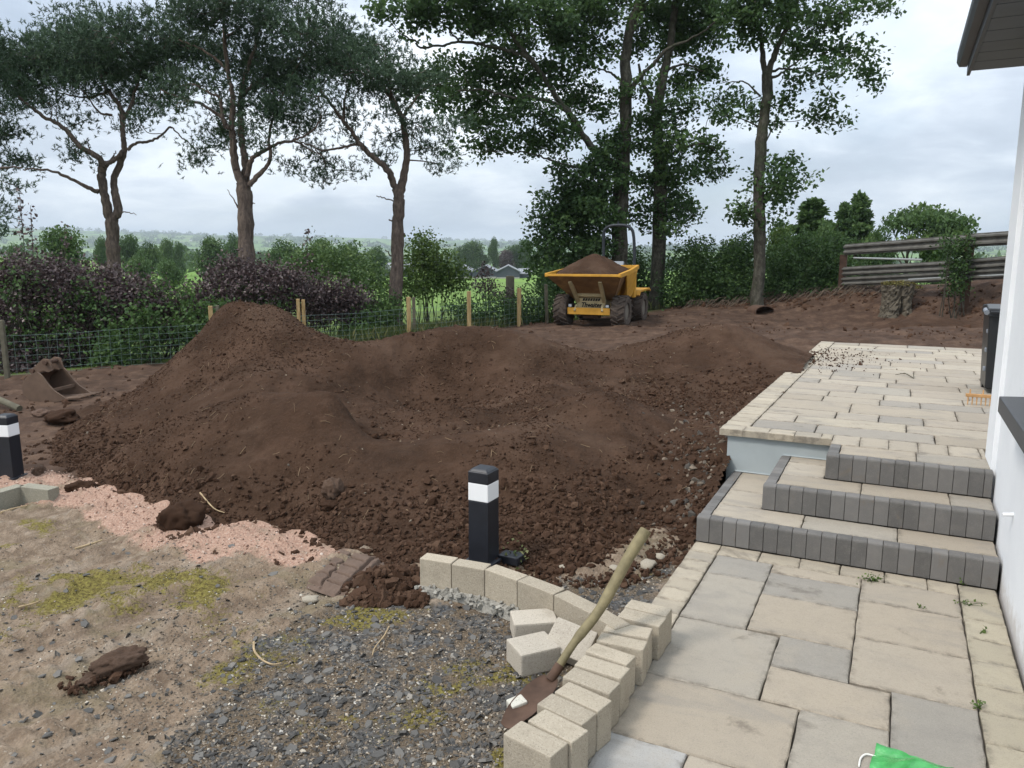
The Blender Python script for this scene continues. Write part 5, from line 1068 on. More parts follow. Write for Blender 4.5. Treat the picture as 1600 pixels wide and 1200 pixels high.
field_tree(1320, 400, 328, 36, 46, 'cone', 'dark fir between the two taller ones', grp=BT); field_tree(1225, 430, 345, 70, 34, 'round', 'pale bushy tree behind the bare leaning sycamore', 'meadow_leaf', grp=BT); field_tree(1290, 430, 345, 60, 36, 'round', 'bushy tree behind the left end of the barrier', grp=BT, var=1)
field_tree(1150, 430, 372, 60, 36, 'round', 'pale bushy tree between the two right-hand sycamore trunks', 'meadow_leaf', grp=BT, var=2); field_tree(1380, 410, 352, 60, 44, 'round', 'low tree under the wide flat topped tree', grp=BT, var=3); field_tree(1470, 410, 350, 50, 50, 'round', 'low tree right of the wide flat topped tree', grp=BT, var=2)
field_tree(1590, 390, 345, 26, 40, 'round', 'thin bush above the right end of the barrier', grp=BT, var=1); field_tree(1085, 420, 390, 40, 36, 'round', 'low tree behind the straight sycamore trunk', 'meadow_leaf', grp=BT, var=1)

# distant woods and hedgerows, one mass
rng = np.random.default_rng(9); C = []
for v0, v1, n, wid in ((230, 420, 90, 5), (420, 900, 300, 7), (900, 1700, 520, 9), (1700, 4600, 1500, 11)):
    rr = rng.uniform(v0, v1, n); aa = np.radians(rng.uniform(-42, 38, n)); u, v = rr * np.sin(aa), rr * np.cos(aa)
    k = fbm(u / (v0 * .35), v / (v0 * .25), 3, 91) > -.05; k &= ~((np.abs(aa + .12) < .14) & (rr < 270)); u, v, rr = u[k], v[k], rr[k]; C.append(np.stack([u, v, np.full(len(u), wid), rr], 1))
C = np.concatenate(C); per = 46; n = len(C); q = rng.normal(size=(n, per, 3)); q /= np.linalg.norm(q, axis=2)[..., None]; q[..., 2] = np.abs(q[..., 2])
wid = C[:, 2] * rng.uniform(.7, 1.5, n); zb = far_z(C[:, 0], C[:, 1]); hh = wid * rng.uniform(.6, 1.0, n)
P = np.stack([C[:, 0, None] + q[..., 0] * wid[:, None], C[:, 1, None] + q[..., 1] * wid[:, None], zb[:, None] + q[..., 2] * hh[:, None] * 1.15], -1) * 1.0
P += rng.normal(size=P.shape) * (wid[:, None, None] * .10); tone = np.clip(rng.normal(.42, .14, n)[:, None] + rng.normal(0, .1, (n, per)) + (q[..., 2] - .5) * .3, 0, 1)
o = leaves('distant_woods', P.reshape(-1, 3), (wid[:, None] * rng.uniform(.35, .6, (n, per))).ravel(), rng, tone.ravel(), 'kite', .7, MATS['woodland_leaf'], None)
tag(o, 'distant woods and hedgerow trees across the valley', kind='stuff')

# long grass by the fence
def grass_mass(name, lab, spots, seed, h=(.10, .48), dry=.3):
    rng = np.random.default_rng(seed); V = []; T_ = []
    for px, v, wpx, dep, n in spots:
        c = at_v(px, 500, v); u = c[0] + rng.normal(0, .5, n) * wpx * v / 1216; w = v + rng.normal(0, dep, n); z = gz0(u, w); L = h[0] + (h[1] - h[0]) * rng.uniform(0, 1, n) ** 1.8
        a = rng.uniform(0, 6.28, n); ln = rng.uniform(.1, .55, n) * L; d = np.stack([np.cos(a) * ln, np.sin(a) * ln, L], 1); s = np.stack([np.sin(a), -np.cos(a), 0 * a], 1) * .0045; b0 = np.stack([u, w, z - .02], 1)
        m = b0 + d * [.35, .35, .62]; V.append(np.stack([b0 - s, b0 + s, m + s * .8, b0 + d, m - s * .8], 1)); T_.append(np.where(rng.uniform(size=n) < dry, rng.uniform(.7, 1, n), rng.uniform(0, .6, n)))
    V = np.concatenate(V); n = len(V); F = np.arange(n * 5).reshape(n, 5); o = link(name, mesh_np(name, V.reshape(-1, 3), F, False, {'tone': np.repeat(np.concatenate(T_), 5)}), MATS['grass_blade']); tag(o, lab, kind='stuff')
grass_mass('long_grass', 'long seeding grass along the wire fence', [(690, 23.8, 70, .45, 4200), (640, 22.7, 45, .4, 3000), (590, 21.7, 60, .4, 2000), (740, 24.6, 50, .4, 1500), (840, 26.2, 60, .4, 900), (480, 20.6, 60, .3, 300), (900, 27.8, 100, .4, 500), (1060, 28.4, 120, .4, 500)], 12)

# farm sheds in the valley ---------------------------------------------------------------------
mat('shed_cladding', col=(.055, .065, .08), rough=.6, var=.1, vscale=.5); mat('shed_roof', col=(.20, .21, .225), rough=.6, var=.12, vscale=.3); mat('roof_light', col=(.36, .38, .39), rough=.5); mat('shed_wall', col=(.36, .35, .32), rough=.9, var=.1, vscale=.6)
def shed(lab, px0, px1, py_eave, py_ridge, py_base, v, depth, gable=True):
    a = at_v(px0, py_base, v); b_ = at_v(px1, py_base, v); ze = at_v(px0, py_eave, v)[2]; zr = at_v(px0, py_ridge, v)[2]; w = b_[0] - a[0]; zb = min(a[2], float(far_z(np.array([a[0]]), np.array([v]))[0])) - .6
    t = empty('farm_shed', ((a[0] + b_[0]) / 2, v, zb)); tag(t, lab, 'shed', 'farm sheds in the valley'); e, r_ = ze - zb, zr - zb
    if gable:
        MB().prism([(-w / 2, .0), (w / 2, 0), (w / 2, e), (0, r_), (-w / 2, e)], 'y', 0, depth).build('wall', MATS['shed_cladding'], t)
        for s in (-1, 1): MB().prism([(s * (w / 2 + .3), e - .1), (0, r_ + .1), (0, r_ + .3), (s * (w / 2 + .3), e + .12)], 'y', -.4, depth + .4).build('roof', MATS['shed_roof'], t)
        for k in range(3):
            y = depth * (.2 + .28 * k); q = [(-w * .36, e + (r_ - e) * .28 + .2), (-w * .14, e + (r_ - e) * .72 + .2), (-w * .14, e + (r_ - e) * .72 + .28), (-w * .36, e + (r_ - e) * .28 + .28)]; MB().prism(q, 'y', y, y + depth * .09).build('roof_light', MATS['roof_light'], t)
        MB().box((0, -.06, .95), (w * .98, .1, .7)).build('plinth', MATS['shed_wall'], t)
    else:
        MB().box((0, depth / 2, e / 2), (w, depth, e)).build('wall', MATS['shed_cladding'], t); MB().prism([(-.4, e - .1), (depth / 2, r_), (depth + .4, e - .1), (depth + .4, e + .1), (depth / 2, r_ + .25), (-.4, e + .1)], 'x', -w / 2 - .4, w / 2 + .4).build('roof', MATS['shed_roof'], t)
        for k in range(5): MB().prism([(depth * .1, e + (r_ - e) * .25 + .1), (depth * .4, e + (r_ - e) * .8 + .12), (depth * .4, e + (r_ - e) * .8 + .3), (depth * .1, e + (r_ - e) * .25 + .3)], 'x', -w * .42 + w * .2 * k, -w * .42 + w * .2 * k + w * .05).build('roof_light', MATS['roof_light'], t)
shed('right-hand dark gabled farm shed', 776, 812, 425, 416, 437, 230, 30); shed('middle dark gabled farm shed with grey roof', 738, 776, 425, 416, 436, 231, 30); shed('left dark gabled farm shed, partly behind the ash sapling', 700, 736, 425, 416, 434, 234, 26)
shed('long low shed behind the leaning pine', 583, 642, 421, 412, 428, 260, 16, False); shed('pale low shed at the right end of the farm', 812, 830, 428, 421, 437, 245, 14, False)
# far houses: pale specks on the hillside
mat('house_wall', col=(.75, .74, .70), rough=.8); mat('house_roof', col=(.10, .10, .11), rough=.7)
hw = MB().box((0, 0, 3), (14, 9, 6)); hr = MB().prism([(-5.2, 5.9), (5.2, 5.9), (0, 9.5)], 'x', -7.4, 7.4); _hm = None
for i, (px, v) in enumerate([(150, 2700), (172, 2900), (236, 2800), (300, 3000), (318, 2600), (345, 2900), (420, 3000), (470, 2700), (525, 3100), (555, 2800), (560, 2950), (600, 3000), (700, 3100), (745, 2800)]):
    c = at_v(px, 400, v); t = empty('far_house', (c[0], c[1], float(far_z(c[:1], c[1:2])[0])), (i * 1.7) % 3.1); tag(t, 'white house far off on the hillside across the valley', 'house', 'white houses on the far hillside')
    if _hm is None: _hm = (hw.build('wall', MATS['house_wall'], t), hr.build('roof', MATS['house_roof'], t))
    else:
        for q in _hm: d = q.copy(); COL.objects.link(d); d.parent = t

# haze over the valley: one closed box of even, thin air
hz = MB().box((0, 0, 110), (19000, 19000, 320)).build('haze', None)
hm = bpy.data.materials.new('haze'); hm.use_nodes = True; hm.node_tree.nodes.clear(); n = NT(hm.node_tree)
pv = n.new('ShaderNodeVolumePrincipled'); pv.inputs['Color'].default_value = (.80, .90, 1, 1); pv.inputs['Density'].default_value = .0002; pv.inputs['Anisotropy'].default_value = .2
ho = n.new('ShaderNodeOutputMaterial'); n.l.new(pv.outputs[0], ho.inputs['Volume']); hz.data.materials.append(hm); tag(hz, 'thin blue haze over the valley', kind='stuff')

# ================================================================== THINGS
mat('bollard_black', col=(.012, .014, .020), rough=.42, spec=.5, var=.25, vscale=12, bump=.12, bscale=300, bdist=.002)
mat('lamp_lens', col=(.80, .81, .82), rough=.25, spec=.5)
mat('raw_concrete', col=(.30, .285, .25), rough=.95, var=.35, vscale=25, bump=.9, bscale=70, bdist=.012)
mat('shaft_wood', col=(.185, .155, .085), rough=.7, var=.35, vscale=14, bump=.3, bscale=90)
mat('rusty_steel', col=(.085, .050, .034), rough=.8, var=.4, vscale=9, bump=.35, bscale=60)
mat('bucket_steel', col=(.125, .082, .058), rough=.8, var=.28, vscale=4, bump=.3, bscale=40)
def m_post(n, b):
    co, oi = n.rndco(); f = n.noise(5, 6, .65, n.scaled(co, (6, 6, .8))); c = n.ramp(f, [(.3, (.21, .14, .062)), (.5, (.36, .25, .115)), (.72, (.46, .35, .18))])
    n.l.new(c, b.inputs['Base Color']); b.inputs['Roughness'].default_value = .85; n.l.new(n.bump(f, .4, .008), b.inputs['Normal'])
mat('new_post_wood', m_post); mat('old_post_wood', col=(.115, .105, .075), rough=.9, var=.35, vscale=6, bump=.4, bscale=40)
mat('fence_wire', col=(.20, .27, .25), rough=.5, metal=.3)

# kerb round the bollard ------------------------------------------------------------------
kerb = empty('kerb_edging', (0, 0, 0)); tag(kerb, 'curved run of buff kerb blocks on rough concrete, in front of the black bollard light', 'kerb')
BUFF = (.38, .33, .255)
def hexblock(name, c, ux, L, W, z0, z1, col, parent, tilt=0.0, m='concrete_block', bev=.006, roll=0.0):
    me = MB().box((0, 0, 0), (L, W, z1 - z0)); o = me.build(name, MATS[m], parent, (c[0], c[1], (z0 + z1) / 2), (roll, tilt, math.atan2(ux[1], ux[0])), bevel=bev, seg=2); o.color = shade(col, .12); return o
kp = [at_z(*p, .2)[:2] for p in [(655, 874), (705, 882), (757, 891), (808, 909), (865, 931), (922, 960), (962, 985)]]
for a, c in zip(kp[:-1], kp[1:]):
    d = (c - a); L = np.linalg.norm(d); d = d / L; nrm = np.array([-d[1], d[0]]); m_ = (a + c) / 2 + nrm * .055
    hexblock('kerb_block', m_, d, L - .004, .11, -.04, .205 + prs.uniform(-.004, .004), BUFF, kerb)
hb = MB(); _r = random.Random(4)
for a, c in zip(kp[:-2], kp[1:-1]):
    d = c - a; L = np.linalg.norm(d); d = d / L; nrm = np.array([-d[1], d[0]])
    for k in range(34):
        q = a + d * _r.uniform(0, L) - nrm * _r.uniform(-.01, .075); s = _r.uniform(.012, .032); hb.box((q[0], q[1], _r.uniform(-.02, .035)), (s, s * _r.uniform(.7, 1.3), s), Matrix.Rotation(_r.uniform(0, 6), 3, Vector((_r.random(), _r.random(), _r.random())).normalized()), (.7, .7))
    m_ = (a + c) / 2 - nrm * .02; hb.box((m_[0], m_[1], -.03), (L * 1.02, .10, .10), Matrix.Rotation(math.atan2(d[1], d[0]), 3, 'Z'), (1, .5))
hb.build('concrete_haunch', MATS['raw_concrete'], kerb)

# row of upright blocks along the path ----------------------------------------------------
ROW = [((105, 970), (240, 875), (550, 1030), (430, 1130)), ((270, 880), (395, 800), (690, 945), (570, 1035)), ((325, 770), (450, 695), (740, 830), (640, 910)), ((460, 690), (545, 618), (850, 740), (740, 825)),
       ((505, 590), (590, 520), (900, 625), (820, 705)), ((590, 505), (655, 440), (970, 525), (895, 610)), ((670, 415), (720, 360), (1005, 440), (935, 515)), ((735, 350), (770, 285), (1085, 350), (1045, 410)),
       ((775, 280), (825, 208), (1115, 265), (1085, 330)), ((870, 185), (930, 125), (1205, 190), (1160, 255)), ((925, 120), (970, 65), (1250, 130), (1200, 185))]
ord_ = ['nearest the camera', 'second from the camera', 'third from the camera', 'fourth from the camera', 'beside the rusty shovel blade', 'just beyond the rusty shovel blade', 'behind the shovel handle', 'sixth from the far end', 'fourth from the far end', 'second from the far end', 'farthest, by the cream border']
for i, q in enumerate(ROW):
    P = [at_z(760 + x / 4.285, 920 + y / 4.285, .2)[:2] for x, y in q]; c = sum(P) / 4; a = (P[0] + P[1]) / 2; b_ = (P[2] + P[3]) / 2; d = (b_ - a) / np.linalg.norm(b_ - a)
    L = np.linalg.norm(b_ - a); W = max(.075, min(.14, .5 * (np.linalg.norm((P[1] - P[0]) - d * ((P[1] - P[0]) @ d)) + np.linalg.norm((P[2] - P[3]) - d * ((P[2] - P[3]) @ d))) - .004))
    o = hexblock('walling_block', c, d, L, W, .0, .2, (.39, .34, .265), None, bev=.008, tilt=prs.uniform(-.01, .01)); o.location.z = .1 + max(0, -.0)
    tag(o, 'upright buff concrete block in the row edging the path, ' + ord_[i], 'block', 'upright blocks in a row along the path')
    lx_, ly_ = to_local(c[0] - d[0] * L * .3, c[1] - d[1] * L * .3)
    if lx_ < .25: o.location.z -= .0
# concrete footing below the row, on the gravel side
ft = MB(); ft.prism([tuple(to_local(*(at_z(760 + x / 4.285, 920 + y / 4.285, .2)[:2]))) for x, y in [(105, 985), (330, 775), (505, 595), (670, 420), (780, 285), (930, 125), (1150, 180), (900, 640), (560, 1030), (430, 1130)]], 'z', -.12, -.004)
tag(ft.build('block_footing', MATS['raw_concrete'], None, FRAME, (0, 0, -_YAW)), 'rough concrete footing under the row of upright blocks', 'footing')
# loose blocks
for lab, px, py, L, W, Hh, rz, tl, rl, z in [('loose buff block lying flat against the curved kerb, behind the other two', 834, 972, .26, .17, .12, .15, 0, .05, .06), ('loose pale block lying nearest in the heap, with a brown stain on top', 833, 1016, .235, .20, .13, .42, 0, 0, .065),
                                          ('loose buff block tilted on edge, leaning on the other two', 893, 1000, .25, .19, .10, -.55, .12, .62, .105)]:
    p = at_z(px, py, z); o = MB().box((0, 0, 0), (L, W, Hh)).build('loose_block', MATS['concrete_block'], None, (p[0], p[1], z - .02), (rl, tl, rz), bevel=.01); o.color = shade((.43, .385, .32)); tag(o, lab, 'block', 'loose blocks by the shovel')
p = at_z(808, 1098, .03); o = MB().box((0, 0, 0), (.085, .07, .06)).build('stone_offcut', MATS['concrete_block'], None, (p[0], p[1], .015), (.05, -.1, .5), bevel=.008); o.color = (.55, .53, .46, 1); tag(o, 'small whitish stone offcut on the gravel below the loose blocks', 'stone')

# shovel -------------------------------------------------------------------------------------
sh = empty('shovel'); tag(sh, 'shovel with a worn wooden shaft and rusty blade, leaning over the row of blocks', 'shovel')
a = at_v(868, 1068, 3.62); a[2] = .09; b_ = at_v(1009, 829, 4.0); md = (a * .55 + b_ * .45) + np.array([.012, -.01, -.012])
MB().tube(spline([a, a * .8 + b_ * .2, md, a * .2 + b_ * .8, b_], 4), [.021] * 5 + [.026] * 4 + [.030] * 4 + [.0325] * 4, 14).build('shaft', MATS['shaft_wood'], sh, smooth=True)
d = (b_ - a) / np.linalg.norm(b_ - a); MB().tube([a - d * .05, a + d * .04], [.024, .026], 12).build('socket', MATS['rusty_steel'], sh, smooth=True)
t0 = a - d * .04; t1 = at_z(792, 1136, .015); ax = t1 - t0; L = np.linalg.norm(ax); ax /= L; sd_ = np.cross(ax, [0, 0, 1]); sd_ /= np.linalg.norm(sd_); up_ = np.cross(sd_, ax)
bv = MB(); nL, nW = 7, 6
for s in (0, 1):
    V = []
    for i in range(nL + 1):
        t = i / nL; w = .075 * (1 - .55 * max(0, (t - .6) / .4) ** 1.6) * (0.55 + .45 * min(1, t * 5))
        for j in range(nW + 1):
            x = (j / nW - .5) * 2; V.append(t0 + ax * (L * t) + sd_ * (x * w) + up_ * (.018 * x * x - .004 * s - .006))
    o0 = len(bv.v); F = [(i * (nW + 1) + j, i * (nW + 1) + j + 1, (i + 1) * (nW + 1) + j + 1, (i + 1) * (nW + 1) + j) for i in range(nL) for j in range(nW)]; bv.add(V, F)
bv.build('blade', MATS['rusty_steel'], sh, smooth=True)

# bollard lights ----------------------------------------------------------------------------
def bollard(loc, rz, lab):
    t = empty('bollard_light', loc, rz); tag(t, lab, 'bollard light', 'black bollard lights along the kerb'); s = .162
    MB().box((0, 0, .02), (s + .06, s + .06, .04)).build('base_plate', MATS['bollard_black'], t, bevel=.006)
    MB().box((0, 0, .26), (s, s, .45), None, (.97, .97)).build('column', MATS['bollard_black'], t, bevel=.006)
    ln = MB(); ln.box((0, 0, .55), (s * .985, s * .985, .128)); lens = ln.build('lens', MATS['lamp_lens'], t, bevel=.006)
    for ang in (0, math.pi / 2, math.pi, -math.pi / 2):    # the lamp's white inner louvre, a wedge behind each face
        R = Matrix.Rotation(ang, 3, 'Z'); MB().add([R @ Vector(p) for p in [(-s * .40, -s * .492, .495), (s * .40, -s * .492, .495), (s * .40, -s * .492, .590), (-s * .40, -s * .492, .590), (0, -s * .478, .59)]], [(0, 1, 4), (1, 2, 4), (3, 0, 4), (0, 3, 2, 1)]).build('louvre', MATS['lamp_lens'], lens)
    cp = MB().box((0, 0, .655), (s * 1.0, s * 1.0, .085)); cp.box((0, 0, .707), (s * .97, s * .97, .022), None, (.72, .72)); cp.build('cap', MATS['bollard_black'], t, bevel=.010, seg=3); return t
p = at_z(756, 884, 0); bollard((p[0], p[1] + .04, 0), -_YAW - .02, 'black bollard light behind the curved kerb, in front of the soil heap')
t2 = bollard((-5.40, 8.02, -.2), -.12, 'black bollard light cut by the left edge of the picture, with white scratches')
mat('scratch_white', col=(.7, .7, .7), rough=.8); MB().tube([(.045, -.0735, .42), (.05, -.0735, .36), (.04, -.0735, .31), (.035, -.0735, .27)], .004, 5).build('scratch', MATS['scratch_white'], t2)
MB().box((.16, .12, .03), (.16, .12, .06)).build('junction_box', MATS['bollard_black'], bpy.data.objects['bollard_light'], bevel=.008)
kl = empty('kerb_corner'); tag(kl, 'weathered grey kerb corner at the left edge, by the scratched bollard light', 'kerb')
for q0, q1 in (((-40, 778), (33, 757)), ((36, 757), (84, 763))):
    a, c = at_z(*q0, .05)[:2], at_z(*q1, .05)[:2]; d = c - a; L = np.linalg.norm(d); hexblock('kerb_block', (a + c) / 2, d / L, L - .006, .12, -.3, .05, (.25, .235, .185), kl)

# green bag ------------------------------------------------------------------------------------
def m_bag(n, b):
    co = n.objco(); f = n.noise(9, 4, .6, co); c = n.ramp(f, [(.35, (.025, .20, .045)), (.6, (.06, .36, .09)), (.72, (.22, .52, .22))]); n.l.new(c, b.inputs['Base Color']); b.inputs['Roughness'].default_value = .22; b.inputs['Specular IOR Level'].default_value = .6
    b.inputs['Subsurface Weight'].default_value = 0; n.l.new(n.bump(n.noise(26, 5, .6, co, .6), .5, .01), b.inputs['Normal'])
mat('green_plastic', m_bag); mat('white_cord', col=(.75, .74, .70), rough=.8)
bg = empty('plastic_bag', tuple(at_z(1372, 1168, 0)[:2]) + (0.0,), -.62); tag(bg, 'crumpled shiny green plastic bag on the paving, with a white cord', 'bag')
nx_, ny_ = 30, 30; V = []; X, Y = np.meshgrid(np.linspace(0, .42, nx_), np.linspace(0, -.34, ny_), indexing='ij')
hgt = .012 + .10 * sstep(X, .0, .2) * sstep(-Y, .02, .18) * (1 - sstep(X, .3, .42)) * (1 - sstep(-Y, .24, .34)) + .010 * fbm(X * 22, Y * 22, 3, 5) + .012 * np.abs(fbm(X * 9 + Y * 6, Y * 9, 2, 6))
top = np.stack([X + .01 * fbm(Y * 15, X * 3, 2, 7), Y, np.maximum(hgt, .005)], -1).reshape(-1, 3); bot = np.stack([X, Y, 0 * X + .002], -1).reshape(-1, 3)
i, j = np.meshgrid(np.arange(nx_ - 1), np.arange(ny_ - 1), indexing='ij'); a = (i * ny_ + j).ravel(); Fq = np.stack([a, a + 1, a + ny_ + 1, a + ny_], 1)
link('film', mesh_np('film', np.concatenate([top, bot]), np.concatenate([Fq, Fq[:, ::-1] + nx_ * ny_]), True), MATS['green_plastic'], bg)
MB().tube(spline([(.005, -.09, .01), (-.03, -.10, .012), (-.045, -.14, .01), (-.04, -.2, .008)], 5), .004, 6).build('cord', MATS['white_cord'], bg, smooth=True)

# wire fence ---------------------------------------------------------------------------------
wf = empty('wire_fence'); tag(wf, 'green wire netting fence on round and half round timber posts along the beech hedge', 'fence')
FL = [(-60, 15.4), (0, 16.0), (200, 17.2), (335, 18.1), (470, 19.6), (643, 21.6), (733, 22.8), (811, 24.0), (853, 25.2)]; fp = [np.array([*uv_of(px, 500, v)]) for px, v in FL]
def stake(px, v, ptop, w, dp, rz, m, name='post', lean=0.0):
    c = at_v(px, 500, v); zt = at_v(px, ptop, v)[2]; z0 = g1(c[0], c[1]) - .3; h = zt - z0
    return MB().box((0, 0, h / 2), (w, dp, h), None, (.96, .96)).build(name, MATS[m], wf, (c[0], c[1], z0), (0, lean, rz), bevel=.012)
for px, v, tp, w, d_, rz, m in [(330, 18.05, 478, .10, .10, .3, 'new_post_wood'), (341, 18.3, 477, .08, .10, .2, 'old_post_wood'), (467, 19.5, 467, .09, .1, .3, 'new_post_wood'), (475, 19.75, 468, .09, .1, .2, 'new_post_wood'), (639, 21.5, 464, .11, .1, .3, 'new_post_wood'), (647, 21.75, 464, .09, .1, .2, 'old_post_wood'), (733, 22.75, 455, .115, .11, .2, 'new_post_wood'), (811, 24.0, 450, .12, .11, .2, 'new_post_wood'), (2, 15.9, 500, .09, .09, .1, 'old_post_wood')]: stake(px, v, tp, w, d_, rz, m)
stake(855, 24.9, 444, .10, .10, .2, 'old_post_wood', lean=-.035)
wm_ = MB(); hts = [.05, .17, .30, .44, .59, .74, .88]
for a, c in zip(fp[:-1], fp[1:]):
    L = np.linalg.norm(c - a); ns = max(2, int(L / .19)); za, zc = g1(*a), g1(*c)
    for h in hts: wm_.tube([(a[0], a[1], za + h), ((a[0] + c[0]) / 2, (a[1] + c[1]) / 2, (za + zc) / 2 + h - .025 + prs.uniform(-.02, .02)), (c[0], c[1], zc + h)], .0042 if h > .8 else .0034, 4, False)
    for k in range(ns + 1):
        q = a + (c - a) * k / ns; z_ = za + (zc - za) * k / ns; e = prs.uniform(-.025, .025); wm_.tube([(q[0], q[1], z_ + .03), (q[0] + e, q[1], z_ + .45), (q[0] + e * .5, q[1], z_ + .88)], .0032, 3, False)
wm_.build('wire_netting', MATS['fence_wire'], wf)
c = at_v(797, 460, 27.5); zt = at_v(797, 431, 27.5)[2]; z0 = g1(c[0], c[1]) - .3; o = MB().box((0, 0, (zt - z0) / 2), (.27, .24, zt - z0), None, (.97, .97)).build('gate_post', MATS['old_post_wood'], None, (c[0], c[1], z0), (0, 0, .3), bevel=.03); tag(o, 'stout weathered grey gate post beyond the fence, left of the dumper', 'post')
c = at_v(575, 531, 19.2); o = MB().box((0, 0, 0), (1.3, .14, .05)).build('timber_plank', MATS['new_post_wood'], None, (c[0], c[1], g1(c[0], c[1]) + .05), (0, .02, .42), bevel=.006); tag(o, 'pale timber plank lying at the foot of the fence behind the soil heaps', 'plank')
a = at_v(-45, 575, 12.6); c = at_v(27, 606, 12.2); a[2] = g1(a[0], a[1]) + .32; c[2] = g1(c[0], c[1]) + .04; o = MB().tube(spline([a, (a + c) / 2, c], 4), .055, 10).build('timber_pole', MATS['old_post_wood'], None, smooth=True); tag(o, 'weathered timber pole lying at the left edge beside the digger bucket', 'pole')

# digger bucket --------------------------------------------------------------------------------
KB = 13.0 / 1216 / 4.285; bz = at_v(75, 632, 13.0); dbk = empty('digger_bucket', (bz[0], 13.0, g1(bz[0], 13.0) - .02), -.12); tag(dbk, 'rusty excavator bucket with teeth lying on its back in front of the wire fence', 'digger bucket')
def bpt(x, y): return ((x - 320) * KB, (392 - y) * KB)
side = [bpt(*p) for p in [(150, 345), (140, 290), (160, 240), (205, 200), (265, 175), (300, 205), (345, 270), (385, 310), (480, 368), (400, 384), (300, 392), (215, 392)]]; WB = .62
MB().prism(side, 'y', -.02, .02).build('side_plate', MATS['bucket_steel'], dbk, bevel=.006); MB().prism([(x, y) for x, y in side], 'y', WB - .02, WB + .02).build('side_plate', MATS['bucket_steel'], dbk, bevel=.006)
bk = [bpt(*p) for p in [(265, 180), (205, 203), (163, 242), (145, 290), (155, 342), (217, 386), (300, 386), (400, 380), (476, 368)]]; inn = [bpt(*p) for p in [(266, 190), (213, 212), (174, 248), (158, 290), (167, 336), (222, 375), (300, 374), (400, 368), (474, 362)]]
MB().prism(bk + inn[::-1], 'y', .02, WB - .02).build('curved_back', MATS['bucket_steel'], dbk)
for k in range(5):
    y = .05 + k * (WB - .1) / 4; MB().add([(x, y + s * w, z) for (x, z), w in [(bpt(455, 374), .045), (bpt(470, 358), .045), (bpt(560, 352), .02), (bpt(555, 362), .02)] for s in (-1, 1)], [(0, 1, 3, 2), (2, 3, 5, 4), (4, 5, 7, 6), (6, 7, 1, 0), (0, 2, 4, 6), (1, 7, 5, 3)]).build('tooth', MATS['bucket_steel'], dbk, bevel=.005)
ear = [bpt(*p) for p in [(170, 235), (165, 175), (190, 160), (235, 120), (270, 95), (310, 98), (328, 130), (335, 175), (300, 190), (265, 180)]]
for y in (.16, .42): MB().prism(ear, 'y', y - .015, y + .015).build('hanger_ear', MATS['bucket_steel'], dbk, bevel=.006)
for px_, py_ in ((185, 180), (290, 120)): x, z = bpt(px_, py_); MB().tube([(x, .10, z), (x, .50, z)], .04, 14).build('pin', MATS['rusty_steel'], dbk, smooth=True)
MB().box((bpt(350, 300)[0], WB / 2, bpt(350, 300)[1] - .02), (.03, WB - .05, .05)).build('cross_brace', MATS['bucket_steel'], dbk)

# dumper ---------------------------------------------------------------------------------------
mat('dumper_yellow', col=(.52, .27, .038), rough=.55, var=.22, vscale=5, bump=.1, bscale=40); mat('dumper_cream', col=(.42, .34, .19), rough=.7, var=.25, vscale=6)
def m_skip(n, b):  # mottled brown: the shade under the skip is put into the plate colour
    co = n.objco(); f = n.noise(2.2, 7, .65, co); c = n.ramp(f, [(.35, (.16, .085, .038)), (.55, (.25, .14, .06)), (.72, (.40, .23, .075))]); n.l.new(c, b.inputs['Base Color']); b.inputs['Roughness'].default_value = .85; n.l.new(n.bump(n.noise(30, 6, .7, co), .3, .01), b.inputs['Normal'])
mat('shaded_skip', m_skip); mat('tyre_rubber', col=(.075, .058, .047), rough=.95, var=.45, vscale=9, bump=.4, bscale=50); mat('wheel_rim', col=(.16, .14, .115), rough=.8, var=.3, vscale=6)
mat('dark_metal', col=(.030, .036, .044), rough=.5, var=.2, vscale=6); mat('grey_plastic_and_glint', col=(.20, .22, .25), rough=.5); mat('print_black', col=(.012, .011, .010), rough=.7); mat('lamp_glass', col=(.6, .62, .62), rough=.15, spec=.7)
dc = uv_of(925, 510, 22.9); dg = g1(*dc); dm = empty('dumper_truck', (dc[0], dc[1], dg + .0), -.42); tag(dm, 'yellow articulated site dumper truck with a roll bar and its skip full of soil', 'dumper')
def wheel(x, y, r, w, s):
    wh = MB(); h = w / 2; wh.lathe([(r * .55, -h * .9), (r * .80, -h), (r * .93, -h * .92), (r * .97, -h * .6), (r * .98, 0), (r * .97, h * .6), (r * .93, h * .92), (r * .80, h), (r * .55, h * .9), (r * .53, 0)], 32, 'x')
    n = 16
    for k in range(n):
        for sg in (-1, 1):
            a0 = 2 * math.pi * (k + (.5 if sg > 0 else 0)) / n; V = []
            for t in (0, 1):
                for da in (-.055, .055):
                    for rr in (r * .95, r * 1.035): V.append((sg * (h * .02 + t * h * .96), rr * math.cos(a0 + da - t * .26), rr * math.sin(a0 + da - t * .26)))
            wh.add(V, [(0, 1, 3, 2), (4, 6, 7, 5), (0, 4, 5, 1), (2, 3, 7, 6), (1, 5, 7, 3), (0, 2, 6, 4)])
    e = wh.build('wheel', MATS['tyre_rubber'], dm, (x, y, r - .02)); rm = MB().lathe([(r * .56, -h * .55), (r * .5, -h * .2), (r * .2, -h * .1), (r * .2, h * .25), (r * .5, h * .35), (r * .56, h * .72)], 24, 'x'); rm.lathe([(r * .16, h * .2), (r * .16, h * .55), (r * .08, h * .62)], 14, 'x'); rm.build('rim', MATS['wheel_rim'], e, smooth=True)
    if s < 0: e.rotation_euler = (0, 0, math.pi)
    return e
for x, y in ((.89, 0), (-.89, 0), (.86, 2.05), (-.86, 2.05)): wheel(x, y, .46, .42, x)
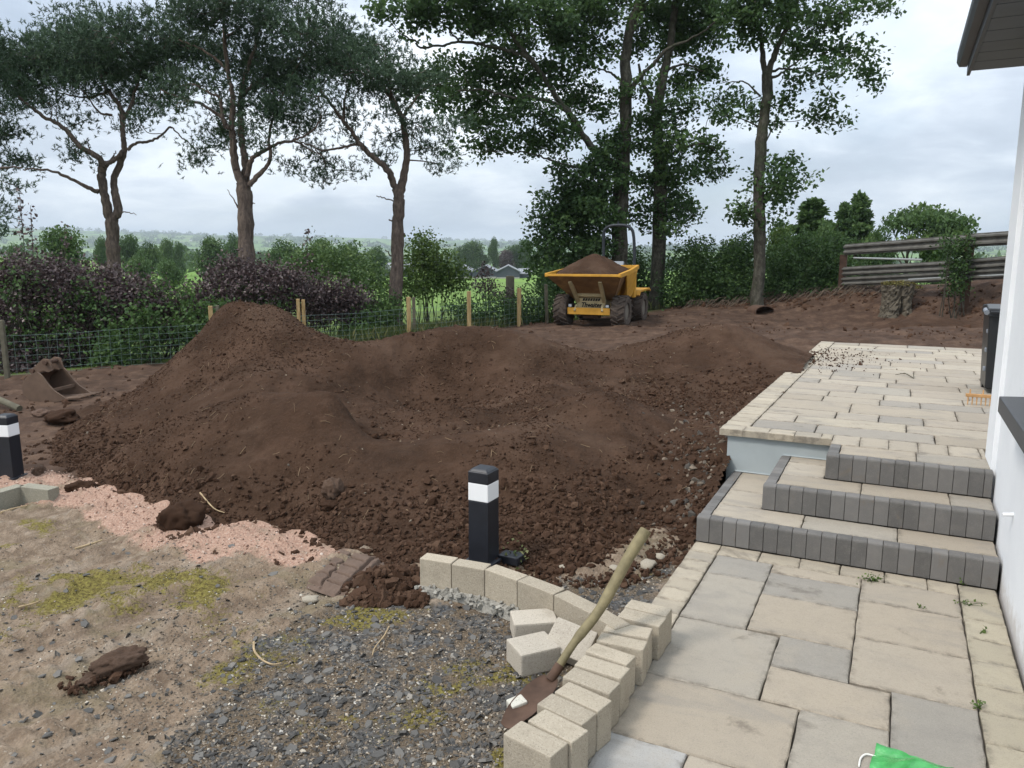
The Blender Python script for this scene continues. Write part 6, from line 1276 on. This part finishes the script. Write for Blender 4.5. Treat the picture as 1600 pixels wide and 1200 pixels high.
# skip: an open hull of plate
hullv = dict(fl=(-1.10, -.95, 1.50), fr=(1.10, -.95, 1.50), bl=(-1.02, 1.22, 1.72), br=(1.02, 1.22, 1.72), gl=(-.60, .12, .78), gr=(.60, .12, .78), hl=(-.60, 1.0, .78), hr=(.60, 1.0, .78), ml=(-1.06, .30, 1.60), mr=(1.06, .30, 1.60))
def plate(name, keys, mt, th=.03, out=(0, 0, 1)):
    P = [Vector(hullv[k]) for k in keys]; nrm = (P[1] - P[0]).cross(P[2] - P[0]).normalized(); n = len(P); V = P + [p + nrm * th for p in P]
    return MB().add(V, [tuple(range(n))[::-1], tuple(range(n, 2 * n))] + [(i, (i + 1) % n, n + (i + 1) % n, n + i) for i in range(n)]).build(name, MATS[mt], skp)
skp = empty('skip', (0, 0, 0)); skp.parent = dm
plate('front_plate', ['fl', 'gl', 'gr', 'fr'], 'shaded_skip'); plate('floor_plate', ['gl', 'hl', 'hr', 'gr'], 'shaded_skip'); plate('back_plate', ['hl', 'bl', 'br', 'hr'], 'dumper_yellow')
plate('side_plate', ['fr', 'gr', 'mr'], 'shaded_skip'); plate('side_plate', ['mr', 'gr', 'hr', 'br'], 'dumper_yellow'); plate('side_plate', ['fl', 'ml', 'gl'], 'shaded_skip'); plate('side_plate', ['ml', 'bl', 'hl', 'gl'], 'dumper_yellow')
def bar(name, a, c, w, h, mt, par, bev=.01):
    a, c = Vector(a), Vector(c); d = c - a; R = d.to_track_quat('X', 'Z').to_matrix(); return MB().box((0, 0, 0), (d.length + w * .5, w, h), R).build(name, MATS[mt], par, tuple((a + c) / 2), bevel=bev)
H_ = hullv; bar('front_lip', H_['fl'], H_['fr'], .07, .07, 'dumper_yellow', skp); bar('side_rim', H_['fr'], H_['mr'], .09, .11, 'dumper_yellow', skp); bar('side_rim', H_['mr'], H_['br'], .09, .11, 'dumper_yellow', skp); bar('side_rim', H_['fl'], H_['ml'], .09, .11, 'dumper_yellow', skp); bar('side_rim', H_['ml'], H_['bl'], .09, .11, 'dumper_yellow', skp); bar('back_rim', H_['bl'], H_['br'], .08, .10, 'dumper_yellow', skp)
# bright triangular gusset on each flank
for s in (1, -1):
    V = [(s * 1.125, -.30, 1.50), (s * 1.09, .98, 1.64), (s * .98, .94, .96), (s * .93, .62, .72), (s * .90, .52, .74)]; V2 = [(x - s * .05, y, z) for x, y, z in V]; n = 5
    MB().add(V + V2, [tuple(range(n)), tuple(range(n, 2 * n))[::-1]] + [(i, (i + 1) % n, n + (i + 1) % n, n + i) for i in range(n)]).build('gusset', MATS['dumper_yellow'], skp, bevel=.01)
    MB().prism([(.98, .80), (1.20, .80), (1.20, 1.62), (1.10, 1.62)], 'x', s * .92, s * 1.0).build('rear_strut', MATS['dumper_yellow'], skp, bevel=.01)
for s in (1, -1): bar('front_rib', (s * .45, -.72, 1.30), (s * .40, -.02, .62), .10, .10, 'dumper_cream', skp)
# chassis
MB().box((0, .35, .62), (.80, .9, .34)).build('front_chassis', MATS['dumper_cream'], dm, bevel=.02); MB().box((0, -.13, .66), (.86, .03, .32)).build('name_panel', MATS['dumper_cream'], dm, bevel=.006)
MB().tube([(-.40, -.16, .90), (.40, -.16, .90)], .065, 12).build('tipping_ram_cover', MATS['dumper_cream'], dm, smooth=True)
lv = MB()
for k in range(7): lv.add([(-.26 + k * .078 + sx + sz * .03, -.152, .735 + sz * .075) for sx, sz in ((0, 0), (.058, 0), (.058, 1), (0, 1))] + [(-.26 + k * .078 + sx + sz * .03, -.14, .735 + sz * .075) for sx, sz in ((0, 0), (.058, 0), (.058, 1), (0, 1))], [(0, 1, 2, 3), (7, 6, 5, 4), (0, 4, 5, 1), (1, 5, 6, 2), (2, 6, 7, 3), (3, 7, 4, 0)])
lv.build('louvre_slots', MATS['print_black'], dm)
bar('bumper', (-.62, -.30, .44), (.62, -.30, .44), .14, .20, 'dumper_yellow', dm, .015)
for s in (-1, 1):
    bar('bumper_bracket', (s * .42, -.38, .46), (s * .40, -.30, .60), .06, .05, 'dumper_cream', dm); MB().box((s * .57, -.32, .60), (.13, .08, .10)).build('headlight', MATS['dark_metal'], dm, bevel=.02)
    MB().box((s * .57, -.365, .60), (.09, .012, .07)).build('light_glass', MATS['lamp_glass'], dm, bevel=.004)
MB().tube([(-.8, 0, .44), (-.25, 0, .42), (0, 0, .36), (.25, 0, .42), (.8, 0, .44)], [.07, .09, .19, .09, .07], 12).build('front_axle', MATS['rusty_steel'], dm, smooth=True)
MB().box((0, -.02, .30), (.5, .3, .16)).build('axle_case', MATS['rusty_steel'], dm, bevel=.03); MB().tube([(-.8, 2.05, .44), (.8, 2.05, .44)], .09, 12).build('rear_axle', MATS['rusty_steel'], dm, smooth=True)
MB().box((0, 2.0, .66), (.72, 1.7, .36)).build('rear_chassis', MATS['dumper_yellow'], dm, bevel=.03); MB().box((0, 2.35, 1.06), (.95, 1.0, .46)).build('engine_cover', MATS['dumper_yellow'], dm, bevel=.06)
for s in (-1, 1): MB().prism([(1.30, .86), (1.42, 1.0), (2.55, 1.04), (2.72, .96), (2.70, .92), (2.52, .98), (1.46, .94), (1.34, .82)], 'x', s * .52, s * 1.08).build('mudguard', MATS['dumper_yellow'], dm, bevel=.01)
MB().box((0, 1.95, 1.34), (.5, .48, .12)).build('seat', MATS['dark_metal'], dm, bevel=.04); MB().box((0, 2.2, 1.58), (.48, .12, .44)).build('seat_back', MATS['dark_metal'], dm, bevel=.05)
MB().box((.36, 1.42, 1.78), (.34, .10, .20), Matrix.Rotation(-.5, 3, 'X')).build('console', MATS['grey_plastic_and_glint'], dm, bevel=.03); MB().tube([(0, 1.4, 1.0), (0, 1.5, 1.66)], .03, 8).build('steering_column', MATS['dark_metal'], dm)
MB().tube([(.19 * math.cos(q), 1.5 + .12 * math.sin(q), 1.68 + .13 * math.sin(q)) for q in np.linspace(0, 2 * math.pi, 20)], .018, 6, False).build('steering_wheel', MATS['dark_metal'], dm, smooth=True)
rp = [(-.50, 2.62, 1.0), (-.50, 2.60, 2.2), (-.49, 2.56, 2.72), (-.43, 2.54, 2.90), (-.25, 2.53, 3.0), (0, 2.53, 3.02), (.25, 2.53, 3.0), (.43, 2.54, 2.90), (.50, 2.56, 2.70), (.53, 2.60, 2.2), (.55, 2.62, 1.0)]
MB().tube(spline(rp, 4), .050, 10).build('roll_bar', MATS['dark_metal'], dm, smooth=True); MB().tube([(0, 2.53, 3.03), (0, 2.53, 3.14)], .03, 8).build('beacon_stub', MATS['dark_metal'], dm)
fc = bpy.data.curves.new('lettering', 'FONT'); fc.body = 'Thwaites'; fc.size = .20; fc.shear = .25; fc.extrude = .003; fc.offset = .005; fc.align_x = 'CENTER'; fc.space_character = .98
fo = bpy.data.objects.new('lettering_source', fc); COL.objects.link(fo); bpy.context.view_layer.update(); lm = bpy.data.meshes.new_from_object(fo.evaluated_get(bpy.context.evaluated_depsgraph_get())); bpy.data.objects.remove(fo)
lo = link('lettering', lm, MATS['print_black'], dm, (0.01, -.152, .555), (math.pi / 2, 0, 0)); lo.scale = (.88, .95, 1)
# the load: a cone of soil resting in the skip
nr_, na_ = 16, 40; V = [(0, 0, 0)]; lr = np.random.default_rng(5)
for i in range(1, nr_ + 1):
    t = i / nr_
    for k in range(na_):
        a0 = 2 * math.pi * k / na_; ex_ = 1 / max(abs(math.cos(a0)) / 1.03, abs(math.sin(a0)) / 1.04) if True else 1
        rr = t * min(ex_, 1.32); V.append((rr * math.cos(a0), rr * math.sin(a0), 0))
V = np.array(V); rr = np.hypot(V[:, 0] * 1.0, V[:, 1] * .95); V[:, 2] = .60 * np.clip(1 - rr / 1.15, 0, 1) ** .9 - .06 * sstep(rr, .0, .3) * 0 + .085 * fbm(V[:, 0] * 2.6, V[:, 1] * 2.6, 4, 3) + .02 * fbm(V[:, 0] * 14, V[:, 1] * 14, 2, 4)
y0_, z0_ = .14, 1.53; V[:, 2] += z0_ + V[:, 1] * .09; V[:, 1] += y0_; F3 = [(0, 1 + k, 1 + (k + 1) % na_) for k in range(na_)]; F4 = [(1 + (i - 1) * na_ + k, 1 + i * na_ + k, 1 + i * na_ + (k + 1) % na_, 1 + (i - 1) * na_ + (k + 1) % na_) for i in range(1, nr_) for k in range(na_)]
# skirt down into the skip so the load has a body
nV = len(V); rim = V[1 + (nr_ - 1) * na_:]; low = np.stack([rim[:, 0] * .55, (rim[:, 1] - y0_) * .35 + .5, np.full(na_, .85)], 1); V = np.concatenate([V, low, [[0, .5, .84]]]); r0_ = 1 + (nr_ - 1) * na_
F4 += [(r0_ + k, nV + k, nV + (k + 1) % na_, r0_ + (k + 1) % na_) for k in range(na_)]; F3 += [(nV + na_, nV + (k + 1) % na_, nV + k) for k in range(na_)]
o = link('soil_load', mesh_np('soil_load', V, [np.array(F3), np.array(F4)], True), MATS['dark_soil'], None, tuple(dm.location), (0, 0, -.42)); tag(o, 'pointed load of dark soil heaped in the skip of the yellow dumper', 'soil load')

# crash barrier along the bank --------------------------------------------------------------
mat('barrier_steel', col=(.135, .130, .118), rough=.6, metal=.15, var=.4, vscale=4, bump=.15, bscale=20); mat('galvanised_pipe', col=(.42, .44, .44), rough=.4, metal=.4); mat('rusty_post', col=(.07, .040, .028), rough=.9, var=.4, vscale=6, bump=.4, bscale=20)
br = empty('crash_barrier'); tag(br, 'weathered steel crash barrier rails on rusty posts along the top of the bank', 'barrier')
A_ = at_v(1324, 390, 26.0); B_ = at_v(1521, 390, 21.4); C_ = at_v(1640, 390, 18.9)
def rail(a, c, za, zc, h=.32):
    d = np.array([c[0] - a[0], c[1] - a[1], zc - za]); L = np.linalg.norm(d); prof = [(0, -.5), (.0, -.40), (-.07, -.33), (-.07, -.20), (.0, -.06), (.0, .06), (-.07, .20), (-.07, .33), (0, .40), (0, .5)]
    P = [(x, y * h) for x, y in prof] + [(x + .012, y * h) for x, y in prof[::-1]]; ob = MB().prism(P, 'x', -.12, L + .12).build('rail', MATS['barrier_steel'], br)
    q = Vector(d).to_track_quat('X', 'Z'); ob.rotation_mode = 'QUATERNION'; ob.rotation_quaternion = q; ob.location = (a[0], a[1], za); return ob
def zz_(px, py, v): return float(at_v(px, py, v)[2])
for y1, y2, y3 in ((390, 376, 368), (424, 414, 404), (440, 430, 424)):
    h = .36 if y1 < 400 else .30; rail(A_, B_, zz_(1324, y1, 26), zz_(1521, y2, 21.4), h); rail(B_, C_, zz_(1521, y2 - 1, 21.4), zz_(1640, y3, 18.9), h)
for px, v, y0, y1, w in ((1321, 26.1, 398, 442, .22), (1521, 21.5, 366, 445, .24), (1640, 19.0, 350, 440, .2)):
    c = at_v(px, y0, v); zb = min(zz_(px, y1, v), g1(c[0], c[1] + .1)) - .3; MB().box((0, 0, (c[2] - zb) / 2), (w, w * .8, c[2] - zb)).build('post', MATS['rusty_post'], br, (c[0], c[1] + .12, zb), (0, 0, -.55), bevel=.015)
gp_ = [at_v(1334, 403, 25.6), at_v(1440, 406, 23.2)]; MB().tube(gp_, .03, 8).build('pipe', MATS['galvanised_pipe'], br, smooth=True)
MB().tube([at_v(1330, 444, 25.7), at_v(1358, 443, 25.1)], .035, 8).build('pipe', MATS['galvanised_pipe'], br, smooth=True); MB().tube([at_v(1525, 432, 21.2), at_v(1600, 428, 19.4)], .03, 8).build('pipe', MATS['galvanised_pipe'], br, smooth=True); MB().tube([at_v(1420, 437, 23.4), at_v(1487, 433, 22)], .03, 8).build('pipe', MATS['galvanised_pipe'], br, smooth=True)

# stump --------------------------------------------------------------------------------------
mat('stump_wood', col=(.11, .095, .072), rough=.95, var=.5, vscale=7, bump=.9, bscale=22, bdist=.03); mat('stump_hollow', col=(.02, .016, .012), rough=1)
sc_ = at_v(1402, 470, 23.0); sz_ = g1(sc_[0], sc_[1]); st = empty('tree_stump', (sc_[0], sc_[1], sz_ - .32)); tag(st, 'hollow grey tree stump with a mossy top, in front of the crash barrier', 'tree stump')
na_ = 64; hs = np.linspace(0, 1.18, 18); V = []
for i, h in enumerate(hs):
    for k in range(na_):
        a0 = 2 * math.pi * k / na_; r_ = .35 + .13 * math.exp(-h / .3) + .05 * sstep(h, .75, 1.0) + .03 * math.sin(a0 * 5 + 1) + .035 * abs(math.sin(a0 * 8.5 + .6 * math.sin(h * 5))) + .035 * prs.uniform(-1, 1)
        da = (a0 - (-math.pi / 2 - .05) + math.pi) % (2 * math.pi) - math.pi; cav = math.exp(-(da / (.24 * (1 - h / .95) + .001)) ** 4) if .1 < h < .78 else 0; r_ -= .2 * cav; V.append((r_ * math.cos(a0), r_ * math.sin(a0), h + (.04 * math.sin(a0 * 3) if i == len(hs) - 1 else 0)))
V.append((0, 0, 1.15)); F = [(i * na_ + k, i * na_ + (k + 1) % na_, (i + 1) * na_ + (k + 1) % na_, (i + 1) * na_ + k) for i in range(len(hs) - 1) for k in range(na_)]; mb = MB().add(V, F + [((len(hs) - 1) * na_ + k, (len(hs) - 1) * na_ + (k + 1) % na_, len(V) - 1) for k in range(na_)]); mb.build('trunk', MATS['stump_wood'], st)
mr = np.random.default_rng(8); n = 2200; aa = mr.uniform(0, 6.28, n); rr = .46 * mr.uniform(0, 1, n) ** .5 * (1 + .5 * (np.cos(aa) > .6) * mr.uniform(size=n)); P = np.stack([rr * np.cos(aa), rr * np.sin(aa), 1.17 + .06 * (1 - rr / .5) + mr.uniform(-.03, .03, n) - .08 * (rr > .47)], 1)
leaves('moss_cap', P, mr.uniform(.03, .06, n), mr, np.clip(mr.normal(.55, .2, n), 0, 1), 'kite', .5, MATS['moss_frond'], st)

# rusty arched steel hood, half buried
hc = at_v(1196, 480, 25.2); hzg = g1(hc[0], hc[1]); hd = empty('steel_hood', (hc[0], hc[1], hzg - .08), .2); tag(hd, 'rusty arched steel hood half buried at the foot of the bank, below the leaning sycamore', 'scrap metal')
arc = [(.34 * math.cos(q), .16 + .19 * math.sin(q)) for q in np.linspace(0, math.pi, 13)]; arc2 = [(x * .93, .16 + (z - .16) * .85) for x, z in arc]; mat('rust_orange', col=(.085, .050, .034), rough=.9, var=.35, vscale=6, bump=.3, bscale=30)
MB().prism([(.34, -.15)] + arc + [(-.34, -.15), (-.31, -.15)] + arc2[::-1] + [(.31, -.15)], 'y', 0, .6).build('shell', MATS['rust_orange'], hd); MB().prism([(.31, -.1)] + arc2 + [(-.31, -.1)], 'y', .5, .55).build('end_plate', MATS['rusty_steel'], hd)

# bin and rake on the terrace -----------------------------------------------------------------
mat('bin_plastic', col=(.014, .016, .019), rough=.38, spec=.5, var=.15, vscale=6)
bp = PW(2.24, 4.62); bn = empty('wheelie_bin', (bp[0], bp[1], TZ), -_YAW); tag(bn, 'black plastic wheelie bin beyond the corner of the white house', 'bin'); w = .56
MB().add([(0, 0, .05), (w, 0, .05), (w, .62, .05), (0, .62, .05), (-.03, -.04, .92), (w + .03, -.04, .92), (w + .03, .66, .92), (-.03, .66, .92)], [(0, 3, 2, 1), (4, 5, 6, 7), (0, 1, 5, 4), (1, 2, 6, 5), (2, 3, 7, 6), (3, 0, 4, 7)]).build('body', MATS['bin_plastic'], bn, bevel=.03, seg=3)
MB().prism([(-.07, .90), (.68, .90), (.70, .94), (.62, 1.0), (.2, 1.03), (-.05, .99)], 'x', -.05, w + .05).build('lid', MATS['bin_plastic'], bn, bevel=.02, seg=3)
MB().tube([(-.06, -.07, .945), (-.06, .10, .965)], .028, 10).build('hinge_grip', MATS['grey_plastic_and_glint'], bn, smooth=True); bar('handle', (-.02, -.10, .95), (w + .02, -.10, .95), .03, .03, 'bin_plastic', bn)  # the grip's grey is a painted highlight on black plastic
for x in (.04, w - .04): MB().lathe([(.02, -.03), (.10, -.03), (.10, .03), (.02, .03)], 18, 'x', (x, .56, .09)).build('wheel', MATS['bin_plastic'], bn)
for z in (.28, .5, .72): MB().box((-.005, .1, z), (.05, .10, .05)).build('side_glint', MATS['grey_plastic_and_glint'], bn, bevel=.01)  # grey blocks standing in for light reflections on the bin's side
mat('rake_wood', col=(.50, .28, .12), rough=.6, var=.2, vscale=10); rk_ = empty('wooden_rake', tuple(PW(2.0, 3.75)[:2]) + (TZ,), -_YAW); tag(rk_, 'wooden hay rake head with peg teeth lying by the corner of the white house', 'rake')
MB().box((.20, 0, .105), (.42, .03, .035)).build('head_bar', MATS['rake_wood'], rk_, bevel=.006)
for k in range(10): MB().tube([(.015 + k * .041, 0, .105), (.015 + k * .041, -.015, .005)], [.007, .005], 6).build('tooth', MATS['rake_wood'], rk_)
for k in range(4): MB().tube([(.03 + k * .12, 0, .11), (.03 + k * .12, .008, .17)], [.008, .006], 6).build('peg', MATS['rake_wood'], rk_)
MB().tube([(.22, .0, .11), (.9, .75, .16), (1.5, 1.4, .2)], .013, 8).build('shaft', MATS['rake_wood'], rk_, smooth=True)

# lumps, twigs, stones, weeds ---------------------------------------------------------------
mat('clay_lump', col=(.10, .062, .042), rough=.95, var=.35, vscale=14, bump=.8, bscale=60, bdist=.01)
def lump(px, py, r, lab, mt='clay_lump', sq=(1.3, .9, .7), rz=0, name='soil_lump', cat='soil lump', grp='lumps of soil on the ground', seed=0, sink=.3, onheap=False, sub=4):
    p = at_surf(px, py) if onheap else at_g(px, py); bm = bmesh.new(); bmesh.ops.create_icosphere(bm, subdivisions=sub, radius=1)
    for q in bm.verts:
        k = 1 + .34 * mnoise.noise(q.co * 1.3 + Vector((seed, 3.1, 0))) + .24 * mnoise.noise(q.co * 3.4 + Vector((seed, 0, 7))) + .15 * abs(mnoise.noise(q.co * 7)) + .10 * mnoise.noise(q.co * 15); q.co *= k
    me = bpy.data.meshes.new(name); bm.to_mesh(me); bm.free(); z0 = float(surf_z(np.array([p[0]]), np.array([p[1]]))[0]) if not onheap else p[2]
    for f in me.polygons: f.use_smooth = True
    o = link(name, me, MATS[mt], None, (p[0], p[1], z0 + r * sq[2] * (1 - sink)), (0, 0, rz)); o.scale = (r * sq[0], r * sq[1], r * sq[2]); tag(o, lab, cat, grp); return o
lump(283, 828, .14, 'large cracked dark lump of soil on the pink grit', 'soil_clod', (1.2, 1, .95), .4, seed=1); lump(258, 834, .075, 'smaller lump of soil touching the left of the large cracked one', 'soil_clod', seed=2); lump(318, 842, .05, 'small round lump on the pink grit right of the large cracked one', 'soil_clod', seed=3)
lump(186, 1048, .085, 'long brown lump of dried mud lying alone on the gravel in front', 'clay_lump', (1.6, .8, .75), .75, seed=4); lump(142, 1066, .045, 'crumbling tail end of the long lump of dried mud', 'clay_lump', (1.3, .9, .6), .8, seed=5)
lump(520, 776, .085, 'round brown boulder of soil stuck on the front of the broad heap', 'clay_lump', (.9, .9, 1.0), 0, onheap=6.05, seed=6); lump(515, 796, .06, 'dark soil lump directly under the round boulder of soil', 'soil_clod', (1.3, .9, .7), .3, onheap=5.98, seed=7)
lump(98, 662, .19, 'dark lump of soil between the digger bucket and the tallest heap', 'soil_clod', (1.2, 1, .6), 0, seed=8); lump(66, 652, .12, 'reddish lump of soil with a root, nearest the digger bucket', 'rusty_steel', (1.3, .8, .6), 0, seed=9)
clod_pile(612, 912, .20, .12, 700, 'soft pile of loose dark soil at the left end of the curved kerb', 1.5, .3, seed=3); clod_pile(585, 938, .12, .05, 260, 'loose dark soil spilling onto the gravel from the kerb end', 1.5, .2, seed=4)
clod_pile(645, 940, .09, .07, 200, 'dark soil tucked against the corner of the first kerb block', 1.2, .2, .014, seed=5); clod_pile(300, 842, .2, .05, 220, 'scattering of crumbs round the large cracked lump', 1.6, .2, .014, seed=6); clod_pile(160, 1058, .13, .02, 130, 'crumbs round the lump of dried mud', 1.6, .7, .010, seed=7)
lump(128, 770, .10, 'clod of soil at the left foot of the broad heap', 'soil_clod', seed=12); lump(62, 745, .07, 'brown brick-like lump beside the scratched bollard light', 'clay_lump', (.9, .8, 1), seed=14)
mat('pale_stone', col=(.30, .265, .21), rough=.85, var=.25, vscale=10)
for i, (px, py, r, lab) in enumerate([(485, 940, .045, 'flat pale stone beside the tyre print'), (1012, 886, .06, 'rounded tan stone at the foot of the heap beyond the shovel handle'), (960, 890, .035, 'white stone left of the shovel handle top'), (880, 890, .025, 'small pale chip of stone in front of the heap'), (235, 882, .025, 'white pebble below the pink grit'), (1030, 872, .04, 'tan stone nearest the charcoal steps')]):
    lump(px, py, r, lab, 'pale_stone', (1.3, .9, .55), i, 'stone', 'stone', 'pale stones on the ground', 30 + i, .4, sub=2)
sr = np.random.default_rng(77); R9 = [at_surf(sr.normal(1092, 30), y_) for y_ in sr.uniform(630, 830, 420)]; q = np.array(R9); q = q[[(to_local(*c[:2])[0] < -.06) for c in q]]
o = link('rubble', scatter_mesh('rubble', ICO_V, ICO_F, q, np.clip(sr.lognormal(math.log(.013), .6, len(q)), .005, .05), sr, (1.2, 1, .7), jit=.35, smooth=False, attrs={'tone': sr.uniform(.1, .7, len(q)) ** 1.2}), MATS['drive_grit']); tag(o, 'tan rubble mixed into the soil beside the terrace wall', kind='stuff')
mat('dry_twig', col=(.36, .27, .16), rough=.9, var=.3, vscale=20)
def twig(pts, r, lab):
    P = [at_g(*p) for p in pts]
    for p in P: p[2] = float(surf_z(np.array([p[0]]), np.array([p[1]]))[0]) + .02 + r
    n = len(P); o = MB().tube(spline(P, 5), list(np.linspace(r, r * .5, 5 * (n - 1) + 1)), 6).build('twig', MATS['dry_twig'], None, smooth=True); tag(o, lab, 'twig', 'dry twigs on the ground')
twig([(397, 1010), (398, 1024), (410, 1038), (426, 1045), (440, 1043)], .007, 'curved pale twig on the gravel'); twig([(608, 985), (600, 1000), (586, 1018), (582, 1030)], .005, 'thin forked twig on the gravel in front of the kerb'); twig([(118, 864), (140, 857), (160, 850)], .012, 'short thick stick on the mossy ground')
twig([(30, 955), (50, 950), (66, 944)], .008, 'dark stick in the moss near the left edge'); twig([(2, 806), (20, 800), (42, 795)], .010, 'stick beside the grey kerb corner'); twig([(315, 806), (335, 815), (352, 818)], .007, 'curled root at the foot of the broad heap')
def weed(px, py, z, r, n, lab, seed):
    p = at_z(px, py, z); rr = np.random.default_rng(seed); t = empty('weed_plant', (p[0], p[1], z)); tag(t, lab, 'weed', 'weeds in the paving joints'); P = rr.normal(size=(n, 3)) * [r, r * .6, r * .5]; P[:, 2] = np.abs(P[:, 2]) + .006
    leaves('leaves', P, rr.uniform(.012, .026, n), rr, rr.uniform(.3, .9, n), 'kite', .5, MATS['meadow_leaf'], t); mb = MB()
    for e in P[::3]: mb.tube([(0, 0, .0), tuple(e * [.5, .5, .7]), tuple(e)], .0016, 3, False)
    mb.build('stems', MATS['meadow_leaf'], t)
weed(1362, 908, 0, .045, 60, 'leafy weed at the foot of the lowest step, middle of the path', 1); weed(1508, 912, 0, .035, 34, 'leafy weed at the foot of the lowest step near the house wall', 2); weed(1512, 945, 0, .03, 20, 'sprawling weed in the joint beside the right border stones', 3); weed(1437, 950, 0, .012, 12, 'tiny weed standing in a joint between two tan slabs', 4); weed(1530, 1105, 0, .02, 16, 'small weed lowest along the right border stones', 5); weed(1538, 990, 0, .018, 12, 'small weed on the border stones by the wall', 6)
# dry sprig and spilled soil on the terrace
twig_ = MB(); q0 = PW(1.52, 5.5, TZ + .004)
for d_ in ((.0, .35, .03), (-.12, .24, .05), (.1, .2, .04)): twig_.tube([q0, q0 + np.array([d_[0] * .5, d_[1] * .5, d_[2]]), q0 + np.array([d_[0], d_[1], .01])], .006, 4)
tag(twig_.build('plant_sprig', MATS['old_post_wood'], None), 'dry plant sprig lying on the terrace paving', 'sprig')
sr = np.random.default_rng(21); n = 560; lx = np.abs(sr.normal(0, .55, n)) + .0; ly = sr.normal(7.2, .8, n); k = (ly < 9.4) & (ly > 5.4) & (lx < 2.3); q = np.array([PW(a, c, TZ + .006) for a, c in zip(lx[k], ly[k])])
o = link('spilled_soil', scatter_mesh('spilled_soil', ICO_V, ICO_F, q, np.clip(sr.lognormal(math.log(.007), .7, len(q)), .003, .034), sr, (1, 1, .6), attrs={'tone': sr.uniform(size=len(q))}), MATS['soil_clod']); tag(o, 'crumbs of dark soil spilled over the far corner of the terrace', kind='stuff')

# tyre print pressed into soft soil
tp = [at_g(*p) for p in [(470, 915), (545, 942), (612, 878), (535, 848)]]; nu, nv = 90, 110; V = []
for i in range(nu):
    for j in range(nv):
        s, t = i / (nu - 1), j / (nv - 1); p = (tp[0] * (1 - s) + tp[1] * s) * (1 - t) + (tp[3] * (1 - s) + tp[2] * s) * t; V.append(p)
V = np.array(V); s, t = np.meshgrid(np.linspace(0, 1, nu), np.linspace(0, 1, nv), indexing='ij'); s, t = s.ravel(), t.ravel()
cut = np.zeros_like(s); ph = t * 5.5
for s0 in (.16, .50): a0 = np.abs(((ph + (.5 if s0 > .3 else 0) + .45 * np.abs(s - s0 - .12)) % 1) - .5); cut = np.maximum(cut, (1 - sstep(a0, .04, .12)) * sstep(s, s0 - .1, s0 - .07) * (1 - sstep(s, s0 + .17, s0 + .2)))
cut = np.maximum(cut, 1 - sstep(np.abs(s - .36 - .02 * np.sin(ph * 6.28)), .012, .035)); cut = np.maximum(cut, 1 - sstep(np.abs(s - .74), .015, .04)); cut = np.maximum(cut, .8 * (1 - sstep(np.abs(s - .88), .015, .04)))
ed = np.minimum(np.minimum(s, 1 - s) * 6, np.minimum(t, 1 - t) * 6); ed = np.clip(ed + .4 * fbm(V[:, 0] * 12, V[:, 1] * 12, 3, 9), 0, 1)
V[:, 2] = gz(V[:, 0], V[:, 1]) + .040 * ed - .036 * cut * ed - .004 + .006 * fbm(V[:, 0] * 18, V[:, 1] * 18, 3, 7); i, j = np.meshgrid(np.arange(nu - 1), np.arange(nv - 1), indexing='ij'); a = (i * nv + j).ravel()
mat('pressed_soil', col=(.115, .078, .058), rough=.85, var=.22, vscale=9, bump=.35, bscale=90, bdist=.006); tag(link('tyre_print', mesh_np('tyre_print', V, np.stack([a, a + nv, a + nv + 1, a + 1], 1), True), MATS['pressed_soil']), 'tyre print pressed into brown soil at the foot of the broad heap', kind='stuff')

# roots and rubble on the face of the bank
bk_ = MB(); R_ = random.Random(17)
for k in range(230):
    px = R_.uniform(1060, 1420); v = np.interp(px, [1060, 1200, 1330, 1420], [27.6, 27.0, 25.6, 23.8]) + R_.uniform(-.5, .6); p = at_v(px, 500, v); z = g1(p[0], p[1]); a0 = R_.uniform(-1.2, 1.2); L = R_.uniform(.25, .8)
    bk_.tube([(p[0], p[1], z - .05), (p[0] + math.cos(a0) * L * .5, p[1] - .15, z + R_.uniform(.05, .3)), (p[0] + math.cos(a0) * L, p[1] - R_.uniform(-.1, .25), z + R_.uniform(-.1, .35))], [R_.uniform(.012, .03), .014, .006], 5)
mat('bare_root', col=(.13, .10, .075), rough=.95, var=.4, vscale=8); tag(bk_.build('bank_roots', MATS['bare_root'], None), 'torn roots and dead stems hanging from the cut face of the bank', kind='stuff')
sr = np.random.default_rng(31); n = 700; px = sr.uniform(1040, 1560, n); vv = np.interp(px, [1040, 1200, 1330, 1420, 1560], [27.6, 26.6, 25.1, 23.2, 20.6]) + sr.normal(0, .35, n); q = np.array([at_v(a, 500, c) for a, c in zip(px, vv)]); q[:, 2] = gz(q[:, 0], q[:, 1])
o = link('bank_rubble', scatter_mesh('bank_rubble', ICO_V, ICO_F, q, np.clip(sr.lognormal(math.log(.038), .5, n), .015, .13), sr, (1.2, 1, .7), jit=.35, attrs={'tone': sr.uniform(.3, 1, n)}), MATS['soil_clod']); tag(o, 'clods and stones tumbled at the foot of the bank', kind='stuff')
